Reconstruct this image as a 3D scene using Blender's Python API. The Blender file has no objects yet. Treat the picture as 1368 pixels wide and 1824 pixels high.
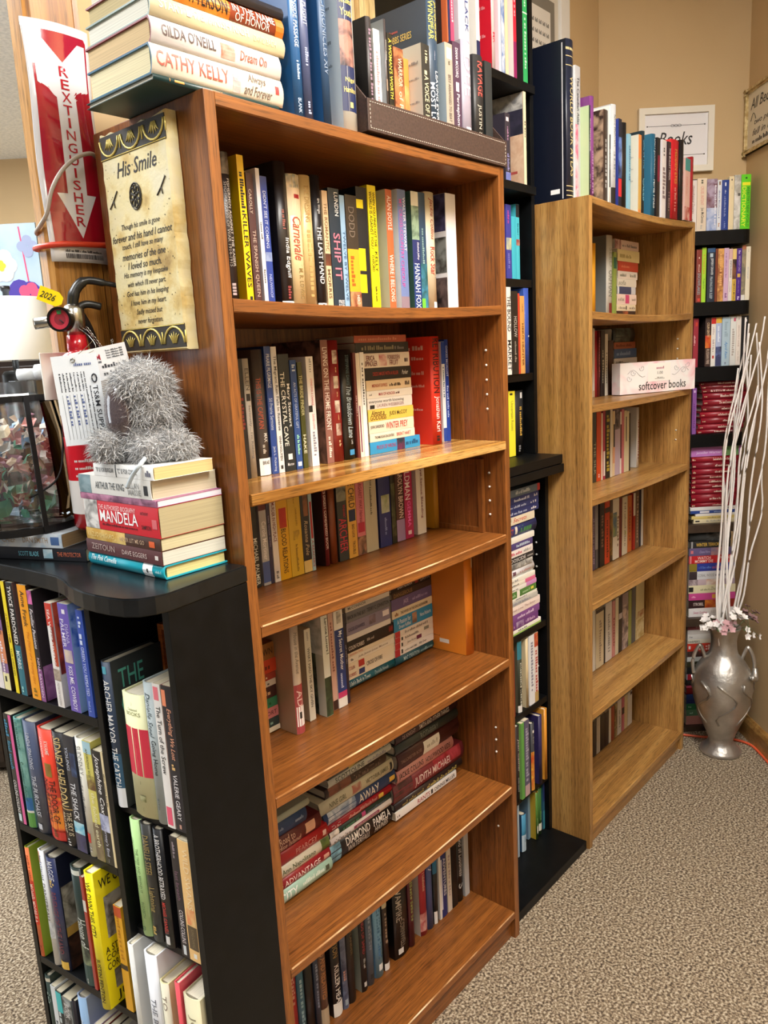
import bpy, bmesh, math, random
from mathutils import Vector, Matrix
C = bpy.context.scene.collection
SC = bpy.context.scene
RND = random.Random(7)

# ------------------------------------------------------------------ camera, light, exposure
cam = bpy.data.cameras.new('camera'); cam_o = bpy.data.objects.new('camera', cam); C.objects.link(cam_o)
cam.sensor_fit = 'HORIZONTAL'; cam.sensor_width = 36.0; cam.lens = 36.0 * 1397.53 / 1368.0
cam.clip_start = 0.02; cam.clip_end = 60
CAM = Vector((-0.7368, -0.9334, 1.4549))
def cam_axes(yaw, pitch, roll):
    f = Vector((math.cos(yaw) * math.cos(pitch), math.sin(yaw) * math.cos(pitch), math.sin(pitch)))
    r = Vector((math.sin(yaw), -math.cos(yaw), 0)); u = r.cross(f)
    return f, math.cos(roll) * r + math.sin(roll) * u, -math.sin(roll) * r + math.cos(roll) * u
_f, _r, _u = cam_axes(0.7188, -0.1945, -0.053)
cam_o.matrix_world = Matrix(((_r.x, _u.x, -_f.x, CAM.x), (_r.y, _u.y, -_f.y, CAM.y), (_r.z, _u.z, -_f.z, CAM.z), (0, 0, 0, 1)))
SC.camera = cam_o
SC.view_settings.view_transform = 'Standard'; SC.view_settings.look = 'None'
SC.view_settings.gamma = 1.0; SC.view_settings.use_curve_mapping = False
SC.view_settings.exposure = 0.48
w = bpy.data.worlds.new('room_air'); SC.world = w; w.use_nodes = True
w.node_tree.nodes['Background'].inputs[0].default_value = (0.95, 0.97, 1.0, 1)
w.node_tree.nodes['Background'].inputs[1].default_value = 0.12
def ceiling_lamp(x, y, z, sx, sy, rz, power, col=(1.0, 0.96, 0.9)):
    l = bpy.data.lights.new('ceiling_lamp', 'AREA'); l.shape = 'RECTANGLE'; l.size = sx; l.size_y = sy
    l.energy = power; l.color = col
    o = bpy.data.objects.new('ceiling_lamp', l); C.objects.link(o); o.location = (x, y, z); o.rotation_euler = (0, 0, rz)
FX = Vector((0.7526, 0.6585, 0)); RX = Vector((0.6585, -0.7526, 0))     # the room's own axes, turned against the bookcases
ceiling_lamp(0.25, -1.05, 2.77, 1.2, 0.6, 0.72, 62)
ceiling_lamp(1.9, -1.25, 2.77, 1.2, 0.6, 0.72, 68)
ceiling_lamp(-1.5, -0.9, 2.77, 1.2, 0.6, 0.72, 20)
ceiling_lamp(-0.9, 1.1, 2.77, 1.2, 0.6, 0.72, 50, (0.97, 0.99, 1.0))  # unseen extra lamp, added to brighten the white lamp shade and the rack
ceiling_lamp(0.9, -2.9, 2.77, 1.2, 0.6, 0.72, 16)
ceiling_lamp(-0.9, -3.0, 2.77, 1.2, 0.6, 0.72, 14)
ceiling_lamp(0.35, 2.5, 2.77, 1.2, 0.6, 0.72, 140, (0.95, 0.98, 1.0))
def window_light(p, rz, sx, sy, power):
    l = bpy.data.lights.new('window_daylight', 'AREA'); l.shape = 'RECTANGLE'; l.size = sx; l.size_y = sy; l.energy = power; l.color = (0.88, 0.95, 1.0)
    o = bpy.data.objects.new('window_daylight', l); C.objects.link(o); o.location = p; o.rotation_euler = (math.radians(90), 0, rz)
window_light(tuple(Vector((-0.7368, -0.9334, 1.6)) + FX * 2.6 - RX * 4.2), math.atan2(RX.y, RX.x) - math.pi / 2, 2.4, 1.6, 30)

# ------------------------------------------------------------------ helpers
def lin(c): return c / 12.92 if c <= 0.04045 else ((c + 0.055) / 1.055) ** 2.4
def rgb(h):
    h = h.strip().lstrip('#')
    if len(h) == 3: h = ''.join(q * 2 for q in h)
    return tuple(lin(int(h[i:i + 2], 16) / 255) for i in (0, 2, 4)) + (1,)
MATS = {}
def nmat(key):
    m = bpy.data.materials.new(key); m.use_nodes = True
    return m, m.node_tree, m.node_tree.nodes['Principled BSDF']
def plain(hexc, rough=0.45, metal=0.0, coat=0.0, spec=0.5):
    k = ('p', hexc, rough, metal, coat, spec)
    if k not in MATS:
        m, nt, b = nmat('paint_' + hexc)
        b.inputs['Base Color'].default_value = rgb(hexc); b.inputs['Roughness'].default_value = rough
        b.inputs['Metallic'].default_value = metal; b.inputs['Coat Weight'].default_value = coat
        b.inputs['Specular IOR Level'].default_value = spec
        MATS[k] = m
    return MATS[k]
def ramp(nt, stops):
    r = nt.nodes.new('ShaderNodeValToRGB'); e = r.color_ramp.elements
    while len(e) < len(stops): e.new(0.5)
    for q, (p, c) in zip(e, stops): q.position = p; q.color = rgb(c)
    return r
def noise_mat(key, stops, scale, stretch=(1, 1, 1), rough=0.5, detail=4, bump=0.0, distort=0.0, metal=0.0, coat=0.0, bscale=None, spec=0.5):
    k = ('n', key)
    if k in MATS: return MATS[k]
    m, nt, b = nmat(key); L = nt.links.new
    tc = nt.nodes.new('ShaderNodeTexCoord'); mp = nt.nodes.new('ShaderNodeMapping'); mp.inputs['Scale'].default_value = stretch
    nz = nt.nodes.new('ShaderNodeTexNoise'); nz.inputs['Scale'].default_value = scale; nz.inputs['Detail'].default_value = detail
    nz.inputs['Distortion'].default_value = distort
    L(tc.outputs['Object'], mp.inputs[0]); L(mp.outputs[0], nz.inputs['Vector'])
    r = ramp(nt, stops); L(nz.outputs[0], r.inputs[0]); L(r.outputs[0], b.inputs['Base Color'])
    b.inputs['Roughness'].default_value = rough; b.inputs['Metallic'].default_value = metal; b.inputs['Coat Weight'].default_value = coat; b.inputs['Specular IOR Level'].default_value = spec
    if bump:
        n2 = nt.nodes.new('ShaderNodeTexNoise'); n2.inputs['Scale'].default_value = bscale or scale; n2.inputs['Detail'].default_value = 3
        L(mp.outputs[0], n2.inputs['Vector'])
        bp = nt.nodes.new('ShaderNodeBump'); bp.inputs['Strength'].default_value = bump; bp.inputs['Distance'].default_value = 0.004
        L(n2.outputs[0], bp.inputs['Height']); L(bp.outputs[0], b.inputs['Normal'])
    MATS[k] = m; return m
def art(a, b_):
    return noise_mat('art_%s_%s' % (a, b_), [(0.38, a), (0.62, b_)], 38, rough=0.4, detail=3, distort=0.6)
def wood(key, axis, dark, mid, light, rough=0.35, cath=0.5, coat=0.15):
    """grain runs along AXIS: broad cathedral bands, fine streaks and short dark pores"""
    k = ('w', key, axis)
    if k in MATS: return MATS[k]
    m, nt, b = nmat('%s_grain_%s' % (key, axis)); L = nt.links.new
    tc = nt.nodes.new('ShaderNodeTexCoord')
    def mapped(sl, sc):
        mp = nt.nodes.new('ShaderNodeMapping'); mp.inputs['Scale'].default_value = [sl if q == axis else sc for q in 'XYZ']
        L(tc.outputs['Object'], mp.inputs[0]); return mp
    wv = nt.nodes.new('ShaderNodeTexNoise'); wv.inputs['Scale'].default_value = 1.0; wv.inputs['Detail'].default_value = 2; wv.inputs['Distortion'].default_value = 0.8
    L(mapped(0.55, 8).outputs[0], wv.inputs['Vector'])
    mul = nt.nodes.new('ShaderNodeMath'); mul.operation = 'MULTIPLY'; mul.inputs[1].default_value = 9
    L(wv.outputs[0], mul.inputs[0])
    fr = nt.nodes.new('ShaderNodeMath'); fr.operation = 'PINGPONG'; fr.inputs[1].default_value = 1; L(mul.outputs[0], fr.inputs[0])
    st = nt.nodes.new('ShaderNodeTexNoise'); st.inputs['Scale'].default_value = 1.0; st.inputs['Detail'].default_value = 3
    L(mapped(0.8, 150).outputs[0], st.inputs['Vector'])
    mx = nt.nodes.new('ShaderNodeMix'); mx.inputs['Factor'].default_value = cath
    L(st.outputs[0], mx.inputs['A']); L(fr.outputs[0], mx.inputs['B'])
    r = ramp(nt, [(0.25, dark), (0.5, mid), (0.75, light)]); L(mx.outputs[0], r.inputs[0])
    po = nt.nodes.new('ShaderNodeTexNoise'); po.inputs['Scale'].default_value = 1.0; po.inputs['Detail'].default_value = 2
    L(mapped(22, 520).outputs[0], po.inputs['Vector'])
    pr = ramp(nt, [(0.36, '8c8c8c'), (0.48, 'ffffff')]); L(po.outputs[0], pr.inputs[0])
    mm = nt.nodes.new('ShaderNodeMix'); mm.data_type = 'RGBA'; mm.blend_type = 'MULTIPLY'; mm.inputs[0].default_value = 0.6
    L(r.outputs[0], mm.inputs[6]); L(pr.outputs[0], mm.inputs[7]); L(mm.outputs[2], b.inputs['Base Color'])
    b.inputs['Roughness'].default_value = rough; b.inputs['Coat Weight'].default_value = coat; b.inputs['Coat Roughness'].default_value = 0.25
    MATS[k] = m; return m
def cherry(a): return wood('cherry', a, '673a16', '844e21', '9d6029', cath=0.14)
def oak(a): return wood('oak', a, '8d6434', 'a97c43', 'bf9456', cath=0.36)
def plank(a): return wood('plank', a, '8a5a22', 'bd8a45', 'd6a862', rough=0.22, cath=0.6, coat=0.4)
def blackwood(): return noise_mat('black_laminate', [(0.35, '08090a'), (0.7, '0e0f11')], 30, (1, 1, 1), rough=0.42, detail=3, bump=0.02, bscale=300, spec=0.22)
def pages(h='d6cbb0'):
    k = ('pg', h)
    if k in MATS: return MATS[k]
    m, nt, b = nmat('pages_' + h); L = nt.links.new
    tc = nt.nodes.new('ShaderNodeTexCoord'); mp = nt.nodes.new('ShaderNodeMapping'); mp.inputs['Scale'].default_value = (900, 6, 6)
    nz = nt.nodes.new('ShaderNodeTexNoise'); nz.inputs['Scale'].default_value = 1; nz.inputs['Detail'].default_value = 2
    L(tc.outputs['Object'], mp.inputs[0]); L(mp.outputs[0], nz.inputs['Vector'])
    c = rgb(h); d = tuple(q * 0.8 for q in c[:3]) + (1,)
    r = ramp(nt, [(0.35, 'fff'), (0.6, 'fff')]); r.color_ramp.elements[0].color = d; r.color_ramp.elements[1].color = c
    L(nz.outputs[0], r.inputs[0]); L(r.outputs[0], b.inputs['Base Color']); b.inputs['Roughness'].default_value = 0.8
    MATS[k] = m; return m

class MB:
    """collects shapes for ONE mesh object"""
    def __init__(s): s.v = []; s.f = []; s.m = []; s.sm = []
    def add(s, vs, fs, mi=0, smooth=False):
        o = len(s.v); s.v += [tuple(q) for q in vs]
        for f in fs: s.f.append([o + i for i in f]); s.m.append(mi); s.sm.append(smooth)
    def box(s, x0, x1, y0, y1, z0, z1, mi=0, b=0.0):
        if b > 0:
            bm = bmesh.new(); bmesh.ops.create_cube(bm, size=1)
            for q in bm.verts: q.co = Vector(((x0 + x1) / 2 + q.co.x * (x1 - x0), (y0 + y1) / 2 + q.co.y * (y1 - y0), (z0 + z1) / 2 + q.co.z * (z1 - z0)))
            bmesh.ops.bevel(bm, geom=bm.edges[:], offset=b, segments=2, affect='EDGES', profile=0.6)
            bm.verts.index_update(); s.add([q.co for q in bm.verts], [[q.index for q in f.verts] for f in bm.faces], mi); bm.free(); return
        vs = [(x, y, z) for z in (z0, z1) for y in (y0, y1) for x in (x0, x1)]
        s.add(vs, [(0, 2, 3, 1), (4, 5, 7, 6), (0, 1, 5, 4), (1, 3, 7, 5), (3, 2, 6, 7), (2, 0, 4, 6)], mi)
    def prism(s, poly, z0, z1, mi=0, fn=None, smooth=False):
        n = len(poly); fn = fn or (lambda x, y, z: (x, y, z))
        vs = [fn(x, y, z0) for x, y in poly] + [fn(x, y, z1) for x, y in poly]
        s.add(vs, [list(range(n))[::-1], list(range(n, 2 * n))], mi)
        s.add(vs, [(i, (i + 1) % n, n + (i + 1) % n, n + i) for i in range(n)], mi, smooth)
    def lathe(s, prof, cx, cy, seg=32, mi=0, smooth=True, fn=None):
        vs = []; fs = []; n = len(prof)
        for k in range(seg):
            a = 2 * math.pi * k / seg
            for r, z in prof: vs.append((cx + r * math.cos(a), cy + r * math.sin(a), z))
        for k in range(seg):
            k2 = (k + 1) % seg
            for i in range(n - 1): fs.append((k * n + i, k2 * n + i, k2 * n + i + 1, k * n + i + 1))
        if fn: vs = [fn(Vector(q)) for q in vs]
        s.add(vs, fs, mi, smooth)
    def tube(s, pts, r, seg=8, mi=0, closed=False):
        pts = [Vector(p) for p in pts]; n = len(pts); vs = []; fs = []
        rr = r if isinstance(r, (list, tuple)) else [r] * n
        up = Vector((0, 0, 1))
        for i, p in enumerate(pts):
            a = pts[(i - 1) % n] if (i or closed) else pts[0]; b = pts[(i + 1) % n] if (i < n - 1 or closed) else pts[-1]
            t = (b - a); t = t.normalized() if t.length > 1e-9 else Vector((0, 0, 1))
            x = t.cross(up)
            if x.length < 0.15: x = t.cross(Vector((1, 0, 0)))
            x.normalize(); y = x.cross(t)
            for k in range(seg):
                an = 2 * math.pi * k / seg; vs.append(p + rr[i] * (math.cos(an) * x + math.sin(an) * y))
        for i in range(n if closed else n - 1):
            j = (i + 1) % n
            for k in range(seg): fs.append((i * seg + k, i * seg + (k + 1) % seg, j * seg + (k + 1) % seg, j * seg + k))
        if not closed: fs += [list(range(seg))[::-1], [(n - 1) * seg + k for k in range(seg)]]
        s.add(vs, fs, mi, True)
    def ball(s, c, r, seg=16, rings=10, mi=0, sc=(1, 1, 1), fn=None):
        vs = []; fs = []
        for i in range(rings + 1):
            p = math.pi * i / rings
            for k in range(seg):
                a = 2 * math.pi * k / seg
                q = Vector((math.sin(p) * math.cos(a) * sc[0], math.sin(p) * math.sin(a) * sc[1], math.cos(p) * sc[2])) * r
                vs.append(Vector(c) + (fn(q) if fn else q))
        for i in range(rings):
            for k in range(seg):
                fs.append((i * seg + k, (i + 1) * seg + k, (i + 1) * seg + (k + 1) % seg, i * seg + (k + 1) % seg))
        s.add(vs, fs, mi, True)
    def build(s, name, mats, parent=None, kind=None):
        me = bpy.data.meshes.new(name); me.from_pydata(s.v, [], s.f)
        for q in (mats if isinstance(mats, (list, tuple)) else [mats]): me.materials.append(q)
        me.polygons.foreach_set('material_index', s.m); me.polygons.foreach_set('use_smooth', s.sm); me.update()
        o = bpy.data.objects.new(name, me); C.objects.link(o)
        if parent is not None: o.parent = parent
        if kind: o['kind'] = kind
        return o
def thing(name, label, cat, loc=(0, 0, 0), rz=0.0, group=None, mat=None):
    o = bpy.data.objects.new(name, None); C.objects.link(o); o.empty_display_size = 0.03
    if mat is not None: o.matrix_world = mat
    else: o.location = loc; o.rotation_euler = (0, 0, rz)
    o['label'] = label; o['category'] = cat
    if group: o['group'] = group
    return o
def one(o, label, cat, group=None):
    o['label'] = label; o['category'] = cat
    if group: o['group'] = group
    return o

TXT = {}
def glyphs(s, italic=False, cut=False):
    """outline of a line of lettering: verts scaled to a unit box, faces, aspect"""
    k = (s, italic, cut)
    if k in TXT: return TXT[k]
    cu = bpy.data.curves.new('t', 'FONT'); cu.body = s; cu.size = 1; cu.resolution_u = 2; cu.offset = 0.006
    if italic: cu.shear = 0.3
    ob = bpy.data.objects.new('t', cu); C.objects.link(ob)
    dg = bpy.context.evaluated_depsgraph_get(); me = bpy.data.meshes.new_from_object(ob.evaluated_get(dg))
    if cut and len(me.vertices):                                   # rows of extra edges, so the letters can follow a rounded spine
        ys = [q.co.y for q in me.vertices]; lo, hi = min(ys), max(ys); bm = bmesh.new(); bm.from_mesh(me)
        for i in range(1, 6): bmesh.ops.bisect_plane(bm, geom=bm.verts[:] + bm.edges[:] + bm.faces[:], plane_co=(0, lo + (hi - lo) * i / 6, 0), plane_no=(0, 1, 0))
        bm.to_mesh(me); bm.free()
    vs = [q.co.copy() for q in me.vertices]; fs = [list(p.vertices) for p in me.polygons]
    bpy.data.objects.remove(ob); bpy.data.meshes.remove(me); bpy.data.curves.remove(cu)
    if not vs: TXT[k] = ([], [], 1); return TXT[k]
    x0 = min(q.x for q in vs); x1 = max(q.x for q in vs); y0 = min(q.y for q in vs); y1 = max(q.y for q in vs)
    W = max(1e-6, x1 - x0); H = max(1e-6, y1 - y0)
    TXT[k] = ([((q.x - x0) / W, (q.y - y0) / H) for q in vs], fs, W / H); return TXT[k]
def marks(n, seed):
    """a run of N illegible small strokes in a unit box"""
    r = random.Random(seed); vs = []; fs = []; x = 0.0; n = max(1, int(n))
    for i in range(n):
        w_ = r.uniform(0.5, 0.85); h = r.choice((0.65, 0.65, 1.0))
        o = len(vs); vs += [(x, 0), (x + w_, 0), (x + w_, h), (x, h)]; fs.append([o, o + 1, o + 2, o + 3])
        x += w_ + (0.25 if r.random() < 0.8 else 0.8)
    X = max(q[0] for q in vs)
    return [(a / X, b) for a, b in vs], fs, X * 0.9
def letter(mb, mi, s, place, length, height, italic=False, cut=False):
    """put lettering into the box LENGTH x HEIGHT; PLACE maps (along 0..length, across 0..height) to 3-D"""
    if s.startswith('~'): vs, fs, asp = marks(s[1:], s + str(round(length, 4)))
    else: vs, fs, asp = glyphs(s, italic, cut)
    if not vs: return
    L, H = length, height
    if asp * H * 1.5 < L: L = asp * H * 1.5
    elif asp * H > L * 1.7: H = L * 1.7 / asp
    l0 = (length - L) / 2; h0 = (height - H) / 2
    mb.add([place(l0 + a * L, h0 + b * H) for a, b in vs], fs, mi)
# ------------------------------------------------------------------ the room
CEIL = 2.8
def wall_seg(name, p, q, th, z0, z1, m, kind='structure'):
    """a wall whose seen face runs from p to q; TH thick, away from the viewer"""
    p = Vector((p[0], p[1], 0)); q = Vector((q[0], q[1], 0)); t = (q - p).normalized(); nrm = Vector((-t.y, t.x, 0))
    if nrm.dot(p - Vector((CAM.x, CAM.y, 0))) < 0: nrm = -nrm
    mb = MB(); r, s = p + nrm * th, q + nrm * th
    mb.prism([(p.x, p.y), (q.x, q.y), (s.x, s.y), (r.x, r.y)], z0, z1)
    return mb.build(name, m, None, kind)
wallm = noise_mat('beige_wall', [(0.3, 'c7aa7e'), (0.7, 'ccb085')], 3, rough=0.75, detail=3, bump=0.03, bscale=160)
carpet = noise_mat('carpet', [(0.36, '40352a'), (0.45, '736350'), (0.53, '96866f'), (0.64, 'c4b8a3')], 165, rough=0.95, detail=6, bump=0.8, distort=0.1, bscale=260)
mb = MB(); mb.box(-5, 6, -6, 7, -0.1, 0); mb.build('floor', carpet, None, 'structure')
ceilm = noise_mat('textured_ceiling', [(0.4, 'e2e8ec'), (0.6, 'f6fafc')], 60, rough=0.9, detail=3, bump=0.5, bscale=45)
mb = MB(); mb.box(-5, 6, -6, 7, CEIL, CEIL + 0.1); mb.build('ceiling', ceilm, None, 'structure')
PA = Vector((1.95, 0.355, 0))
def cw(depth, lat, z=0.0): return Vector((CAM.x, CAM.y, 0)) + FX * depth + RX * lat + Vector((0, 0, z))
PB = cw(2.87, 1.31); PC = cw(-1.5, 1.31); PAB = cw(2.87, 0.80)
wall_seg('wall_back', (0.03, 0.355), (PAB.x, 0.355), 0.10, 0, CEIL, wallm)
wall_seg('wall_corner', PAB, PB, 0.10, 0, CEIL, wallm)
wall_seg('wall_right', PB, PC, 0.10, 0, CEIL, wallm)
D0 = cw(5.3, -5.5); D1 = cw(5.3, 3.0)
wall_seg('wall_far', D0, D1, 0.10, 0, CEIL, wallm)
# brown beam under the ceiling
a, b_ = cw(2.62, -3.4), cw(2.62, -0.9)
wall_seg('trim_4', a, b_, 0.14, 2.67, CEIL - 0.001, noise_mat('beam_brown', [(0.4, '8a7462'), (0.6, '9a8472')], 6, rough=0.6))
# baseboard on the right wall
bw = oak('X'); mb = MB(); n_ = -RX
p, q = cw(2.868, 1.309), cw(-1.5, 1.309)
prof = [(0, 0), (0.014, 0), (0.014, 0.06), (0.010, 0.075), (0.004, 0.085), (0, 0.085)]
vs = [tuple(e + n_ * u + Vector((0, 0, v))) for e in (p, q) for u, v in prof]; k = len(prof)
mb.add(vs, [(i, (i + 1) % k, k + (i + 1) % k, k + i) for i in range(k)] + [list(range(k))[::-1], list(range(k, 2 * k))])
mb.build('baseboard_right', oak('Y'), None, 'structure')
# white trim, pale door leaf and the pale wooden strip on the back wall
white = plain('e3e2e0', 0.5); offw = plain('cfc9bd', 0.6)
mb = MB(); mb.box(1.655, 1.712, 0.335, 0.354, 0, CEIL, b=0.003); mb.build('trim_1', white, None, 'structure')
mb = MB(); mb.box(0.85, 1.654, 0.345, 0.354, 0, CEIL - 0.001); mb.build('door_1', offw, None, 'structure')
mb = MB(); mb.box(0.725, 0.79, 0.338, 0.354, 0, CEIL - 0.001, b=0.002); mb.build('trim_2', wood('pale_strip', 'Z', 'b0905a', 'd0b078', 'e0c690', cath=0.4), None, 'structure')
# wooden post at the end of the back wall
mb = MB()
prof = [(-0.083, 0.33), (-0.078, 0.318), (-0.07, 0.320), (-0.066, 0.316), (0.004, 0.316), (0.008, 0.320), (0.016, 0.318), (0.0195, 0.33), (0.0195, 0.352), (-0.083, 0.352)]
mb.prism(prof, 0, CEIL - 0.001); mb.build('trim_3', wood('post', 'Z', '7a4a20', 'a5702f', 'bd8a48', cath=0.5), None, 'structure')

# ------------------------------------------------------------------ bookcases
def sag_board(mb, x0, x1, y0, y1, z1, th, sag=0.0, mi=0, b=0.0018):
    N = 16 if sag else 1; r = b
    pro = [(y0 + r, z1 - th), (y0, z1 - th + r), (y0, z1 - r), (y0 + r, z1), (y1, z1), (y1, z1 - th)]
    k = len(pro); vs = []
    for i in range(N + 1):
        t = i / N; dz = -sag * math.sin(math.pi * t)
        vs += [(x0 + (x1 - x0) * t, y, z + dz) for y, z in pro]
    fs = [(i * k + j, i * k + (j + 1) % k, (i + 1) * k + (j + 1) % k, (i + 1) * k + j) for i in range(N) for j in range(k)]
    mb.add(vs, fs + [list(range(k))[::-1], [N * k + j for j in range(k)]], mi)
worn_bright = noise_mat('worn_bright_edge', [(0.42, '9a6433'), (0.56, 'd9b183'), (0.7, 'f0dfc0')], 9, (1, 1, 1), rough=0.5, detail=5)  # pale streaks: edge wear together with a specular highlight painted into the colour
def bookcase(label, x0, x1, y0, y1, H, th, shelves, fin, group=None, pins=True, loc=None):
    """SHELVES: (z of top face, sag, special finish or None, front setback)"""
    t = thing('bookcase', label, 'bookcase', (x0, y0, 0), group=group)
    W, D = x1 - x0, y1 - y0
    for a in (0, W - th):
        mb = MB(); mb.box(a, a + th, 0, D, 0, H, b=0.0015); mb.build('side_panel', fin('Z'), t)
    mb = MB(); sag_board(mb, th, W - th, 0, D - 0.006, H, 0.019, shelves[0][1]); mb.build('top_panel', fin('X'), t)
    mb = MB(); mb.box(th, W - th, D - 0.006, D, 0.0, H - 0.0); mb.build('back_panel', fin('Z'), t)
    for z, sg, sp, fr in shelves[1:]:
        mb = MB(); sag_board(mb, th + 0.0008, W - th - 0.0008, fr, D - 0.0065, z, 0.02 if sp is None else 0.019, sg)
        o = mb.build('shelf', (sp or fin)('X'), t)
        if sp is not None: o['label'] = 'paler yellow oak replacement shelf'
        elif z < 1.3 and H > 1.828:
            e = MB(); N = 40
            vs = []
            for i in range(N + 1):
                q = i / N; x = th + 0.004 + (W - 2 * th - 0.008) * q; dz = -sg * math.sin(math.pi * q)
                vs += [(x, fr - 0.0004, z + dz - 0.0018), (x, fr + 0.0004, z + dz + 0.0002), (x, fr + 0.0016, z + dz + 0.0004)]
            e.add(vs, [(3 * i + j, 3 * i + 3 + j, 3 * i + 4 + j, 3 * i + 1 + j) for i in range(N) for j in (0, 1)])
            e.build('worn_bright_edge', worn_bright, o)
    mb = MB(); mb.box(th, W - th, 0.012, 0.03, 0, shelves[-1][0] - 0.0205); mb.build('kickboard', fin('X'), t)
    if pins:
        pm = plain('d9d6cf', 0.4)
        for ks, zz in pins:
            for i in range(ks):
                mb = MB(); mb.lathe([(0.0, 0), (0.0028, 0), (0.0028, 0.002), (0, 0.003)], 0, 0, 8, fn=lambda v, i=i, zz=zz: Vector((W - th - 0.0002 - v.z, 0.042 + v.x, zz + i * 0.032 + v.y))); mb.build('shelf_pin', pm, t)
    return t
bookcase('tall reddish brown wooden bookcase standing in front on the carpet', 0, 0.767, 0, 0.2906, 1.83, 0.0201,
    [(1.83, 0.004, None, 0), (1.5507, 0.009, None, 0.0), (1.2595, 0.0, plank, -0.004), (1.0474, 0.005, None, 0.0), (0.7483, 0.005, None, 0.0), (0.4206, 0.005, None, 0.0), (0.0772, 0, None, 0.0)],
    cherry, 'wooden bookcases along the wall', [(5, 1.33), (4, 1.09), (3, 0.50), (1, 0.30)])
bookcase('tall yellowish oak bookcase standing in the corner on the carpet', 1.1876, 1.9342, 0.0145, 0.3045, 1.8266, 0.0192,
    [(1.8266, 0.012, None, 0), (1.5437, 0.008, None, 0.0), (1.3011, 0.002, None, 0.0), (1.0477, 0.004, None, 0.0), (0.7502, 0.003, None, 0.0), (0.421, 0.002, None, 0.0), (0.0686, 0, None, 0.0)],
    oak, 'wooden bookcases along the wall', [(3, 1.40), (2, 1.13)])
# tall black bookcase between the two
bk = blackwood(); chip = plain('5a5c60', 0.4)
t = thing('bookcase', 'narrow tall black bookcase squeezed between the two wooden bookcases', 'bookcase', (0.777, 0.0, 0))
W = 0.405; th = 0.017
for a in (0, W - th):
    mb = MB(); mb.box(a, a + th, 0.165, 0.347, 1.172, 2.47, b=0.001); mb.build('side_panel', bk, t)
    mb = MB(); mb.box(a, a + th, 0.135, 0.347, 0.0, 1.122, b=0.001); mb.build('side_panel', bk, t)
mb = MB(); mb.box(th, W - th, 0.339, 0.346, 0.02, 2.46); mb.build('back_panel', bk, t)
for z in (2.105, 1.865, 1.635, 1.393):
    mb = MB(); mb.box(th, W - th, 0.150 if z > 1.8 else 0.167, 0.338, z - 0.02, z, b=0.001); mb.build('shelf', bk, t)
mb = MB(); mb.box(th, W - th, 0.167, 0.338, 2.45, 2.47, b=0.001); mb.build('top_panel', bk, t)
for z in (0.697, 0.465, 0.215):
    mb = MB(); mb.box(th, W - th, 0.137, 0.338, z - 0.018, z, b=0.001); mb.build('shelf', bk, t)
mb = MB(); mb.box(0.001, W, 0.09, 0.347, 1.148, 1.1715, b=0.0012); mb.box(0.001, W + 0.004, 0.088, 0.347, 1.1235, 1.146, b=0.0012); mb.build('ledge', bk, t)
mb = MB(); mb.box(0.001, W, 0.022, 0.347, 0.002, 0.029, b=0.0015); mb.build('base_board', bk, t)
for z in (0.92, 0.885, 0.85, 0.55):
    mb = MB(); mb.lathe([(0, 0), (0.003, 0), (0.003, 0.002), (0, 0.003)], 0, 0, 8, fn=lambda v, z=z: Vector((W - th - 0.0002 - v.z, 0.165 + v.x, z + v.y))); mb.build('shelf_pin', plain('b9bbbd', 0.35), t)

# framed board in the third compartment, left leaning on the side panel
t = thing('framed_board', 'small wooden framed board leaning inside the third compartment of the reddish bookcase', 'board', (0.7340, 0.055, 1.0475))
mb = MB(); mb.box(0, 0.012, 0, 0.012, 0, 0.17, b=0.001); mb.box(0, 0.012, 0.212, 0.224, 0, 0.17, b=0.001)
mb.box(0, 0.012, 0.0121, 0.2119, 0, 0.012, b=0.001); mb.box(0, 0.012, 0.0121, 0.2119, 0.158, 0.17, b=0.001); mb.build('frame_rail', cherry('Z'), t)
mb = MB(); mb.box(0.004, 0.008, 0.012, 0.212, 0.012, 0.158); mb.build('panel', cherry('Z'), t)

# black corner shelves
MK = Matrix(((RX.x, FX.x, 0, CAM.x + 2.75 * FX.x), (RX.y, FX.y, 0, CAM.y + 2.75 * FX.y), (0, 0, 1, 0), (0, 0, 0, 1)))
t = thing('corner_shelf', 'black corner shelf unit with rounded shelf ends behind the silver vase', 'shelf', mat=MK)
def rounded(x0, x1, y0, y1, r=0.03):
    return [(x0, y0), (x1 - r, y0)] + [(x1 - r + r * math.sin(q * math.pi / 12), y0 + r - r * math.cos(q * math.pi / 12)) for q in range(1, 7)] + [(x1, y1), (x0, y1)]
for z, x1, th_ in ((1.814, 1.285, 0.045), (1.582, 1.292, 0.045), (1.364, 1.285, 0.05), (1.13, 1.285, 0.045), (0.805, 1.28, 0.03), (0.45, 1.275, 0.03), (0.02, 1.275, 0.018)):
    mb = MB(); mb.prism(rounded(1.045, x1, 0.0, 0.104), z - th_, z - 0.0003)
    mb.build('shelf', bk if z > 1 else noise_mat('dark_shelf', [(0.4, '3a2c22'), (0.6, '4a3a2c')], 20, rough=0.5), t)
mb = MB(); mb.box(1.046, 1.26, 0.105, 0.117, 0.0, 1.80); mb.build('back_panel', bk, t)
mb = MB(); mb.box(1.028, 1.0430, 0.002, 0.104, 0.0, 1.80); mb.build('side_panel', bk, t)

# ------------------------------------------------------------------ black front rack
A7 = math.radians(7.5)
MU = Matrix(((math.sin(A7), math.cos(A7), 0, -0.16), (-math.cos(A7), math.sin(A7), 0, -0.026), (0, 0, 1, 0), (0, 0, 0, 1)))
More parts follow.
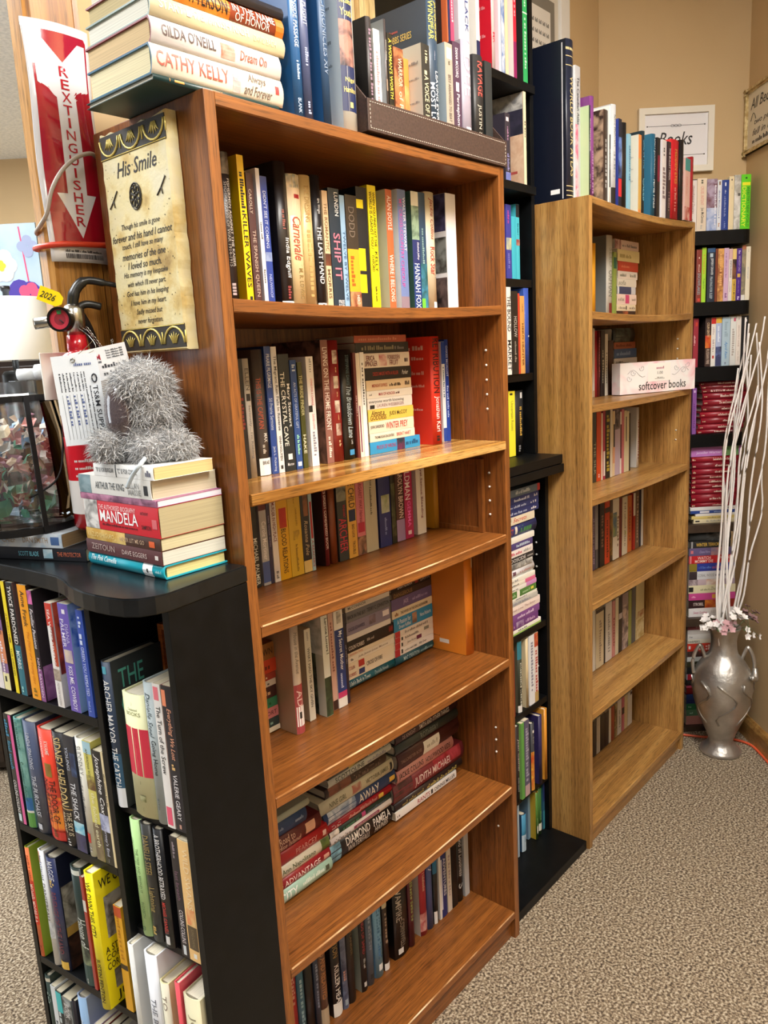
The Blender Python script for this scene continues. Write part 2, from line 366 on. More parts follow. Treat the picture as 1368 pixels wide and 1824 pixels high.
# local x: along the front towards the viewer's right, y: inward, z up
t = thing('book_rack', 'black two column book rack with curved top beside the reddish bookcase', 'book rack', mat=MU)
TOPZ = 1.155; DU = 0.158
mb = MB(); mb.box(-0.013, 0.0, 0, DU, 0, TOPZ - 0.0275, b=0.0008); o = mb.build('side_panel', bk, t)
mb = MB(); mb.box(-0.475, -0.462, 0, DU, 0, TOPZ - 0.0275, b=0.0008); mb.build('side_panel', bk, t)
mb = MB(); mb.box(-0.189, -0.176, 0, DU - 0.005, 0, TOPZ - 0.0275, b=0.0008); mb.build('divider', bk, t)
mb = MB(); mb.box(-0.462, -0.013, DU - 0.005, DU, 0, TOPZ - 0.0275); mb.build('back_panel', bk, t)
for z in (0.928, 0.668, 0.392, 0.11):
    mb = MB(); mb.box(-0.4615, -0.1895, 0.0, DU - 0.0055, z - 0.015, z - 0.0003, b=0.0008); mb.build('shelf', bk, t)
for z in (0.782, 0.56, 0.275, 0.05):
    mb = MB(); mb.box(-0.1755, -0.0135, 0.012, DU - 0.0055, z - 0.013, z - 0.0003, b=0.0008); mb.build('shelf', bk, t)
front = [(-0.156, -0.028), (-0.176, -0.024), (-0.196, -0.014), (-0.208, 0.004), (-0.2145, 0.03), (-0.2185, 0.06), (-0.2195, 0.09), (-0.217, 0.12), (-0.211, 0.148), (-0.203, 0.175), (-0.198, 0.205), (-0.1985, 0.24), (-0.2025, 0.30), (-0.209, 0.36), (-0.218, 0.44), (-0.221, 0.462)]
poly = front + [(-0.062, 0.482), (-0.003, -0.006)]
Mi = MU.inverted(); lp = [(Mi @ Vector((x, y, 0)))[:2] for x, y in poly]
bm = bmesh.new(); vs_ = [bm.verts.new((x, y, TOPZ - 0.027)) for x, y in lp]; f_ = bm.faces.new(vs_)
r_ = bmesh.ops.extrude_face_region(bm, geom=[f_]); 
for q in r_['geom']:
    if isinstance(q, bmesh.types.BMVert): q.co.z = TOPZ - 0.0004
bmesh.ops.recalc_face_normals(bm, faces=bm.faces[:])
ed = [e for e in bm.edges if abs(e.verts[0].co.z - e.verts[1].co.z) < 1e-5]
bmesh.ops.bevel(bm, geom=ed, offset=0.002, segments=2, affect='EDGES')
me = bpy.data.meshes.new('top_board'); bm.to_mesh(me); bm.free(); me.materials.append(noise_mat('black_top', [(0.35, '0d0f11'), (0.7, '15181b')], 30, rough=0.27, detail=3, bump=0.02, bscale=300))
o = bpy.data.objects.new('top_board', me); C.objects.link(o); o.parent = t
# wooden crate with an oval hand hole behind the books of the narrow column
t = thing('wooden_crate', 'orange brown wooden crate with oval hand hole inside the upper narrow compartment', 'crate', mat=MU @ Matrix.Translation((-0.158, 0.107, 0.7822)))
cr = wood('crate', 'X', '9a4a1c', 'b8602a', 'cf7c40', cath=0.3); 
mb = MB(); wC, dC, hC, tC = 0.138, 0.0445, 0.272, 0.009
mb.box(0, tC, 0, dC, 0, hC, b=0.001); mb.build('side_board', cr, t)
mb = MB(); mb.box(wC - tC, wC, 0, dC, 0, hC, b=0.001); mb.build('side_board', cr, t)
mb = MB(); mb.box(tC, wC - tC, dC - 0.006, dC, 0, hC - tC); mb.build('back_board', cr, t)
mb = MB(); N = 24
inn = [(wC * 0.58 + 0.030 * math.cos(2 * math.pi * k / N), dC * 0.42 + 0.011 * math.sin(2 * math.pi * k / N)) for k in range(N)]
def edge_pt(a):
    c, s = math.cos(a), math.sin(a); cx, cy = wC * 0.58, dC * 0.42
    ks = [((wC - tC - 0.0002 if c > 0 else tC + 0.0002) - cx) / c if abs(c) > 1e-6 else 9, ((dC - 0.0002 if s > 0 else 0.0) - cy) / s if abs(s) > 1e-6 else 9]
    k = min(ks); return (cx + k * c, cy + k * s)
outp = [edge_pt(2 * math.pi * k / N) for k in range(N)]
vs = [(x, y, z) for z in (hC - tC, hC) for x, y in inn] + [(x, y, z) for z in (hC - tC, hC) for x, y in outp]; fs = []
for i in range(N):
    j = (i + 1) % N
    fs += [(i, j, N + j, N + i), (2 * N + i, 3 * N + i, 3 * N + j, 2 * N + j), (N + i, N + j, 3 * N + j, 3 * N + i), (i, 2 * N + i, 2 * N + j, j)]
mb.add(vs, fs); mb.build('top_board', cr, t)
mb = MB(); mb.box(0.0, wC, 0.027, 0.04, hC + 0.0002, hC + 0.0014); mb.build('tape_strip', plain('b9b3a4', 0.3), t)

# ------------------------------------------------------------------ leather caddy on the reddish bookcase
lea = noise_mat('brown_leather', [(0.35, '3b2c27'), (0.65, '4d3a33')], 220, rough=0.45, detail=3, bump=0.25, bscale=700)
t = thing('book_caddy', 'dark brown stitched leather book caddy on top of the reddish bookcase', 'book caddy', (0.336, -0.006, 1.8305))
W = 0.436; th = 0.004
mb = MB(); mb.box(0, W, 0, th, 0, 0.051, b=0.001); mb.build('front_panel', lea, t)
side = [(th + 0.0002, 0.0035), (0.172, 0.0035), (0.172, 0.215), (0.14, 0.21), (th + 0.0002, 0.052)]
for xx in (0, W - th):
    mb = MB(); mb.prism(side, xx, xx + th, fn=lambda a, b_, z: (z, a, b_)); mb.build('side_panel', lea, t)
mb = MB(); mb.box(th, W - th, 0.166, 0.172, 0.0035, 0.2); mb.build('back_panel', lea, t)
mb = MB(); mb.box(0, W, th + 0.0002, 0.172, 0, 0.0033); mb.build('base', lea, t)
st = MB(); wh = plain('d9d0c4', 0.6)
def dash(p, q):
    L = (Vector(q) - Vector(p)).length; n = int(L / 0.006)
    for i in range(n):
        a = Vector(p).lerp(Vector(q), i / n); b_ = Vector(p).lerp(Vector(q), (i + 0.55) / n); dx = 0.0004
        if abs(a.x - b_.x) > abs(a.z - b_.z): st.box(a.x, b_.x, -0.0006, -0.0001, a.z - dx, a.z + dx)
        else: st.box(a.x - dx, a.x + dx, -0.0006, -0.0001, a.z, b_.z)
dash((0.006, 0, 0.046), (W - 0.006, 0, 0.046)); dash((0.006, 0, 0.005), (W - 0.006, 0, 0.005)); dash((0.006, 0, 0.006), (0.006, 0, 0.045)); dash((W - 0.006, 0, 0.006), (W - 0.006, 0, 0.045))
st.build('stitching', wh, t)

# ------------------------------------------------------------------ things on the walls
# memorial plaque on the side of the reddish bookcase: face looks towards -x
t = thing('memorial_plaque', 'aged cream scroll plaque with black verse hung on the reddish bookcase side', 'plaque', (-0.0005, 0.24, 1.482))
# local: u runs along -y (reading direction), z up, face at x = -0.021
PWd, PH, PT = 0.178, 0.333, 0.021
def pl(u, v, e=0.0): return (-PT - e, -u, v)
parch = noise_mat('parchment', [(0.3, '9a7c3e'), (0.4, 'c9ae6c'), (0.5, 'd8ca98'), (0.7, 'd6cdac')], 17, rough=0.55, detail=6, bump=0.2, bscale=120)
r = random.Random(3); N = 26
Lft = [(r.uniform(0, 0.003), PH * i / N) for i in range(N + 1)]; Rgt = [(PWd - r.uniform(0, 0.003), PH * i / N) for i in range(N + 1)]
Tp = [(PWd * i / 12, PH - r.uniform(0, 0.006)) for i in range(1, 12)]
poly = [(PWd * i / 10, 0) for i in range(1, 10)] + Rgt + Tp[::-1] + Lft[::-1]
mb = MB(); n = len(poly)
vs = [(-0.0005, -u, v) for u, v in poly] + [(-PT + 0.004, -u, v) for u, v in poly] + [pl(PWd / 2 + (u - PWd / 2) * 0.972, PH / 2 + (v - PH / 2) * 0.988) for u, v in poly]
mb.add(vs, [list(range(n)), list(range(2 * n, 3 * n))[::-1]])
mb.add(vs, [(k * n + i, k * n + (i + 1) % n, (k + 1) * n + (i + 1) % n, (k + 1) * n + i) for k in (0, 1) for i in range(n)])
mb.build('slab', parch, t)
ink = plain('1d1a17', 0.6)
sp = MB(); r = random.Random(31)
for k in range(150):
    u, v, s_ = PWd * r.random(), PH * (0.12 + 0.76 * r.random()), r.uniform(0.0004, 0.0012)
    if abs(u / PWd - 0.5) < 0.33 and r.random() < 0.6: continue
    sp.add([pl(min(max(u + s_ * math.cos(q) * r.uniform(0.6, 1.6), 0.004), PWd - 0.004), v + s_ * math.sin(q), 0.0003) for q in (0, 1.3, 2.5, 3.8, 5.0)], [(0, 1, 2, 3, 4)])
sp.build('age_spots', plain('4a3c22', 0.6), t, 'stuff')
tx = MB()
def pline(s, v, h, u0=None, u1=None, it=True):
    asp = glyphs(s, it)[2]; L = min(asp * h * 0.92, PWd * 0.9)
    c = PWd * 0.5 if u0 is None else u0
    letter(tx, 0, s, lambda a, b_: pl(c - L / 2 + a, v + b_, 0.0005), L, h, it)
pline('His Smile', 0.262, 0.022, PWd * 0.53); tx.build('title_lettering', ink, t); tx = MB()
for i, s in enumerate(['Though his smile is gone', 'forever and his hand I cannot', 'touch, I still have so many', 'memories of the one', 'I loved so much.', 'His memory is my keepsake', "with which I'll never part.", 'God has him in his keeping', 'I have him in my heart.', 'Sadly missed but', 'never forgotten.']):
    pline(s, 0.184 - i * 0.0142, 0.0105)
tx.build('verse_lettering', ink, t)
# flower ornament and twigs
orn = MB(); cx, cy = PWd * 0.48, 0.230
for k in range(8):
    a = k * math.pi / 4; px_, py_ = cx + 0.008 * math.cos(a), cy + 0.011 * math.sin(a)
    orn.tube([pl(px_ + 0.0045 * math.cos(q * math.pi / 4), py_ + 0.0055 * math.sin(q * math.pi / 4), 0.001) for q in range(8)], 0.0011, 6, closed=True)
orn.tube([pl(cx + 0.015 * math.cos(q * math.pi / 8), cy + 0.019 * math.sin(q * math.pi / 8), 0.001) for q in range(16)], 0.001, 6, closed=True)
orn.ball(pl(cx, cy, 0.001), 0.003, 8, 6); orn.build('flower_ornament', plain('3a362f', 0.45, 0.2), t)
for s_, sx in ((-1, PWd * 0.14), (1, PWd * 0.86)):
    orn = MB(); orn.tube([pl(sx - 0.012, 0.222 + s_ * 0.0, 0.001), pl(sx, 0.232, 0.001), pl(sx + 0.012, 0.245, 0.001)], 0.0010, 6); orn.tube([pl(sx, 0.232, 0.001), pl(sx + 0.002, 0.222, 0.001)], 0.0008, 6); orn.build('twig_ornament', plain('3a362f', 0.45, 0.2), t)
# carved borders
for v0, flip in ((0.004, 1), (PH - 0.006, -1)):
    bh = 0.034; cb = MB(); dk = MB()
    vlo, vhi = (v0, v0 + bh) if flip > 0 else (v0 - bh, v0)
    dk.box(-PT - 0.0007, -PT + 0.001, -PWd * 0.985, -PWd * 0.015, vlo, vhi)
    for k in range(3):
        c = PWd * (k + 0.5) / 3; R = PWd / 6 * 0.86
        arc = [pl(c + R * math.cos(q * math.pi / 10), v0 + flip * (0.006 + R * 0.95 * math.sin(q * math.pi / 10)), 0.0012) for q in range(11)]
        cb.tube(arc, 0.0017, 6)
        for q in (-2, -1, 0, 1, 2):
            cb.tube([pl(c + q * 0.002, v0 + flip * 0.006, 0.0012), pl(c + q * 0.0045, v0 + flip * 0.016, 0.0014), pl(c + q * 0.0065, v0 + flip * (0.023 - abs(q) * 0.002), 0.0012)], [0.0009, 0.0011, 0.0004], 6)
        cb.tube([pl(c + PWd / 6, v0 + flip * 0.006, 0.0012), pl(c + PWd / 6, v0 + flip * 0.024, 0.0012)], 0.0012, 6)
    cb.tube([pl(PWd * 0.015, v0 + flip * (bh - 0.001), 0.0008), pl(PWd * 0.985, v0 + flip * (bh - 0.001), 0.0008)], 0.0008, 6)
    dk.build('border_ground', plain('2a251c', 0.6), t); cb.build('carved_border', plain('d3bf6a', 0.4, 0.3), t)

# extinguisher sign bent round the post
t = thing('extinguisher_sign', 'red and white plastic extinguisher arrow sign wrapped round the wooden post', 'sign', (-0.031, 0.3145, 1.632)); t.scale = (1, 1, 0.945)
SW, SH = 0.108, 0.378
def sgn(u, v, e=0.0):
    """u 0..1 across, v metres up"""
    x = (u - 0.5) * 2; yy = -0.011 * (1 - abs(x) ** 2.6) + 0.004 * math.sin(v * 23 + x * 2) * abs(x)
    return (x * SW / 2, yy - e, v)
mb = MB(); nu, nv = 20, 24
vs = [sgn(i / nu, SH * j / nv) for j in range(nv + 1) for i in range(nu + 1)] + [sgn(i / nu, SH * j / nv, -0.0012) for j in range(nv + 1) for i in range(nu + 1)]
K = (nu + 1) * (nv + 1); at = lambda i, j: j * (nu + 1) + i
fs = [(at(i, j), at(i + 1, j), at(i + 1, j + 1), at(i, j + 1)) for j in range(nv) for i in range(nu)]
fs += [tuple(K + q for q in f[::-1]) for f in fs]
rim = [at(i, 0) for i in range(nu)] + [at(nu, j) for j in range(nv)] + [at(i, nv) for i in range(nu, 0, -1)] + [at(0, j) for j in range(nv, 0, -1)]
fs += [(rim[i], K + rim[i], K + rim[(i + 1) % len(rim)], rim[(i + 1) % len(rim)]) for i in range(len(rim))]
mb.add(vs, fs, 0, True)
def glossy(key, h): return plain(h, 0.12, 0, 0.8)
mb.build('plastic_sheet', glossy('w', 'd6d6da'), t)
def strip(mbx, rows, e, mi=0, n=10):
    """a filled band: ROWS of (v, u_left, u_right)"""
    for (v0, a0, b0), (v1, a1, b1) in zip(rows, rows[1:]):
        m_ = max(1, int((v1 - v0) / 0.016))
        for q in range(m_):
            f0, f1 = q / m_, (q + 1) / m_
            L0, R0, L1, R1 = a0 + (a1 - a0) * f0, b0 + (b1 - b0) * f0, a0 + (a1 - a0) * f1, b0 + (b1 - b0) * f1
            va, vb = v0 + (v1 - v0) * f0, v0 + (v1 - v0) * f1
            vs = [sgn(L0 + (R0 - L0) * i / n, va, e) for i in range(n + 1)] + [sgn(L1 + (R1 - L1) * i / n, vb, e) for i in range(n + 1)]
            mbx.add(vs, [(i, i + 1, n + 2 + i, n + 1 + i) for i in range(n)], mi, True)
rd = MB()
strip(rd, [(0.028, 0.10, 0.90), (0.032, 0.07, 0.93), (0.358, 0.07, 0.93), (0.364, 0.10, 0.90)], 0.0005); rd.build('red_field', glossy('r', 'a01226'), t)
wa = MB()
strip(wa, [(0.040, 0.5, 0.5), (0.112, 0.20, 0.80)], 0.0009)                       # arrow head, pointing down
strip(wa, [(0.112, 0.35, 0.65), (0.262, 0.35, 0.65), (0.282, 0.10, 0.90), (0.318, 0.10, 0.90)], 0.0009)   # shaft and tail
strip(wa, [(0.318, 0.10, 0.5), (0.345, 0.10, 0.28), (0.352, 0.10, 0.22)], 0.0009); strip(wa, [(0.318, 0.5, 0.90), (0.345, 0.72, 0.90), (0.352, 0.78, 0.90)], 0.0009)
wa.build('white_arrow', glossy('w2', 'dcdce0'), t)
tx = MB()
for i, ch in enumerate('REXTINGUISHER'):
    hgt = 0.0155; v = 0.296 - i * 0.0197
    wd = 0.14 if ch != 'I' else 0.045
    letter(tx, 0, ch, lambda a, b_, v=v, wd=wd: sgn(0.5 - wd / 2 + a / SW, v + b_, 0.0016), wd * SW, hgt)
tx.build('sign_lettering', glossy('r2', 'b0182c'), t)
bc = MB(); r = random.Random(5); u = 0.2
while u < 0.82:
    wdt = r.choice((0.006, 0.01, 0.016)); bc.add([sgn(u, 0.006, 0.0008), sgn(u + wdt, 0.006, 0.0008), sgn(u + wdt, 0.014, 0.0008), sgn(u, 0.014, 0.0008)], [(0, 1, 2, 3)]); u += wdt + r.choice((0.006, 0.01))
letter(bc, 0, '~26', lambda a, b_: sgn(0.2 + a / SW, 0.0165 + b_, 0.0008), 0.6 * SW, 0.004)
bc.build('barcode', plain('2a2a2c', 0.5), t)
# orange band and grey cable
mb = MB(); pts = []
for q in range(40):
    a = 2 * math.pi * q / 40; pts.append((-0.031 + 0.061 * math.copysign(abs(math.cos(a)) ** 0.6, math.cos(a)), 0.3345 + 0.037 * math.copysign(abs(math.sin(a)) ** 0.75, math.sin(a)), 1.660 + 0.004 * math.cos(a)))
mb.tube(pts, 0.0045, 8, closed=True); one(mb.build('strap', plain('c93a1e', 0.45), None), 'orange rubber strap tied round the post below the red sign', 'strap')
mb = MB(); pts = []
cp = [(0.024, 0.322, 1.800), (-0.005, 0.292, 1.801), (-0.035, 0.285, 1.790), (-0.062, 0.285, 1.768), (-0.080, 0.292, 1.738), (-0.086, 0.305, 1.705), (-0.088, 0.325, 1.69), (-0.084, 0.352, 1.68), (-0.06, 0.358, 1.675)]
def smooth(cp, n=6):
    P = [Vector(q) for q in cp]; out = []
    for i in range(len(P) - 1):
        p0, p1, p2, p3 = P[max(0, i - 1)], P[i], P[i + 1], P[min(len(P) - 1, i + 2)]
        for k in range(n):
            s = k / n; out.append(0.5 * ((2 * p1) + (p2 - p0) * s + (2 * p0 - 5 * p1 + 4 * p2 - p3) * s * s + (3 * p1 - p0 - 3 * p2 + p3) * s ** 3))
    return out + [P[-1]]
mb.tube(smooth(cp), 0.0032, 8); one(mb.build('cable', plain('a89d92', 0.5), None), 'grey beige cable looped across the red extinguisher sign', 'cable')

# fire extinguisher hanging beside the post
t = thing('fire_extinguisher', 'red fire extinguisher with paper tags beside the wooden post', 'fire extinguisher', (-0.078, 0.278, 1.155))
redm = noise_mat('extinguisher_red', [(0.4, 'b0101e'), (0.6, 'b81424')], 5, rough=0.22, coat=0.6)
mb = MB(); R = 0.0385
mb.lathe([(0, 0.047), (0.034, 0.047), (R, 0.053), (R, 0.30)] + [(R * math.cos(q * math.pi / 16), 0.30 + 0.038 * math.sin(q * math.pi / 16)) for q in range(1, 7)] + [(0.016, 0.338), (0.015, 0.36), (0, 0.36)], 0, 0, 36)
mb.build('cylinder', redm, t)
mb = MB()
def cyl(a, z, e=0.0005): return (math.cos(a) * (R + e), math.sin(a) * (R + e), z)
def band(mbx, a0, a1, z0, z1, e, mi=0, n=14):
    vs = [cyl(a0 + (a1 - a0) * i / n, z, e) for z in (z0, z1) for i in range(n + 1)]
    mbx.add(vs, [(i, i + 1, n + 2 + i, n + 1 + i) for i in range(n)], mi, True)
band(mb, math.radians(150), math.radians(330), 0.235, 0.292, 0.0006); band(mb, math.radians(150), math.radians(330), 0.075, 0.13, 0.0006); band(mb, math.radians(150), math.radians(330), 0.12, 0.2, 0.0004, 1)
for i in range(4): letter(mb, 0, '~16', lambda a, b_, i=i: cyl(math.radians(200) + a / R, 0.16 - i * 0.012 + b_, 0.0009), 0.045, 0.005)
letter(mb, 2, '~18', lambda a, b_: cyl(math.radians(190) + a / R, 0.284 + b_, 0.0010), 0.06, 0.004)
mb.build('label_wrap', [plain('e8e4e2', 0.35), plain('cc1426', 0.35), plain('222222', 0.5)], t)
chrome = plain('b9b6ae', 0.25, 1.0); blk = plain('161718', 0.35)
mb = MB(); mb.lathe([(0, 0.358), (0.013, 0.358), (0.013, 0.37), (0.017, 0.372), (0.017, 0.4), (0.01, 0.408), (0, 0.408)], 0, 0, 20); mb.tube([(0.0, 0, 0.387), (-0.022, 0.006, 0.383), (-0.058, 0.016, 0.379)], 0.0085, 12); mb.build('valve', chrome, t)
gd = (FX * -1.0); gx = RX
def gau(u, v, e): return Vector((-0.030, -0.012, 0.384)) + gx * u + Vector((0, 0, v)) + gd * e
mb = MB(); S = 28
def disc(mbx, r0, r1, e0, e1, mi):
    vs = [gau(rr * math.cos(2 * math.pi * k / S), rr * math.sin(2 * math.pi * k / S), ee) for rr, ee in ((r0, e0), (r1, e1)) for k in range(S)]
    mbx.add(vs, [(k, (k + 1) % S, S + (k + 1) % S, S + k) for k in range(S)], mi, False)
disc(mb, 0.019, 0.019, -0.012, 0.004, 0); disc(mb, 0.019, 0.0155, 0.004, 0.004, 0); disc(mb, 0.0155, 0.0155, 0.004, 0.0, 0); disc(mb, 0.0155, 0.009, 0.0, 0.0, 1); disc(mb, 0.009, 0.0, 0.0, 0.0, 2); disc(mb, 0.0, 0.019, -0.012, -0.012, 0)
mb.add([gau(-0.003, 0.008, 0.0006), gau(0.003, 0.008, 0.0006), gau(0.004, 0.014, 0.0006), gau(-0.004, 0.014, 0.0006)], [(0, 1, 2, 3)], 3)
mb.tube([gau(0, 0, 0.0015), gau(0.006, -0.006, 0.0015)], 0.0008, 6, 4)
mb.build('pressure_gauge', [plain('3a3430', 0.25, 0.9), plain('c0384a', 0.35), plain('8a2a36', 0.35), plain('3f8f5a', 0.4), blk], t)
mb = MB()
mb.tube(smooth([(0.0, 0.0, 0.405), (0.005, -0.004, 0.428), (0.022, -0.010, 0.444), (0.05, -0.022, 0.440), (0.078, -0.032, 0.434)]), [0.009] * 6 + [0.008] * 6 + [0.006] * 6 + [0.004] * 6 + [0.004], 8)
mb.tube(smooth([(0.0, 0, 0.398), (0.02, -0.006, 0.408), (0.042, -0.012, 0.404)]), 0.006, 8); mb.build('handle', blk, t)
mb = MB(); mb.tube(smooth([(0.012, 0.0, 0.392), (0.026, 0.006, 0.37), (0.036, 0.012, 0.345), (0.042, 0.016, 0.31), (0.0445, 0.014, 0.27)]), 0.0075, 10); mb.build('hose', blk, t)
mb = MB(); mb.box(-0.046, 0.03, 0.036, 0.040, 0.26, 0.335, b=0.001); mb.build('bracket', plain('d6d2c8', 0.4), t)
# chain: small links
mb = MB(); cpts = smooth([(0.008, -0.022, 0.37), (0.018, -0.034, 0.345), (0.028, -0.040, 0.326), (0.040, -0.036, 0.328), (0.048, -0.024, 0.35)], 5)
for i in range(len(cpts) - 1):
    c = (cpts[i] + cpts[i + 1]) / 2; dv = (cpts[i + 1] - cpts[i]).normalized(); pv = dv.cross(Vector((1, 0.3, 0))).normalized() if i % 2 else dv.cross(Vector((0, 0.6, 1))).normalized()
    mb.tube([c + dv * 0.0042 * math.cos(q * math.pi / 5) + pv * 0.0022 * math.sin(q * math.pi / 5) for q in range(10)], 0.0006, 5, closed=True)
mb.build('chain', chrome, t)
tg = lambda u, v, e=0.0: Vector((-0.045, -0.018, 0.418)) + RX * u + Vector((0, 0, v)) - FX * (0.004 + e)
def tagpoly(pts, th_=0.0006):
    mbx = MB(); n = len(pts); vs = [tg(u, v, 0) for u, v in pts] + [tg(u, v, -th_) for u, v in pts]
    mbx.add(vs, [list(range(n)), list(range(n, 2 * n))[::-1]] + [(i, n + i, n + (i + 1) % n, (i + 1) % n) for i in range(n)]); return mbx
rot = lambda u, v, a: (u * math.cos(a) - v * math.sin(a), u * math.sin(a) + v * math.cos(a)); ya = math.radians(-24)
mb = tagpoly([rot(u, v, ya) for u, v in [(-0.016, -0.011), (0.014, -0.011), (0.022, -0.005), (0.022, 0.005), (0.014, 0.011), (-0.016, 0.011)]])
o = mb.build('year_tag', plain('f2d400', 0.4), t); tx = MB()
letter(tx, 0, '2026', lambda a, b_: tg(*rot(-0.013 + a, -0.005 + b_, ya), 0.0006), 0.024, 0.010, True); tx.build('tag_lettering', plain('1a1a1a', 0.5), o)
# two paper tags hanging in front, wired to the neck
def card(name, c0, wd, hg, tilt, col):
    c0 = Vector(c0)
    def pt(u, v, e=0.0):
        uu, vv = rot(u, v, tilt); return c0 + RX * uu + Vector((0, 0, vv)) - FX * e
    mbx = MB(); vs = [pt(u, v, e) for e in (0, -0.0007) for u, v in ((0, -hg), (wd, -hg), (wd, 0), (0, 0))]
    mbx.add(vs, [(0, 1, 2, 3), (7, 6, 5, 4), (0, 4, 5, 1), (1, 5, 6, 2), (2, 6, 7, 3), (3, 7, 4, 0)])
    return mbx.build(name, plain(col, 0.5), t), pt
o, pt = card('service_tag', (-0.041, -0.046, 0.330), 0.088, 0.125, math.radians(9), 'e6e4e2'); tx = MB()
letter(tx, 0, 'TS&M', lambda a, b_: pt(0.020 + a, -0.019 + b_, 0.0005), 0.026, 0.009); letter(tx, 1, '~14', lambda a, b_: pt(0.020 + a, -0.0235 + b_, 0.0005), 0.026, 0.003)
tx.ball(pt(0.0145, -0.0145, 0.0003), 0.0028, 8, 6, 0, (1, 0.4, 1.4))
for i in range(4): letter(tx, 1, '~14', lambda a, b_, i=i: pt(0.056 + a, -0.008 - i * 0.0036 + b_, 0.0005), 0.026, 0.0022)
letter(tx, 1, '~8', lambda a, b_: pt(0.045 + a, -0.032 + b_, 0.0005), 0.036, 0.006); letter(tx, 1, '~6', lambda a, b_: pt(0.045 + a, -0.043 + b_, 0.0005), 0.026, 0.006)
for i in range(26): tx.add([pt(0.035, -0.050 - i * 0.0026, 0.0004), pt(0.086, -0.050 - i * 0.0026, 0.0004), pt(0.086, -0.0512 - i * 0.0026, 0.0004), pt(0.035, -0.0512 - i * 0.0026, 0.0004)], [(0, 1, 2, 3)], 2)
tx.build('tag_lettering', [plain('b02a3c', 0.5), plain('3a3a3e', 0.5), plain('9a8f80', 0.6)], o)
o, pt = card('inspection_tag', (-0.074, -0.052, 0.326), 0.069, 0.135, math.radians(3), 'e2e9f0'); tx = MB()
def down(s, u, v, L, h, mi=0): letter(tx, mi, s, lambda a, b_: pt(u + b_, v - a, 0.0005), L, h)
down('TS&M SUPPLY', 0.056, -0.048, 0.078, 0.0075)
tx.tube([pt(0.0605 + 0.0035 * math.cos(q * math.pi / 6), -0.037 + 0.006 * math.sin(q * math.pi / 6), 0.0005) for q in range(12)], 0.0011, 5, closed=True)
down('~40', 0.0515, -0.048, 0.08, 0.002); down('~46', 0.0455, -0.026, 0.10, 0.0022)
for i in range(7):
    u = 0.008 + i * 0.0055; down('~%d' % (10 + i), u, -0.026, 0.028, 0.0022)
    tx.add([pt(u, -0.058, 0.0004), pt(u + 0.0004, -0.058, 0.0004), pt(u + 0.0004, -0.126, 0.0004), pt(u, -0.126, 0.0004)], [(0, 1, 2, 3)])
    if i % 2: down('~9', u + 0.0006, -0.06, 0.045, 0.004, 1)
letter(tx, 1, '~9', lambda a, b_: pt(0.033 + a, -0.017 + b_, 0.0005), 0.026, 0.005)
tx.build('tag_lettering', [plain('20242e', 0.5), plain('5a6a9a', 0.5)], o)
mb = MB(); mb.tube(smooth([(-0.004, -0.014, 0.372), (-0.006, -0.052, 0.355), (-0.012, -0.074, 0.335), tuple(pt(0.033, -0.006, 0.001))]), 0.0005, 5); mb.tube(smooth([(0.002, -0.016, 0.372), (0.0, -0.052, 0.352), tuple(pt(0.035, -0.005, 0.001))]), 0.0005, 5)
mb.tube([pt(0.033 + 0.003 * math.cos(q * math.pi / 6), -0.008 + 0.003 * math.sin(q * math.pi / 6), 0.0008) for q in range(12)], 0.0009, 5, closed=True); mb.build('tag_wire', chrome, t)

# ------------------------------------------------------------------ glass jar in its wire stand
t = thing('glass_jar', 'octagonal glass jar of potpourri held in a black wire stand', 'jar', (-0.145, 0.418, 1.2000), rz=0.3)
gl = bpy.data.materials.new('clear_glass'); gl.use_nodes = True; nt = gl.node_tree; nt.nodes.clear()
_o = nt.nodes.new('ShaderNodeOutputMaterial'); _t = nt.nodes.new('ShaderNodeBsdfTransparent'); _t.inputs[0].default_value = (0.98, 0.99, 0.99, 1)
_g = nt.nodes.new('ShaderNodeBsdfGlossy'); _g.inputs['Roughness'].default_value = 0.03; _m = nt.nodes.new('ShaderNodeMixShader'); _l = nt.nodes.new('ShaderNodeLayerWeight'); _l.inputs[0].default_value = 0.42
nt.links.new(_l.outputs['Fresnel'], _m.inputs[0]); nt.links.new(_t.outputs[0], _m.inputs[1]); nt.links.new(_g.outputs[0], _m.inputs[2]); nt.links.new(_m.outputs[0], _o.inputs[0])
mb = MB(); SEG = 8
prof = [(0.0, 0.006), (0.090, 0.006), (0.096, 0.016), (0.098, 0.05), (0.092, 0.16), (0.084, 0.215), (0.078, 0.228), (0.078, 0.247), (0.074, 0.247), (0.074, 0.228), (0.080, 0.212), (0.088, 0.16), (0.093, 0.05), (0.090, 0.022), (0.0, 0.018)]
mb.lathe(prof, 0, 0, SEG, smooth=False); mb.build('glass', gl, t)
blm = plain('141416', 0.4, 0.3); mb = MB()
def ring(z, R_, r_, sq=0.006):
    vs = []; fs = []; S = 32
    for k in range(S):
        a = 2 * math.pi * k / S
        for rr, zz in ((R_, z), (R_ + r_, z), (R_ + r_, z + sq), (R_, z + sq)): vs.append((rr * math.cos(a), rr * math.sin(a), zz))
    for k in range(S):
        for j in range(4): fs.append((k * 4 + j, k * 4 + (j + 1) % 4, ((k + 1) % S) * 4 + (j + 1) % 4, ((k + 1) % S) * 4 + j))
    mb.add(vs, fs)
ring(0.0, 0.0985, 0.003, 0.012); mb.build('stand_ring', blm, t); mb = MB(); ring(0.215, 0.0875, 0.003, 0.010); mb.build('stand_ring', blm, t)
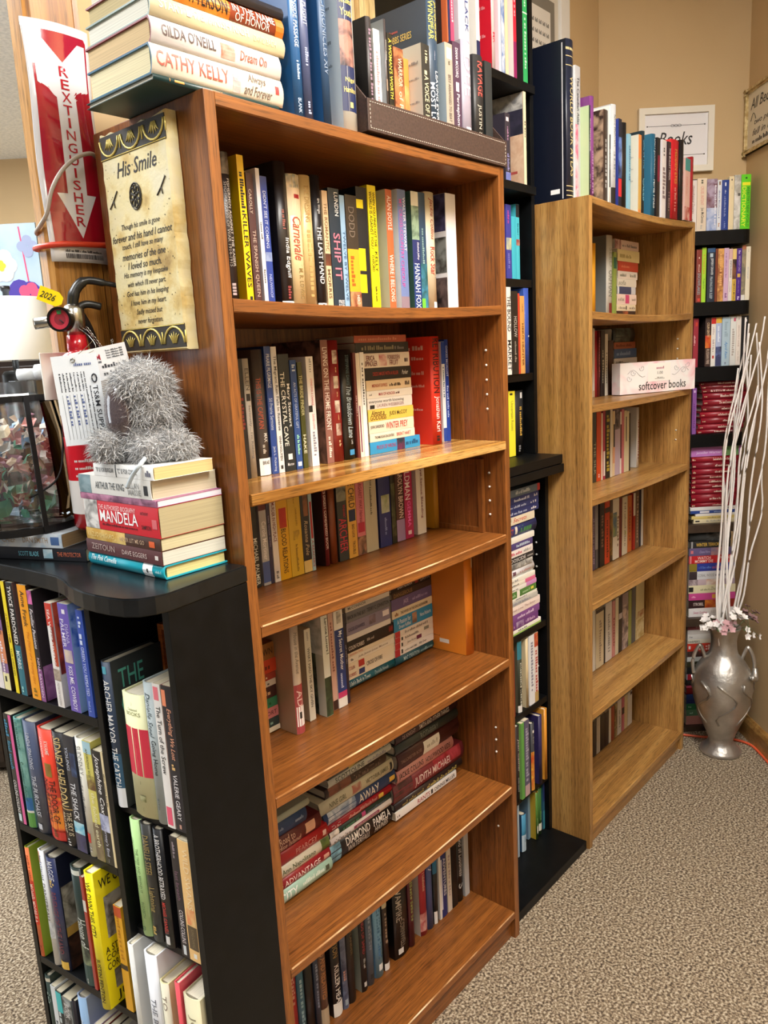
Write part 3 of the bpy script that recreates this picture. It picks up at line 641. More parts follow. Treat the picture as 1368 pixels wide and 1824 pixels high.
for a in (0.35 - 1.2, 0.35 + 0.9, 0.35 + 3.0, 0.35 + 4.0):
    mb = MB(); c, s = math.cos(a), math.sin(a); tv = Vector((-s, c, 0)) * 0.004
    p0, p1 = Vector((c * 0.0905, s * 0.0905, 0.222)), Vector((c * 0.1015, s * 0.1015, 0.002)); nr = Vector((c, s, 0)) * 0.003
    vs = [p0 - tv, p0 + tv, p0 + tv + nr, p0 - tv + nr, p1 - tv, p1 + tv, p1 + tv + nr, p1 - tv + nr]
    mb.add(vs, [(0, 3, 2, 1), (4, 5, 6, 7), (0, 1, 5, 4), (1, 2, 6, 5), (2, 3, 7, 6), (3, 0, 4, 7)]); mb.build('stand_leg', blm, t)
a = -1.22; c, s = math.cos(a), math.sin(a)
mb = MB(); mb.tube([(c * 0.095 + 0.007 * -s * math.cos(q * math.pi / 6), s * 0.095 + 0.007 * c * math.cos(q * math.pi / 6), 0.232 + 0.012 * math.sin(q * math.pi / 6)) for q in range(12)], 0.0024, 6, closed=True)
mb.tube(smooth([(c * 0.097, s * 0.097, 0.222), (c * 0.103 - 0.015, s * 0.103 - 0.004, 0.16), (c * 0.105 - 0.045, s * 0.105 - 0.01, 0.09), (c * 0.103 - 0.08, s * 0.103 + 0.02, 0.06)]), 0.0018, 6); mb.build('handle', blm, t)
# potpourri: petals, pods and leaves
pc = ['d08a80', 'e8cdb0', 'a8645c', 'f2e8d4', '7ac4a0', 'f4efe6', 'e0b4aa', '9abcdc', 'f6f0e4', 'b48090']
mb = MB(); r = random.Random(11)
for i in range(150):
    a = r.uniform(0, 6.28); rr = 0.078 * math.sqrt(r.random()); z = r.uniform(0.028, 0.19); sz = r.uniform(0.009, 0.021)
    cpt = Vector((rr * math.cos(a), rr * math.sin(a), z)); lim = 0.084 - 0.0 - z * 0.03
    if rr + sz > lim: cpt *= 1; cpt.x *= (lim - sz) / rr; cpt.y *= (lim - sz) / rr
    mi = (4 if z < 0.06 and r.random() < 0.6 else r.randrange(10))
    u = Vector((r.gauss(0, 1), r.gauss(0, 1), r.gauss(0, 1))).normalized(); v = u.orthogonal().normalized(); n = u.cross(v)
    ps = [cpt + u * sz * math.cos(q * 1.0472) + v * sz * 0.7 * math.sin(q * 1.0472) + n * sz * (0.25 if q % 2 else -0.1) for q in range(6)]
    mb.add([cpt + n * sz * 0.3] + ps, [(0, 1 + q, 1 + (q + 1) % 6) for q in range(6)], mi)
mb.build('potpourri', [plain(q, 0.6) for q in pc], t, 'stuff')
# white bottle caps lying on the jar rim
t = thing('bottle_cap', 'pair of white plastic bottle caps lying on the glass jar', 'bottle caps', (-0.115, 0.378, 1.4485))
wp = plain('e8ecee', 0.4)
for q, (dx, R_, L_) in enumerate(((-0.018, 0.0095, 0.03), (0.012, 0.0125, 0.022))):
    mb = MB(); ax = RX
    prof = [(0, 0), (R_, 0), (R_, L_), (R_ * 0.8, L_), (R_ * 0.8, L_ * 0.3), (0, L_ * 0.3)]
    mb.lathe(prof, 0, 0, 20, fn=lambda v, dx=dx, R_=R_: Vector((0, 0, R_ - 0.0002)) + ax * (dx + v.z) + Vector((0, 0, 1)) * v.x + FX * v.y); mb.build('cap', wp, t)
mb = MB(); mb.box(-0.03, 0.04, -0.012, 0.012, -0.0012, -0.0001); mb.build('glass_lid', gl, t)

# ------------------------------------------------------------------ grey plush on the book stack
t = thing('plush_toy', 'grey fluffy plush figure sitting on the book stack under the plaque', 'plush toy', (-0.066, 0.118, 1.3200))
blobs = [((0.0, 0.0, 0.034), (0.044, 0.046, 0.032)), ((0.004, -0.002, 0.076), (0.042, 0.042, 0.044)), ((-0.002, 0.002, 0.112), (0.044, 0.043, 0.036)), ((-0.050, 0.028, 0.026), (0.026, 0.028, 0.025)), ((-0.022, -0.034, 0.020), (0.026, 0.026, 0.019)), ((0.010, -0.052, 0.022), (0.026, 0.026, 0.022))]
mb = MB()
for c, s_ in blobs: mb.ball(c, 1, 18, 12, 0, s_)
mb.build('body', plain('8a8988', 0.9), t)
fur = MB(); r = random.Random(21)
for c, s_ in blobs:
    n = int(30000 * (s_[0] * s_[1] + s_[1] * s_[2] + s_[0] * s_[2]) / 0.0052 / 6)
    for i in range(n):
        d_ = Vector((r.gauss(0, 1), r.gauss(0, 1), r.gauss(0, 1))).normalized()
        p = Vector(c) + Vector((d_.x * s_[0], d_.y * s_[1], d_.z * s_[2]))
        if p.z < 0.004: continue
        nn = Vector((d_.x / s_[0], d_.y / s_[1], d_.z / s_[2])).normalized()
        g = (0.45 * nn + 0.95 * Vector((r.gauss(0, 1), r.gauss(0, 1), r.gauss(0, 1) - 0.5)).normalized()).normalized()
        L_ = r.uniform(0.010, 0.020); sd = g.cross(Vector((r.gauss(0, 1), r.gauss(0, 1), r.gauss(0, 1)))).normalized() * r.uniform(0.0003, 0.0006)
        g2 = (g + 0.6 * Vector((r.gauss(0, 0.6), r.gauss(0, 0.6), -0.5))).normalized()
        m1 = p + g * L_ * 0.55; e = m1 + g2 * L_ * 0.45
        if e.z < 0.001: e.z = 0.001
        if m1.z < 0.001: continue
        fur.add([p - sd, p + sd, m1 + sd * 0.8, m1 - sd * 0.8, e], [(0, 1, 2, 3), (3, 2, 4)], r.choice((0, 0, 1, 1, 2)))
fur.build('fur', [plain('abacad', 0.9), plain('c4c5c6', 0.9), plain('8c8c8d', 0.9)], t, 'stuff')
vz, nt, b2 = nmat('smoky_visor'); b2.inputs['Base Color'].default_value = rgb('7a6a6c'); b2.inputs['Roughness'].default_value = 0.08; b2.inputs['Transmission Weight'].default_value = 0.6; b2.inputs['Coat Weight'].default_value = 1
mb = MB(); mb.ball((-0.040, 0.014, 0.072), 1, 20, 12, 0, (0.016, 0.030, 0.046)); mb.build('visor', vz, t)
mb = MB(); mb.tube(smooth([(-0.045, -0.052, 0.010), (-0.060, -0.060, 0.002), (-0.067, -0.050, -0.012), (-0.072, -0.040, -0.03)]), 0.003, 6); mb.build('ribbon', plain('aab4ba', 0.4), t)

# ------------------------------------------------------------------ price box on the oak bookcase
t = thing('price_box', 'pink and white sign box reading softcover books on the oak bookcase', 'sign box', (1.60, 0.0, 1.3016))
pinkm = noise_mat('pink_marble', [(0.32, 'e8a8b4'), (0.46, 'f0d6da'), (0.6, 'efecec')], 9, rough=0.4, detail=3, distort=1.0)
BX0 = (1.600 - 1.60, 0.115); BX1 = (1.893 - 1.60, -0.010)
_a = Vector((BX1[0] - BX0[0], BX1[1] - BX0[1], 0)); BL = _a.length; _a.normalize(); _in = Vector((-_a.y, _a.x, 0)); BH = 0.096; BD = 0.036
def bxp(u, v, e=0.0): return Vector((BX0[0], BX0[1], 0)) + _a * u + Vector((0, 0, v)) - _in * e
mb = MB(); vs = [bxp(u, v, e) for e in (0, -BD) for u, v in ((0, 0), (BL, 0), (BL, BH), (0, BH))]
mb.add(vs, [(0, 1, 2, 3), (7, 6, 5, 4), (0, 4, 5, 1), (1, 5, 6, 2), (2, 6, 7, 3), (3, 7, 4, 0)]); mb.build('box_body', pinkm, t)
tx = MB(); letter(tx, 0, 'softcover books', lambda a, b_: bxp(BL * 0.24 + a, 0.009 + b_, 0.0006), BL * 0.63, 0.026)
letter(tx, 0, '1.00', lambda a, b_: bxp(BL * 0.485 + a, 0.056 + b_, 0.0006), BL * 0.07, 0.009); letter(tx, 1, '~5', lambda a, b_: bxp(BL * 0.47 + a, 0.072 + b_, 0.0006), BL * 0.10, 0.008)
tx.add([bxp(BL * u, v, 0.0006) for u, v in ((0.45, 0.0415), (0.58, 0.0415), (0.58, 0.0425), (0.45, 0.0425))], [(0, 1, 2, 3)], 0); letter(tx, 0, '~9', lambda a, b_: bxp(BL * 0.48 + a, 0.0445 + b_, 0.0006), BL * 0.08, 0.0025)
tx.build('sign_lettering', [plain('2a2a2c', 0.5), plain('b87a8c', 0.5)], t)
mb = MB(); mb.add([bxp(BL * u, v, 0.0003) for u, v in ((0.36, 0.034), (0.66, 0.034), (0.66, 0.090), (0.36, 0.090))], [(0, 1, 2, 3)]); mb.build('paper_label', plain('efede8', 0.5), t)
mb = MB()
def swirl(cx, cy, sx, k):
    pts = []
    for q in range(22):
        a = q * 0.42; rr = 0.0095 * (1 - q / 26); pts.append(bxp(cx + sx * (rr * math.cos(a) + q * 0.0008 * k), cy + rr * math.sin(a), 0.0006))
    mb.tube(pts, 0.0006, 5)
for cx, cy, sx in ((0.045, 0.062, 1), (0.03, 0.045, 1), (0.095, 0.075, -1), (BL - 0.045, 0.062, -1), (BL - 0.028, 0.078, -1), (BL - 0.09, 0.07, 1)): swirl(cx, cy, sx, 1)
mb.tube([bxp(0.03 + 0.012 * q, 0.062 + 0.012 * math.sin(q * 0.9), 0.0006) for q in range(7)], 0.0006, 5); mb.tube([bxp(BL - 0.03 - 0.012 * q, 0.062 + 0.012 * math.sin(q * 0.9), 0.0006) for q in range(7)], 0.0006, 5)
mb.build('scroll_ornament', plain('a9a6ac', 0.5), t)

# ------------------------------------------------------------------ framed Books sign on the corner wall
def on_wall_b(t_, z, e): return cw(2.868 - e, t_, z)
t = thing('framed_sign', 'white framed sign reading Books on the beige corner wall', 'sign', tuple(on_wall_b(1.06, 2.024, 0)))
o0 = on_wall_b(1.06, 2.024, 0)
FWd, FH = 0.256, 0.208
def fb(u, v, e): return RX * (u - FWd / 2) + Vector((0, 0, v)) - FX * e
def bar(mbx, u0, u1, v0, v1, e0, e1, f=fb, mi=0):
    vs = [f(u, v, e) for e in (e1, e0) for u, v in ((u0, v0), (u1, v0), (u1, v1), (u0, v1))]
    mbx.add(vs, [(0, 1, 2, 3), (7, 6, 5, 4), (0, 4, 5, 1), (1, 5, 6, 2), (2, 6, 7, 3), (3, 7, 4, 0)], mi)
B = 0.02; mb = MB()
bar(mb, 0, FWd, 0, B, 0.0005, 0.018); bar(mb, 0, FWd, FH - B, FH, 0.0005, 0.018); bar(mb, 0, B, B, FH - B, 0.0005, 0.018); bar(mb, FWd - B, FWd, B, FH - B, 0.0005, 0.018)
mb.build('frame', plain('e6e0d2', 0.4), t)
mb = MB(); bar(mb, B, FWd - B, B, FH - B, 0.0005, 0.010); mb.build('print', plain('e9e8ec', 0.25), t)
tx = MB(); letter(tx, 0, 'Books', lambda a, b_: fb(0.070 + a, 0.088 + b_, 0.0105), 0.115, 0.042, True)
for v in (0.150, 0.055):
    bar(tx, 0.028, FWd - 0.028, v, v + 0.0012, 0.0101, 0.0106)
    for u in (0.03, FWd - 0.03): tx.ball(fb(u, v + 0.0006, 0.0104), 0.0022, 8, 6)
    for u in (-0.012, 0, 0.012): tx.tube([fb(FWd / 2 + u + 0.006 * math.cos(q * math.pi / 5), v + 0.0006 + 0.004 * math.sin(q * math.pi / 5), 0.0106) for q in range(10)], 0.0006, 5, closed=True)
tx.build('sign_lettering', plain('26262a', 0.5), t)
# ornate framed verse on the right wall
def wc(d, z, e): return cw(d, 1.3085 - e, z)
t = thing('framed_verse', 'champagne ornate framed handwritten verse on the right beige wall', 'picture', tuple(wc(2.72, 2.17, 0)))
oc = wc(2.72, 2.17, 0)
PW2, PH2 = 0.28, 0.205
def fc(u, v, e): return -FX * (u - 0.145) + Vector((0, 0, v - PH2 / 2)) - RX * e
champ = noise_mat('champagne_metal', [(0.4, 'b09868'), (0.6, 'd8c79a')], 60, rough=0.35, metal=0.5, bump=0.3, bscale=150)
mb = MB(); B = 0.014
for k, (e, bb) in enumerate(((0.010, B), (0.015, B * 0.55))):
    bar(mb, 0, PW2, 0, bb, 0.0005, e, fc); bar(mb, 0, PW2, PH2 - bb, PH2, 0.0005, e, fc); bar(mb, 0, bb, bb, PH2 - bb, 0.0005, e, fc); bar(mb, PW2 - bb, PW2, bb, PH2 - bb, 0.0005, e, fc)
mb.build('frame', champ, t)
mb = MB(); r = random.Random(4)
for u in (0.006, PW2 - 0.006):
    for v in (0.006, PH2 - 0.006):
        for k in range(9): mb.ball(fc(u + r.uniform(-0.012, 0.012), v + r.uniform(-0.012, 0.012), 0.015), r.uniform(0.003, 0.005), 8, 6)
mb.build('corner_ornament', champ, t)
mb = MB(); bar(mb, B, PW2 - B, B, PH2 - B, 0.0005, 0.006, fc); mb.build('print', plain('d9cdb4', 0.5), t)
tx = MB(); vi = plain('3a3630', 0.6)
for s_, u, v, L_, h_ in (('All Because', 0.03, 0.135, 0.2, 0.034), ('two people', 0.06, 0.078, 0.16, 0.022), ('fell in love', 0.05, 0.05, 0.17, 0.020)): letter(tx, 0, s_, lambda a, b_, u=u, v=v: fc(u + a, v + b_, 0.0065), L_, h_, True)
letter(tx, 0, '~16', lambda a, b_: fc(0.05 + a, 0.026 + b_, 0.0065), 0.17, 0.014)
tx.tube([fc(0.035 + 0.035 * q / 6, 0.100 + 0.022 * math.sin(q * 0.52), 0.0068) for q in range(7)], 0.0009, 5); tx.build('verse_lettering', vi, t)
# framed print with grey mat on the pale door
t = thing('framed_print', 'print with wide grey mat hung on the pale door behind the atlas', 'picture', (1.47, 0.3445, 2.2))
mb = MB(); mb.box(-0.30, 0.142, -0.010, -0.0005, -0.18, 0.27, b=0.001); mb.build('mat_board', plain('7a756c', 0.6), t)
mb = MB(); mb.box(-0.265, 0.113, -0.0115, -0.0102, -0.15, 0.235); mb.build('print', plain('d6d2cc', 0.4), t)
tx = MB()
for i in range(8):
    for k in range(5): letter(tx, 0, '~3', lambda a, b_, i=i, k=k: (0.0 + k * 0.022 + a, -0.0118, 0.19 - i * 0.028 + b_), 0.014, 0.012)
tx.build('print_marks', plain('5a5a58', 0.6), t)

# ------------------------------------------------------------------ silver vase with branches
t = thing('vase', 'large silver embossed vase holding white branches in the corner', 'vase', tuple(cw(2.600, 1.166)))
silver = noise_mat('silver', [(0.35, 'a8a49e'), (0.65, 'ccc8c2')], 12, rough=0.42, metal=0.85, bump=0.9, bscale=30, detail=5)
prof = [(0, 0.0), (0.068, 0.0), (0.071, 0.006), (0.068, 0.014), (0.05, 0.03), (0.042, 0.045), (0.043, 0.062), (0.047, 0.066), (0.048, 0.072), (0.060, 0.10), (0.080, 0.15), (0.095, 0.20), (0.100, 0.245), (0.098, 0.285), (0.088, 0.32), (0.068, 0.352), (0.05, 0.372), (0.0445, 0.39), (0.042, 0.42), (0.045, 0.445), (0.053, 0.465), (0.056, 0.472), (0.053, 0.474), (0.042, 0.455), (0.037, 0.42), (0.037, 0.38), (0.0, 0.372)]
mb = MB(); mb.lathe(prof, 0, 0, 48); mb.build('body', silver, t)
for sgn_ in (-1, 1):
    dv = (RX * sgn_ * 0.87 + FX * (-0.35 if sgn_ > 0 else 0.2)).normalized(); mb = MB()
    mb.tube(smooth([dv * 0.060 + Vector((0, 0, 0.355)), dv * 0.072 + Vector((0, 0, 0.392)), dv * 0.080 + Vector((0, 0, 0.40)), dv * 0.095 + Vector((0, 0, 0.37)), dv * 0.101 + Vector((0, 0, 0.335)), dv * 0.097 + Vector((0, 0, 0.295))]), 0.0065, 8)
    if sgn_ > 0:
        s2 = (dv - FX * 0.8).normalized(); mb.tube(smooth([dv * 0.103 + Vector((0, 0, 0.325)), (dv + s2).normalized() * 0.107 + Vector((0, 0, 0.298)), s2 * 0.104 + Vector((0, 0, 0.312))]), 0.009, 8)
    mb.build('handle', silver, t)
rel = MB(); r = random.Random(9)
for k in range(7):
    a0 = 0.9 * k; pts = []
    for q in range(9):
        z = 0.13 + 0.16 * q / 8; a = a0 + 0.35 * math.sin(q * 0.8 + k); R_ = 0.073 + (z - 0.13) * 0.30 - max(0, z - 0.22) * 0.27
        pts.append((R_ * math.cos(a), R_ * math.sin(a), z))
    rel.tube(pts, 0.004, 6)
rel.build('embossed_relief', silver, t)
vloc = cw(2.600, 1.166)
brm = plain('ebe7e4', 0.5)
def vb(u, dd, z): return RX * u + FX * dd + Vector((0, 0, z))
r = random.Random(17)
tips = [(0.030, 1.47), (0.045, 1.52), (0.062, 1.50), (0.072, 1.50), (0.082, 1.44), (0.125, 1.58), (0.07, 1.40), (0.055, 1.45), (0.128, 1.45), (0.0, 1.36), (0.09, 1.47), (0.05, 1.38), (0.078, 1.52), (0.066, 1.30), (0.128, 1.02)]
for i, (u1, z1) in enumerate(tips):
    u0 = -0.026 + 0.05 * (i % 5) / 4; d0 = 0.02 * ((i * 7) % 5 - 2) / 2; bow = (-0.035, -0.02, 0.012, -0.028, 0.018, -0.006)[i % 6]; ph = r.uniform(0, 6)
    cpb = []
    for q in range(12):
        s_ = q / 11; z = 0.40 + (z1 - 0.40) * s_
        uu = u0 * (1 - s_) + u1 * s_ + bow * math.sin(math.pi * s_) + 0.014 * math.sin(ph + s_ * 12) * (0.3 + 0.7 * s_)
        uu = min(uu, 0.128); dd = d0 * (1 - s_) + (-0.03 + 0.02 * (i % 4)) * s_ + 0.008 * math.cos(ph + s_ * 9)
        cpb.append(vb(uu, dd, z))
    mb = MB(); P_ = smooth(cpb, 4); mb.tube(P_, [0.0040 - 0.0014 * q / len(P_) for q in range(len(P_))], 7)
    o = mb.build('dried_branch', brm); o.location = vloc
    one(o, 'thin bare curly white branch standing in the silver vase', 'branch', 'white branches in the silver vase')
r = random.Random(23)
FL = [('white', 'ece8e6', (-0.080, -0.03, 0.505), 11, 'white blossom sprig drooping over the vase rim beside the bookcase'), ('white', 'f0ecea', (0.020, -0.05, 0.535), 9, 'white blossom sprig rising in front of the branches'), ('white', 'eeeae8', (0.062, -0.045, 0.487), 6, 'small white blossom low on the vase rim by the wall'), ('pink', 'c49aa0', (-0.02, -0.055, 0.495), 10, 'dusty pink blossom sprig over the front vase rim'), ('mauve', '8a6a6c', (0.080, -0.02, 0.518), 12, 'brownish mauve blossom sprig at the wall side of the vase'), ('white', 'e6e2e2', (-0.055, -0.052, 0.492), 6, 'white blossom hanging lowest in front of the vase neck')]
for nm, hx, c, n, lab in FL:
    tt = thing('blossom_sprig', lab, 'flower', tuple(vloc), group='artificial blossoms in the silver vase')
    st_ = MB(); base = vb(c[0] * 0.35, c[1] * 0.3, 0.455); st_.tube([base - Vector((0, 0, 0.03)), base, vb(*c)], 0.0012, 5)
    pe = MB()
    for k in range(n):
        ctr = Vector(vb(*c)) + Vector((r.gauss(0, 0.017), r.gauss(0, 0.014), r.gauss(0, 0.013)))
        st_.tube([vb(*c), ctr], 0.0008, 4)
        ax = (ctr - vb(c[0] * 0.5, 0, 0.44)).normalized(); ux = ax.orthogonal().normalized(); vx = ax.cross(ux)
        for q in range(5):
            a = q * 1.2566; dr = ux * math.cos(a) + vx * math.sin(a); sd = ax.cross(dr)
            p0 = ctr; p1 = ctr + dr * 0.008 + sd * 0.0055 + ax * 0.003; p2 = ctr + dr * 0.0135 + ax * 0.0055; p3 = ctr + dr * 0.008 - sd * 0.0055 + ax * 0.003; pm = ctr + dr * 0.008 + ax * 0.0012
            pe.add([p0, p1, p2, p3, pm], [(0, 1, 4), (1, 2, 4), (2, 3, 4), (3, 0, 4)], 0, True)
    st_.build('stem', plain('5a6a44', 0.6), tt); pe.build('petal', plain(hx, 0.6), tt)
    lf = MB(); p = vb(c[0] * 0.8, c[1] * 0.9, c[2] - 0.02); lf.add([p, p + Vector((0.008, 0.004, 0.006)), p + Vector((0.02, 0.0, 0.0)), p + Vector((0.008, -0.006, 0.0))], [(0, 1, 2, 3)]); lf.build('leaf', plain('6a8a50', 0.6), tt)
# orange cord on the carpet
mb = MB(); pts = smooth([tuple(cw(d, l, 0.0048)) for d, l in ((2.735, 1.04), (2.72, 1.09), (2.70, 1.14), (2.685, 1.20), (2.665, 1.25), (2.625, 1.285), (2.56, 1.290), (2.45, 1.286), (2.2, 1.280))], 6)
mb.tube(pts, 0.0045, 8); one(mb.build('extension_cord', plain('e2603a', 0.5)), 'orange extension cord running along the baseboard behind the vase', 'cord')

# ------------------------------------------------------------------ far left: lamp, cabinet, canvas, frame
def at(u_lat, d, z): return cw(d, u_lat, z)
def ray_lat(px, d): return (px - 684) / 1397.53 * d
t = thing('cabinet', 'dark brown cabinet standing far behind the lamp', 'cabinet', tuple(at(-1.45, 2.72, 0)), rz=math.atan2(RX.y, RX.x))
dkw = wood('dark_cabinet', 'X', '241a15', '2e211a', '3a2a20', cath=0.2)
mb = MB(); mb.box(-0.45, 0.45, 0, 0.35, 0.02, 1.52, b=0.003); mb.build('body', dkw, t)
for k in (0, 1):
    mb = MB(); mb.box(-0.44 + 0.445 * k, -0.01 + 0.445 * k, -0.018, -0.0005, 0.05, 1.49, b=0.003); o = mb.build('door', dkw, t)
    mb = MB(); mb.ball((-0.05 + 0.1 * k, -0.028, 0.8), 0.011, 10, 8); mb.build('knob', plain('8a7a5a', 0.3, 0.9), o)
mb = MB(); mb.box(-0.46, 0.46, -0.02, 0.36, 1.5205, 1.545, b=0.003); mb.build('top', dkw, t)
t = thing('side_table', 'small dark table carrying the lamp with white shade', 'table', tuple(at(-1.12, 2.15, 0)), rz=math.atan2(RX.y, RX.x))
mb = MB(); mb.box(-0.3, 0.22, -0.16, 0.2, 1.25, 1.275, b=0.003); mb.build('tabletop', dkw, t)
for x in (-0.28, 0.18):
    for y in (-0.14, 0.16):
        mb = MB(); mb.box(x, x + 0.03, y, y + 0.03, 0, 1.2495, b=0.002); mb.build('leg', dkw, t)
t = thing('table_lamp', 'table lamp with white drum shade and black column base', 'lamp', tuple(at(-0.965, 2.15, 1.2752)))
mb = MB(); mb.lathe([(0, 0), (0.055, 0), (0.055, 0.012), (0.038, 0.02), (0.038, 0.185), (0.03, 0.195), (0.008, 0.197), (0.008, 0.40), (0.012, 0.405), (0.012, 0.415), (0, 0.415)], 0, 0, 28); mb.build('base', plain('17181b', 0.35), t)
sh, nt, b_ = nmat('lamp_shade_cloth'); b_.inputs['Base Color'].default_value = rgb('e6ecef'); b_.inputs['Roughness'].default_value = 0.8
mb = MB(); mb.lathe([(0.112, 0.222), (0.097, 0.382), (0.095, 0.382), (0.110, 0.222), (0.112, 0.222)], 0, 0, 40); mb.build('lamp_shade', sh, t)
mb = MB()
for k in range(3): mb.tube([(0, 0, 0.38), (0.096 * math.cos(k * 2.094), 0.096 * math.sin(k * 2.094), 0.38)], 0.0015, 5)
mb.tube([(0.05, -0.06, 0.26), (0.055, -0.065, 0.2), (0.06, -0.07, 0.15)], 0.001, 5); mb.build('shade_frame', plain('c9a24a', 0.4, 0.5), t)
# flower canvas on the cabinet
t = thing('canvas_painting', 'pale blue canvas painting of poppies standing on the dark cabinet', 'painting', tuple(at(-1.345, 2.82, 1.5455)), rz=math.atan2(RX.y, RX.x))
CWd, CH = 0.42, 0.42
mb = MB(); mb.box(-CWd / 2, CWd / 2, 0, 0.025, 0, CH); mb.build('canvas', noise_mat('canvas_wash', [(0.35, '9fbbd6'), (0.65, 'bccfe2')], 5, rough=0.7), t)
def cv(u, v, e): return (u - CWd / 2, -e, v)
pa = MB()
def petals(cx, cy, n, R_, mi, e, sq=0.55):
    for q in range(n):
        a = 2 * math.pi * q / n; c = (cx + R_ * 0.55 * math.cos(a), cy + R_ * 0.55 * math.sin(a))
        pts = [cv(c[0] + R_ * 0.5 * math.cos(k * 0.5236), c[1] + R_ * 0.5 * math.sin(k * 0.5236), e + 0.0001 * q) for k in range(12)]
        pa.add(pts, [list(range(12))], mi)
petals(0.285, 0.285, 6, 0.055, 0, 0.0006); petals(0.285, 0.285, 5, 0.018, 1, 0.0016); petals(0.35, 0.16, 7, 0.075, 2, 0.0006); petals(0.375, 0.185, 5, 0.04, 3, 0.0018); petals(0.385, 0.345, 4, 0.035, 4, 0.0006); petals(0.10, 0.2, 6, 0.07, 2, 0.0006); petals(0.12, 0.34, 6, 0.04, 3, 0.0006)
for u0, u1, mi in ((0.25, 0.24, 5), (0.36, 0.385, 3), (0.15, 0.16, 5)): pa.add([cv(u0, 0.41, 0.0004), cv(u0 + 0.005, 0.41, 0.0004), cv(u1 + 0.005, 0.02, 0.0004), cv(u1, 0.02, 0.0004)], [(0, 1, 2, 3)], mi)
pa.build('painted_flowers', [plain('efe2d6', 0.7), plain('ecd83a', 0.7), plain('4a3aa0', 0.7), plain('e0507a', 0.7), plain('9aa6c8', 0.7), plain('5a6ab0', 0.7)], t)
t = thing('picture_frame', 'tall black picture frame leaning behind the wooden post', 'picture frame', tuple(at(-1.392, 3.17, 0.0)), rz=math.atan2(RX.y, RX.x))
mb = MB(); fw = 0.032; bkf = plain('23262b', 0.35)
mb.box(-0.0, fw, 0, 0.025, 1.2, 2.03, b=0.002); mb.box(0.45, 0.45 + fw, 0, 0.025, 1.2, 2.03, b=0.002); mb.box(fw + 0.0002, 0.4498, 0, 0.025, 2.0, 2.03, b=0.002); mb.box(fw + 0.0002, 0.4498, 0, 0.025, 1.2, 1.23, b=0.002); mb.build('frame', bkf, t)
mb = MB(); mb.box(fw, 0.45, 0.012, 0.018, 1.23, 2.0); mb.build('picture', plain('5a5560', 0.3), t)
mb = MB(); mb.box(0.0, 0.48, 0.03, 0.06, 0, 1.1995, b=0.002); mb.box(0.0, 0.48, -0.08, 0.03, 1.17, 1.1995, b=0.002); mb.build('easel_back', dkw, t)
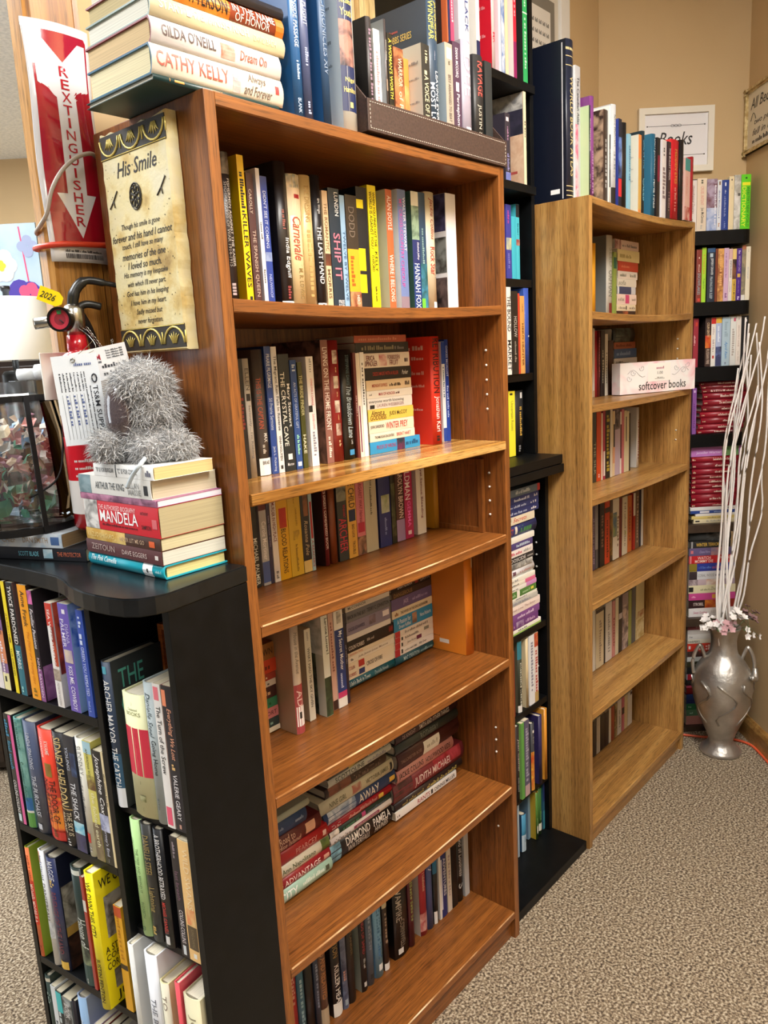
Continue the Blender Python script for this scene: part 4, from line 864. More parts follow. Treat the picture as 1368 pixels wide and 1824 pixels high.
# ------------------------------------------------------------------ books
NSEG = 6
def book(mat, group, kind, label, w_, d, h, col, extra, segs):
    hard = kind == 'h'
    root = thing('hardcover_book' if hard else 'paperback_book', label, 'book', group=group, mat=mat)
    bulge = min(0.005, w_ * 0.2) if hard else min(0.0006, w_ * 0.03)
    tb = min(0.0022, w_ * 0.14) if hard else 0.0006
    ov = 0.003 if hard else 0.0004
    rough = 0.36 if RND.random() < 0.6 else 0.5
    sm = plain(col, rough); cm = plain(extra.get('c', col), rough)
    sy = lambda x: bulge * (1 - math.sin(math.pi * min(1, max(0, x / w_))))
    out = [(0, d)] + [(w_ * i / NSEG, sy(w_ * i / NSEG)) for i in range(NSEG + 1)] + [(w_, d)]
    inn = [(tb, d)] + [(min(w_ - tb, max(tb, w_ * i / NSEG)), sy(w_ * i / NSEG) + tb + (0.001 if i in (0, NSEG) else 0)) for i in range(NSEG + 1)] + [(w_ - tb, d)]
    n = len(out); mb = MB()
    vs = [(x, y, z) for z in (0, h) for x, y in out] + [(x, y, z) for z in (0, h) for x, y in inn]
    for i in range(n - 1):
        spine = 1 <= i < n - 2
        mb_f = [(i, i + 1, n + i + 1, n + i)]
        if i == 0: mb.add(vs, mb_f, 1); base = 0
        else: mb.f.append([q for q in mb_f[0]]); mb.m.append(0 if spine else 1); mb.sm.append(spine and hard)
    for i in range(n - 1):
        mb.f.append([2 * n + i, 3 * n + i, 3 * n + i + 1, 2 * n + i + 1]); mb.m.append(1); mb.sm.append(False)
        mb.f.append([i, 2 * n + i, 2 * n + i + 1, i + 1]); mb.m.append(1); mb.sm.append(False)
        mb.f.append([n + i, n + i + 1, 3 * n + i + 1, 3 * n + i]); mb.m.append(1); mb.sm.append(False)
    for a, b_, c_, e in ((0, n, 3 * n, 2 * n), (n - 1, 3 * n - 1, 4 * n - 1, 2 * n - 1)):
        mb.f.append([a, b_, c_, e]); mb.m.append(1); mb.sm.append(False)
    mb.build('cover', [sm, cm], root)
    pg = MB(); pg.box(tb, w_ - tb, bulge + tb + 0.0015, d - ov, ov, h - ov)
    pg.build('pages', pages(extra.get('p', 'd2c8ae' if not hard else 'dad2bd')), root)
    if not segs: return root
    e1, e2 = 0.00025, 0.0006
    for k, sg in enumerate(segs.split(';')):
        face = 'S'
        if sg_is_cover(sg): face, sg = sg[0], sg[1:]
        if sg[0] == '#':
            q = sg[1:].split('@'); cols = q[0].split('/'); t0, t1 = map(float, q[1].split('-'))
            a0, a1 = map(float, q[2].split('-')) if len(q) > 2 else (0.0, 1.0)
            m = art(cols[0], cols[1]) if len(cols) > 1 else plain(cols[0], 0.45)
            if face == 'S':
                N = 4; z0, z1 = h * (1 - t1), h * (1 - t0)
                pts = [w_ * (a0 + (a1 - a0) * i / N) for i in range(N + 1)]
                zz0, zz1 = max(z0, 0.0006), min(z1, h - 0.0006); ar = MB()
                ar.add([(x, sy(x) - e1 - 0.00003 * k, z) for z in (zz0, zz1) for x in pts], [(i, i + 1, N + 2 + i, N + 1 + i) for i in range(N)])
                ar.build('spine_panel', m, root)
            else:
                X = -e1 - 0.00003 * k if face == 'L' else w_ + e1 + 0.00003 * k
                lo, hi = bulge + 0.002, d - 0.001
                ys = [hi - a * (hi - lo) for a in (a0, a1)] if face == 'L' else [lo + a * (hi - lo) for a in (a0, a1)]
                z0, z1 = max(0.0006, h * (1 - t1)), min(h - 0.0006, h * (1 - t0))
                cp_ = MB(); cp_.add([(X, ys[0], z0), (X, ys[1], z0), (X, ys[1], z1), (X, ys[0], z1)], [(0, 1, 2, 3)]); cp_.build('cover_panel', m, root)
        else:
            body, rest = sg.split('@', 1); pos, tail = rest.split(':', 1); q = pos.split('@')
            t0, t1 = map(float, q[0].split('-')); a0, a1 = map(float, q[1].split('-')) if len(q) > 1 else (0.2, 0.8)
            tl = tail.split(':'); m = plain(tl[0], 0.5); fl = tl[1] if len(tl) > 1 else ''
            if face == 'S':
                tx = MB(); mi = 0
                if 'h' in fl:
                    letter(tx, mi, body, lambda a, b_: (w_ * a0 + a, sy(w_ * a0 + a) - e2, h * (1 - t1) + b_), w_ * (a1 - a0), h * (t1 - t0))
                else:
                    letter(tx, mi, body, lambda a, b_: (w_ * a0 + b_, sy(w_ * a0 + b_) - e2, h * (1 - t0) - a), h * (t1 - t0), w_ * (a1 - a0), 'i' in fl, hard and a1 - a0 > 0.25)
                if tx.v: tx.build('title_lettering', m, root)
            else:
                ca = MB(); mi = 0; lo, hi = bulge + 0.002, d - 0.001; D = hi - lo
                X = -e2 - 0.0004 if face == 'L' else w_ + e2 + 0.0004
                if face == 'L': pl = lambda a, b_: (X, hi - D * a0 - a, h * (1 - t1) + b_)
                else: pl = lambda a, b_: (X, lo + D * a0 + a, h * (1 - t1) + b_)
                letter(ca, mi, body, pl, D * (a1 - a0), h * (t1 - t0), 'i' in fl)
                if ca.v: ca.build('cover_lettering', m, root)
    return root
def sg_is_cover(sg):
    """marks on a book's side cover rather than on its spine"""
    return sg[:2] in ('L#', 'R#', 'L~', 'R~') or sg.startswith(('LMAISIE', 'LTHE NEW', 'LRICHMOND', 'RBIG FAT', 'RMA@', 'RWE OWN', 'RA STORY', 'RCOPS', 'RCORRUPTION', 'RJUSTIN', 'RTHE@', 'RCATCH', 'RFrench'))

# spine origin along the shelf, height, set-back, thickness, depth, height (or length when lying), colour, binding, label, extras, spine marks
FRAMES = {
 'M': ((0.0, 0.0, 0.0), (1.0, 0.0, 0.0), (0.0, -1.0, 0.0)),
 'K': ((1.3328, 0.8774, 0.0), (0.6585, -0.7526, 0.0), (-0.7526, -0.6585, -0.0)),
 'U': ((-0.16, -0.026, 0.0), (0.1305, -0.9914, 0.0), (-0.9914, -0.1305, 0.0)),
 'S1': ((-0.1291, 0.232, 0.0), (0.0262, -0.9997, 0.0), (-0.9997, -0.0262, 0.0)),
 'S2': ((-0.1928, 0.4111, 0.0), (0.3714, -0.9285, 0.0), (-0.9285, -0.3714, 0.0)),
}
ROWS = [
 ('stand', 'M', 'books on the top inside shelf of the reddish bookcase', [
  (0.0918,1.5485,-0.09,0.0187,0.15,0.2322, '2b2322', 'h', 'dark brown hardcover, first from the left, first shelf of the reddish bookcase', {}, '#8a7f74/3a2e2a@.0-.14;FISHERMEN AGAINST THE KAISER@.17-.74@.5-.82:b9b0a6;SHOCKWAVES OF WAR 1914-1915@.19-.74@.2-.45:8d857c;~4@.85-.93:a99;#f0efe9@.955-1@.55-1'),
  (0.1248,1.5474,-0.09,0.0134,0.135,0.2327, 'f0c713', 'p', 'bright yellow paperback, second from the left, first shelf of the reddish bookcase', {}, '~14@.11-.37:1a1a1a;KILLER WAVES@.38-.87@.2-.85:171512;#222222@.93-.97@.4-.8'),
  (0.1411,1.5469,-0.09,0.0144,0.135,0.209, '4a2a2a', 'p', 'maroon brown paperback, third from the left, first shelf of the reddish bookcase', {}, 'CAROLLY@.12-.3@.2-.6:c9b8a8;THE SPANISH QUEEN@.42-.92@.25-.8:b7a294;#d8d0ca@.955-1@0-1'),
  (0.1617,1.5463,-0.09,0.0081,0.135,0.2188, 'd9d6dc', 'p', 'thin white paperback, fourth from the left, first shelf of the reddish bookcase', {}, '~9@.38-.5@.3-.7:555;~6@.72-.82@.3-.7:666'),
  (0.1704,1.5459,-0.09,0.0142,0.135,0.2084, '27408f', 'p', 'blue paperback, fifth from the left, first shelf of the reddish bookcase', {}, "DIDN'T SEE IT COMING@.11-.54@.25-.7:c4cbe0;#aab9d6/5b6b9d@.57-.64;NEUWHOF@.74-.92@.3-.7:aab6de"),
  (0.2047,1.5448,-0.09,0.0268,0.15,0.2381, '211d1d', 'h', 'thick glossy black hardcover, sixth from the left, first shelf of the reddish bookcase', {}, '~9@.32-.45@.3-.6:9a5a50;India Edghill@.51-.78@.35-.85:e6e3df;~5@.84-.93@.4-.7:8a3a3a;#eceae7@.945-1'),
  (0.2321,1.5441,-0.09,0.0298,0.15,0.2227, 'ecd9a6', 'h', 'cream hardcover, seventh from the left, first shelf of the reddish bookcase', {}, '#f3ddc0/5b6c67@0-.1;#e8cfae@.1-.3;#b01926/8d0f1d@.145-.175@.4-.85;Carnevale@.31-.63@.2-.85:b04a3a:i;M. R. LOVRIC@.69-.92@.4-.75:8b7442'),
  (0.2627,1.5436,-0.09,0.0256,0.15,0.2251, 'cfb47c', 'h', 'tan hardcover, eighth from the left, first shelf of the reddish bookcase', {}, 'THE DRESSING@.07-.34@.25-.65:b8945a;~14@.4-.9@.3-.7:b9975c'),
  (0.2897,1.5432,-0.09,0.0213,0.15,0.2287, '1b1b1f', 'h', 'glossy black hardcover, ninth from the left, first shelf of the reddish bookcase', {}, 'Eric Wright@.17-.28@.3-.8:e5e5e5;THE LAST HAND@.37-.8@.25-.75:f1efec;#f2f2f0@.945-1;#111@.955-.985@.35-.6'),
  (0.3117,1.543,-0.09,0.0134,0.135,0.2055, 'd6b993', 'p', 'beige paperback, tenth from the left, first shelf of the reddish bookcase', {}, 'THE ROMANTIC@.1-.5@.2-.75:8a6a4a;#8a4a30/4a2a20@.52-.62;MORRIS@.65-.9@.2-.75:6a5238'),
  (0.3275,1.5427,-0.09,0.0281,0.135,0.2122, '20303f', 'p', 'dark navy paperback, eleventh from the left, first shelf of the reddish bookcase', {}, 'LUNDIN@.03-.22@.5-.85:e8e8e6;SHIP IT@.36-.74@.25-.85:e0788a;FREE@.91-.94@.4-.95:e8e8e8:h;FOR@.945-.975@.4-.95:e8e8e8:h'),
  (0.3561,1.5426,-0.09,0.0125,0.135,0.203, '8fb0cc', 'p', 'pale blue paperback, twelfth from the left, first shelf of the reddish bookcase', {}, 'TWELVE BY TWELVE@.28-.93@.3-.8:46698c'),
  (0.3711,1.5426,-0.09,0.031,0.135,0.2058, '3a3027', 'p', 'dark brown and orange paperback, thirteenth from the left, first shelf of the reddish bookcase', {}, 'DODD@.1-.36@.2-.7:75675a;#f0a827@.46-.83;~8@.52-.78@.2-.5:a85a14;#7c2d1a/c9a070@.83-1;HERO@.86-.94@.5-.9:e6ddd0'),
 ]),
 ('stand', 'M', 'books on the top inside shelf of the reddish bookcase', [
  (0.4014,1.5427,-0.09,0.0296,0.135,0.2232, '17181d', 'p', 'black with yellow labels paperback, fourteenth from the left, first shelf of the reddish bookcase', {}, '#e8d414@.1-.17@0-.6;#e8d414@.49-.67@0-.6;#e8d414@.7-.85@0-.6'),
  (0.4334,1.5429,-0.09,0.0238,0.135,0.2295, 'f2e01a', 'p', 'bright lemon paperback, fifteenth from the left, first shelf of the reddish bookcase', {}, 'WHEN YOU FIND OUT THE@.05-.48@.55-.85:24220c;WORLD IS AGAINST YOU /@.05-.5@.15-.45:24220c;KELLY@.52-.68@.55-.85:24220c;OXFORD@.55-.68@.15-.45:24220c;~12@.8-.92@.3-.7:555011'),
  (0.4853,1.5436,-0.09,0.0191,0.135,0.2272, 'c0643a', 'p', 'rust orange paperback, sixteenth from the left, first shelf of the reddish bookcase', {'c': 'cdd2bd'}, 'ALAN DOYLE@.05-.33@.2-.8:f2e4d8;WHERE I BELONG@.53-.92@.2-.8:f2e4d8'),
  (0.5212,1.5444,-0.09,0.0255,0.135,0.2309, '6d7fb0', 'p', 'blue and mauve paperback, seventeenth from the left, first shelf of the reddish bookcase', {'c': 'e6e8ec'}, 'WALTER STEWART@.06-.5@.6-.9:f0f0f4;MY CROSS-COUNTRY CHECKUP@.08-.8@.15-.5:c857a8;#8d7a86@.88-1'),
  (0.5635,1.5455,-0.09,0.0238,0.135,0.2313, '31564c', 'p', 'dark green paperback, eighteenth from the left, first shelf of the reddish bookcase', {}, '#e8e8dc@0-.12;#9ab59a/2f4a3f@.12-.42;#26306a@.4-.6;Elisabeth Jeffrey@.42-.57@.5-.9:e6e6ee:i;#1e3a7a@.6-1;HANNAH FOX@.6-.98@.15-.85:f4f4f4'),
  (0.5884,1.5462,-0.09,0.0211,0.135,0.231, '2e4a66', 'p', 'slim blue green paperback, nineteenth from the left, first shelf of the reddish bookcase', {}, '~16@.3-.6@.3-.6:8aa;#3f86a4/20504f@.6-1;#6fd83b@.9-.98@.0-.5'),
  (0.6115,1.5472,-0.09,0.0332,0.15,0.2345, 'e2d7b9', 'h', 'beige hardcover, twentieth from the left, first shelf of the reddish bookcase', {}, 'Jackie Collins@.05-.4@.3-.8:a8503f:i;Rock Star@.46-.7@.3-.85:b2453a;#f6f4ee@.93-1@.5-1'),
  (0.6812,1.5497,-0.09,0.0354,0.135,0.2365, 'f0eff2', 'p', 'plain white paperback, twenty-first from the left, first shelf of the reddish bookcase', {'c': 'f0eff2'}, 'L#2b2848/5a5a86@0-.32@.1-1;L#8a8f8c/3a3630@.37-.68@.1-1;L#6a5a58/1e1a1e@.72-1@.1-1'),
 ]),
 ('stand', 'M', 'books on the second inside shelf of the reddish bookcase', [
  (0.1206,1.2599,-0.13,0.0134,0.135,0.2049, '1d1b1c', 'p', 'thin black paperback, first from the left, second shelf of the reddish bookcase', {}, '~8@.3-.6@.3-.7:7a2a2a'),
  (0.1349,1.2599,-0.13,0.0145,0.15,0.2051, 'b9b2a6', 'h', 'gray beige hardcover, second from the left, second shelf of the reddish bookcase', {}, "ELLEN@.08-.26@.25-.8:6d675f;#2a2826@.29-.35@.2-.8;Seriously... I'm Kidding@.38-.84@.25-.7:77706a"),
  (0.1583,1.2599,-0.13,0.025,0.15,0.2196, '4d4643', 'h', 'gray brown hardcover, third from the left, second shelf of the reddish bookcase', {}, 'THIS IS THE CAPTAIN@.22-.62@.15-.5:b5563c;MAX@.66-.73@.4-.8:d8d4cc;~5@.75-.82@.2-.6:b9b0a4;#f2f1ee@.86-1;BRAID@.88-.91@.2-.8:333:h'),
  (0.1843,1.2599,-0.13,0.0138,0.135,0.2245, '27468d', 'p', 'blue paperback, fourth from the left, second shelf of the reddish bookcase', {}, 'PRAIRIE PILGRIMAGE@.06-.32@.2-.8:d5deef;50 Prairie Sermons@.4-.65@.2-.75:bcc9e2;Jack L. Pickering@.78-.98@.2-.7:c5d0e6'),
  (0.1996,1.2599,-0.13,0.013,0.135,0.2234, 'dedede', 'p', 'white paperback, fifth from the left, second shelf of the reddish bookcase', {}, 'The Migrant Rain Falls In Reverse@.07-.66@.2-.85:444;VINH NGUYEN@.7-.9@.3-.75:555;#333@.94-.97@.3-.7'),
  (0.2152,1.2599,-0.13,0.0255,0.135,0.2099, '20272a', 'p', 'black teal paperback, sixth from the left, second shelf of the reddish bookcase', {}, 'Mary Stewart@.25-.62@.55-.9:f0efe8;THE CRYSTAL CAVE@.15-.78@.08-.45:e4e2d6;#ddd@.85-.9@.3-.7;Morrow@.92-.96@.2-.8:ddd:h'),
  (0.2428,1.2599,-0.13,0.0152,0.135,0.1986, '2a4c8a', 'p', 'blue paperback, seventh from the left, second shelf of the reddish bookcase', {}, '~3@.04-.1@.2-.8:bcd;AN ACTS OF GRATEFUL GIFT@.2-.62@.3-.7:b5c3dd;~12@.68-.86@.3-.7:9db;#dfe6ee@.93-.97@.2-.8'),
  (0.2608,1.2599,-0.13,0.011,0.135,0.1942, '46481f', 'p', 'olive paperback, eighth from the left, second shelf of the reddish bookcase', {}, 'THE BRIDE FINDER@.12-.5@.2-.85:d5cf9a;HAKE@.66-.88@.2-.8:e2dfc8'),
  (0.283,1.2599,-0.13,0.0181,0.135,0.2036, 'eceae8', 'p', 'white paperback, ninth from the left, second shelf of the reddish bookcase', {}, '~7@.02-.14@.3-.8:999;DYING FOR A CHANGE@.2-.44@.3-.8:d87a86;#222@.44-.5@0-.5;DAVID LONG@.52-.66@.3-.8:de8f98;~9@.68-.9@.3-.7:889'),
  (0.323,1.2599,-0.13,0.0188,0.135,0.2329, '8c5d52', 'p', 'brown paperback, tenth from the left, second shelf of the reddish bookcase', {'c': '5e4138'}, 'LIVING ON THE HOME FRONT@.06-.73@.2-.85:f2e8e0;~10@.78-.95@.3-.7:e8d9cf;L#7a5a50/2b1d1a@0-1@0-1'),
  (0.3437,1.2599,-0.13,0.0302,0.15,0.2317, '902326', 'h', 'dark red hardcover, eleventh from the left, second shelf of the reddish bookcase', {}, '#eadfcf/8a5a4a@.08-.19@.3-.75;#eadfcf/8a5a4a@.29-.39@.3-.75;#eadfcf/8a5a4a@.49-.59@.3-.75;#eadfcf/8a5a4a@.68-.78@.3-.75;~4@.22-.26@.3-.8:d8b98a;~5@.42-.46@.3-.8:d8b98a;~6@.61-.65@.3-.8:d8b98a;~4@.82-.87@.3-.8:d8b98a'),
  (0.3751,1.2599,-0.13,0.0343,0.15,0.2137, '121417', 'h', 'glossy black hardcover, twelfth from the left, second shelf of the reddish bookcase', {}, 'STEPHANIE DAVIS@.05-.32@.3-.7:49616a;The Breakdown Lane@.33-.8@.3-.75:aebfc6:i;LAKE@.82-.86@.3-.8:ccc;#3f8fc0@.91-.96@.35-.75'),
  (0.41,1.2599,-0.13,0.0077,0.135,0.207, '6a2f2c', 'p', 'slim maroon paperback, thirteenth from the left, second shelf of the reddish bookcase', {}, '~10@.3-.7@.3-.7:caa'),
  (0.4183,1.2599,-0.13,0.011,0.135,0.2058, 'e6dfd0', 'p', 'slim cream paperback, fourteenth from the left, second shelf of the reddish bookcase', {}, '#7a2f52@.5-.95@.2-.5'),
  (0.4305,1.2599,-0.13,0.0117,0.135,0.2071, 'f3f3f1', 'p', 'slim white paperback, fifteenth from the left, second shelf of the reddish bookcase', {}, '~14@.1-.5@.3-.7:555'),
 ]),
 ('stack', 'M', 'stacked paperbacks beside the red biography', [
  (0.4524,1.2599,-0.135,0.0248,0.107,0.1647, '2f93c9', 'p', 'bright blue paperback, first from the bottom, stack by red book, reddish bookcase', {}, 'PROOF OF WRONG@.12-.5@.3-.75:a8486f;#7a2a5a/1d3340@.52-.68;~8@.7-.95@.25-.8:1d4d78'),
  (0.4532,1.2851,-0.135,0.0175,0.107,0.1468, 'e9e0cc', 'p', 'cream paperback, second from the bottom, stack by red book, reddish bookcase', {}, 'THE MADIGAN DAUGHTERS@.1-.52@.3-.7:222;BRENT HART@.58-.9@.3-.7:b8443c'),
  (0.4521,1.303,-0.135,0.0237,0.107,0.1462, 'e8dfca', 'p', 'ivory paperback, third from the bottom, stack by red book, reddish bookcase', {}, 'JOHN SANDFORD@.03-.32@.25-.75:3a2a28;WINTER PREY@.36-.85@.15-.85:c0392b'),
  (0.4515,1.3271,-0.135,0.0241,0.107,0.147, 'e6cc5c', 'p', 'yellow paperback, fourth from the bottom, stack by red book, reddish bookcase', {}, 'Almost a@.06-.34@.5-.9:5d2a1e:i;GODDESS@.04-.38@.1-.5:6a3120;JUDI McCOY@.45-.85@.25-.7:4a3a1a'),
  (0.451,1.3516,-0.135,0.0217,0.107,0.1448, 'e7e3dc', 'p', 'white paperback, fifth from the bottom, stack by red book, reddish bookcase', {}, 'everyone worth knowing@.03-.8@.5-.85:6d6a66;LAUREN WEISBERGER@.2-.8@.15-.45:a9868a;#222@.05-.15@.05-.4'),
  (0.4502,1.3737,-0.135,0.0151,0.107,0.1471, 'e8e2d6', 'p', 'off white paperback, sixth from the bottom, stack by red book, reddish bookcase', {}, '~3@.05-.1@.2-.8:222;MAN OF HONOUR@.25-.6@.3-.7:a33;~5@.62-.7@.3-.7:644'),
  (0.4503,1.3892,-0.135,0.0207,0.107,0.1446, 'dfc8a4', 'p', 'beige paperback, seventh from the bottom, stack by red book, reddish bookcase', {}, 'MIDNIGHT EXPRESS@.12-.45@.3-.65:b0442c;~10@.5-.75@.3-.6:4a3a2a;~4@.85-.95@.3-.7:543'),
  (0.4501,1.4103,-0.135,0.0242,0.107,0.1469, '1f1c1b', 'p', 'black paperback, eighth from the bottom, stack by red book, reddish bookcase', {}, 'DEEDS MADE WITH A KILLER@.15-.7@.35-.65:b33a2c;Parker@.78-.92@.3-.7:ddd:i'),
  (0.4427,1.4349,-0.135,0.0289,0.107,0.1503, 'e6dcd0', 'p', 'white paperback, ninth from the bottom, stack by red book, reddish bookcase', {}, 'ERICA@.08-.25@.5-.85:6b1d22;SPINDLER@.05-.3@.12-.48:6b1d22;#b8273a/e9d5cc@.34-.5@.1-.9;FORBIDDEN@.52-.78@.5-.85:7d2a2a;FRUIT@.56-.74@.12-.48:7d2a2a;~2@.88-.95@.3-.7:433'),
  (0.4252,1.4641,-0.135,0.0209,0.107,0.1656, '23201d', 'p', 'near black paperback, tenth from the bottom, stack by red book, reddish bookcase', {}, '~15@.1-.7@.3-.7:8a8468;~5@.72-.9@.3-.6:777'),
  (0.4221,1.4854,-0.135,0.0139,0.107,0.1616, 'b0563c', 'p', 'rust red paperback, eleventh from the bottom, stack by red book, reddish bookcase', {}, '~18@.08-.8@.3-.7:cf8a6c'),
 ]),
 ('stand', 'M', 'books on the second inside shelf of the reddish bookcase', [
  (0.6409,1.2599,-0.113,0.0341,0.155,0.2339, 'd8331f', 'h', 'red hardcover, sixteenth from the left, second shelf of the reddish bookcase', {'c': 'dd3523'}, 'RETRIBUTION@.02-.52@.2-.8:3a1512;Jonathan Karl@.55-.88@.2-.75:f6e6e0;~2@.92-.97@.3-.7:2a1010;L~14@.08-.12@.2-.9:f4c8be;L~16@.18-.21@.1-.9:f0b8ae;L~30@.3-.36@.1-.9:f0b8ae;L~40@.4-.5@.1-.9:f0b8ae;L~12@.58-.6@.1-.5:f0b8ae;L~8@.66-.68@.5-.9:f0b8ae'),
  (0.693,1.2599,-0.125,0.0123,0.135,0.2224, 'dfe4ea', 'p', 'white and blue paperback, seventeenth from the left, second shelf of the reddish bookcase', {}, '#24459a@0-.22;~14@.25-.55@.3-.7:467;#24459a@.86-1'),
  (0.7061,1.2599,-0.125,0.0133,0.135,0.2268, '20409a', 'p', 'royal blue paperback, eighteenth from the left, second shelf of the reddish bookcase', {}, 'OAKES MCALLIST@.06-.36@.25-.75:d8dff0;~14@.45-.76@.25-.7:b5c3e6'),
 ]),
 ('stand', 'M', 'books on the third inside shelf of the reddish bookcase', [
  (0.1607,1.0453,-0.178,0.0152,0.1055,0.172, '23282a', 'p', 'black green paperback, first from the left, third shelf of the reddish bookcase', {}, 'MICHAEL PALMER@.45-.97@.2-.8:d8ded8'),
  (0.1818,1.0449,-0.178,0.0175,0.1055,0.175, 'aeb0b4', 'p', 'gray paperback, second from the left, third shelf of the reddish bookcase', {}, '#5b1d26@.05-.18;Carole Mortimer@.3-.72@.25-.8:eeeef2;#4a5f9a@.74-.97'),
  (0.2003,1.0447,-0.178,0.0066,0.1055,0.17, '33304e', 'p', 'navy purple paperback, third from the left, third shelf of the reddish bookcase', {}, 'TARA TAYLOR QUINN@.15-.65@.25-.75:a8a4c4'),
  (0.2095,1.0445,-0.178,0.0144,0.1055,0.175, 'e2dedb', 'p', 'white paperback, fourth from the left, third shelf of the reddish bookcase', {}, 'MURDER IN HIGH PLACE@.12-.55@.2-.8:7c2f36;~5@.88-.96@.25-.7:555'),
  (0.2249,1.0442,-0.178,0.0278,0.1055,0.175, 'dbaa20', 'p', 'golden yellow paperback, fifth from the left, third shelf of the reddish bookcase', {}, 'barbara@.02-.1@.5-.9:8a1f1c;#b7271d/c04020@.2-.42@.2-.85;BLOOD RELATIONS@.43-.93@.2-.8:2a220e'),
  (0.2537,1.0439,-0.178,0.0324,0.1055,0.18, 'd2ae35', 'p', 'mustard yellow paperback, sixth from the left, third shelf of the reddish bookcase', {}, '~10@.1-.2@.2-.8:8f6f1a;CHARMS AND JEWELS@.25-.45@.4-.8:9a7a22;#6b5424/d2ae35@.5-.6@.3-.8;~20@.65-.95@.2-.8:907425'),
  (0.2873,1.0436,-0.178,0.0211,0.1055,0.175, '23232b', 'p', 'dark blue black paperback, seventh from the left, third shelf of the reddish bookcase', {}, '#8a5a3a/23232b@.05-.35@.3-.9;Rosanna Pole@.4-.8@.3-.75:b8a888:i;#d9c07a@.86-1'),
  (0.309,1.0435,-0.178,0.009,0.1055,0.165, '9fc0cc', 'p', 'thin pale blue paperback, eighth from the left, third shelf of the reddish bookcase', {}, "#a33036@.15-.6@.2-.8;A READER'S@.62-.95@.2-.8:a33036"),
  (0.3484,1.0433,-0.178,0.0117,0.1055,0.19, '6f2125', 'h', 'maroon hardcover, ninth from the left, third shelf of the reddish bookcase', {'c': '3c201c'}, "READER'S DIGEST CONDENSED BOOK@.02-.82@.2-.75:e7d8d0"),
  (0.366,1.0433,-0.178,0.0197,0.1055,0.19, '7d4022', 'h', 'plain brown leather hardcover, tenth from the left, third shelf of the reddish bookcase', {}, ''),
  (0.3881,1.0433,-0.178,0.0281,0.1055,0.18, '33393a', 'p', 'dark green grey paperback, eleventh from the left, third shelf of the reddish bookcase', {}, '#8a8f7e/33393a@0-.3;RINEHART@.35-.5@.5-.9:b83040;ARCHER@.5-.9@.1-.9:bd3342'),
  (0.4175,1.0434,-0.178,0.027,0.1055,0.178, 'd9a84a', 'p', 'tan yellow paperback, twelfth from the left, third shelf of the reddish bookcase', {}, 'LEE CHILD@.02-.4@.2-.85:1f2020;#1c2c50@.42-.56@.15-.9;BAD LUCK@.6-.76@.3-.8:2a2218;TROUBLE@.8-.96@.3-.8:2a2218'),
  (0.4457,1.0436,-0.178,0.0257,0.1055,0.175, 'cf7a84', 'p', 'pink paperback, thirteenth from the left, third shelf of the reddish bookcase', {}, 'MARGARET WAY Heiress@.05-.6@.3-.75:8a2f44:i;#b02a44@.6-.72@.1-.9;#4a3a30/b88a70@.77-1'),
  (0.4727,1.0438,-0.178,0.0384,0.1055,0.18, 'b9b49c', 'p', 'sage grey paperback, fourteenth from the left, third shelf of the reddish bookcase', {}, '~12@.05-.2@.3-.8:4f4c3f;~20@.22-.55@.2-.8:5a5645'),
  (0.5179,1.0444,-0.178,0.0392,0.1055,0.18, '28336f', 'p', 'thick royal blue paperback, fifteenth from the left, third shelf of the reddish bookcase', {}, '~8@.02-.12@.3-.7:8a3060;#8a9a6a/b8c0b0@.36-.58@.2-.9;~10@.64-.85@.2-.8:8492c8'),
  (0.5592,1.0448,-0.178,0.0141,0.1055,0.17, '272a22', 'p', 'dark olive paperback, sixteenth from the left, third shelf of the reddish bookcase', {}, '#595f40/272a22@.2-.9'),
  (0.5754,1.0452,-0.178,0.0288,0.1055,0.178, '4a2f2a', 'p', 'brown and violet paperback, seventeenth from the left, third shelf of the reddish bookcase', {}, 'CAROLYN BROWN@.05-.7@.3-.85:e3d2c3;#9d86b0@.72-1'),
  (0.6056,1.0457,-0.178,0.0295,0.1055,0.18, 'b02a5b', 'p', 'magenta paperback, eighteenth from the left, third shelf of the reddish bookcase', {}, 'FIELDMAN@.02-.5@.1-.7:f0e4ea;GEMMA@.52-.85@.3-.7:e7c;#f2dce6@.9-.95@.3-.7'),
  (0.6502,1.0466,-0.178,0.0322,0.1055,0.185, 'e9e5db', 'p', 'white paperback, nineteenth from the left, third shelf of the reddish bookcase', {'c': 'ebe8de'}, 'Loyal Samue Bleeding@.1-.8@.4-.7:7d2a30'),
  (0.7185,1.0479,-0.178,0.0193,0.1055,0.185, 'b98626', 'h', 'brown yellow hardcover, twentieth from the left, third shelf of the reddish bookcase', {'c': 'd9a42c'}, ''),
 ]),
 ('stack', 'M', 'small stack in the corner of the fourth shelf', [
  (0.03,0.7492,-0.185,0.0096,0.0985,0.1673, 'd6ccb4', 'p', 'cream paperback, first from the bottom, corner stack, fourth shelf, reddish bookcase', {}, ''),
  (0.033,0.7592,-0.185,0.0183,0.0985,0.1627, '2c3a38', 'p', 'dark teal paperback, second from the bottom, corner stack, fourth shelf, reddish bookcase', {}, '~6@.6-.9@.3-.7:8a9'),
  (0.036,0.7779,-0.185,0.0214,0.0985,0.1601, 'c77a7d', 'p', 'pink paperback, third from the bottom, corner stack, fourth shelf, reddish bookcase', {}, 'COMFORT@.6-.97@.3-.7:5a2328'),
  (0.03,0.7997,-0.185,0.0194,0.0985,0.1653, '2f7f5c', 'p', 'green paperback, fourth from the bottom, corner stack, fourth shelf, reddish bookcase', {}, '~6@.6-.9@.3-.7:153'),
  (0.033,0.8195,-0.185,0.0233,0.0985,0.1623, '3c1b20', 'p', 'dark maroon paperback, fifth from the bottom, corner stack, fourth shelf, reddish bookcase', {}, '~6@.6-.9@.3-.7:ca8'),
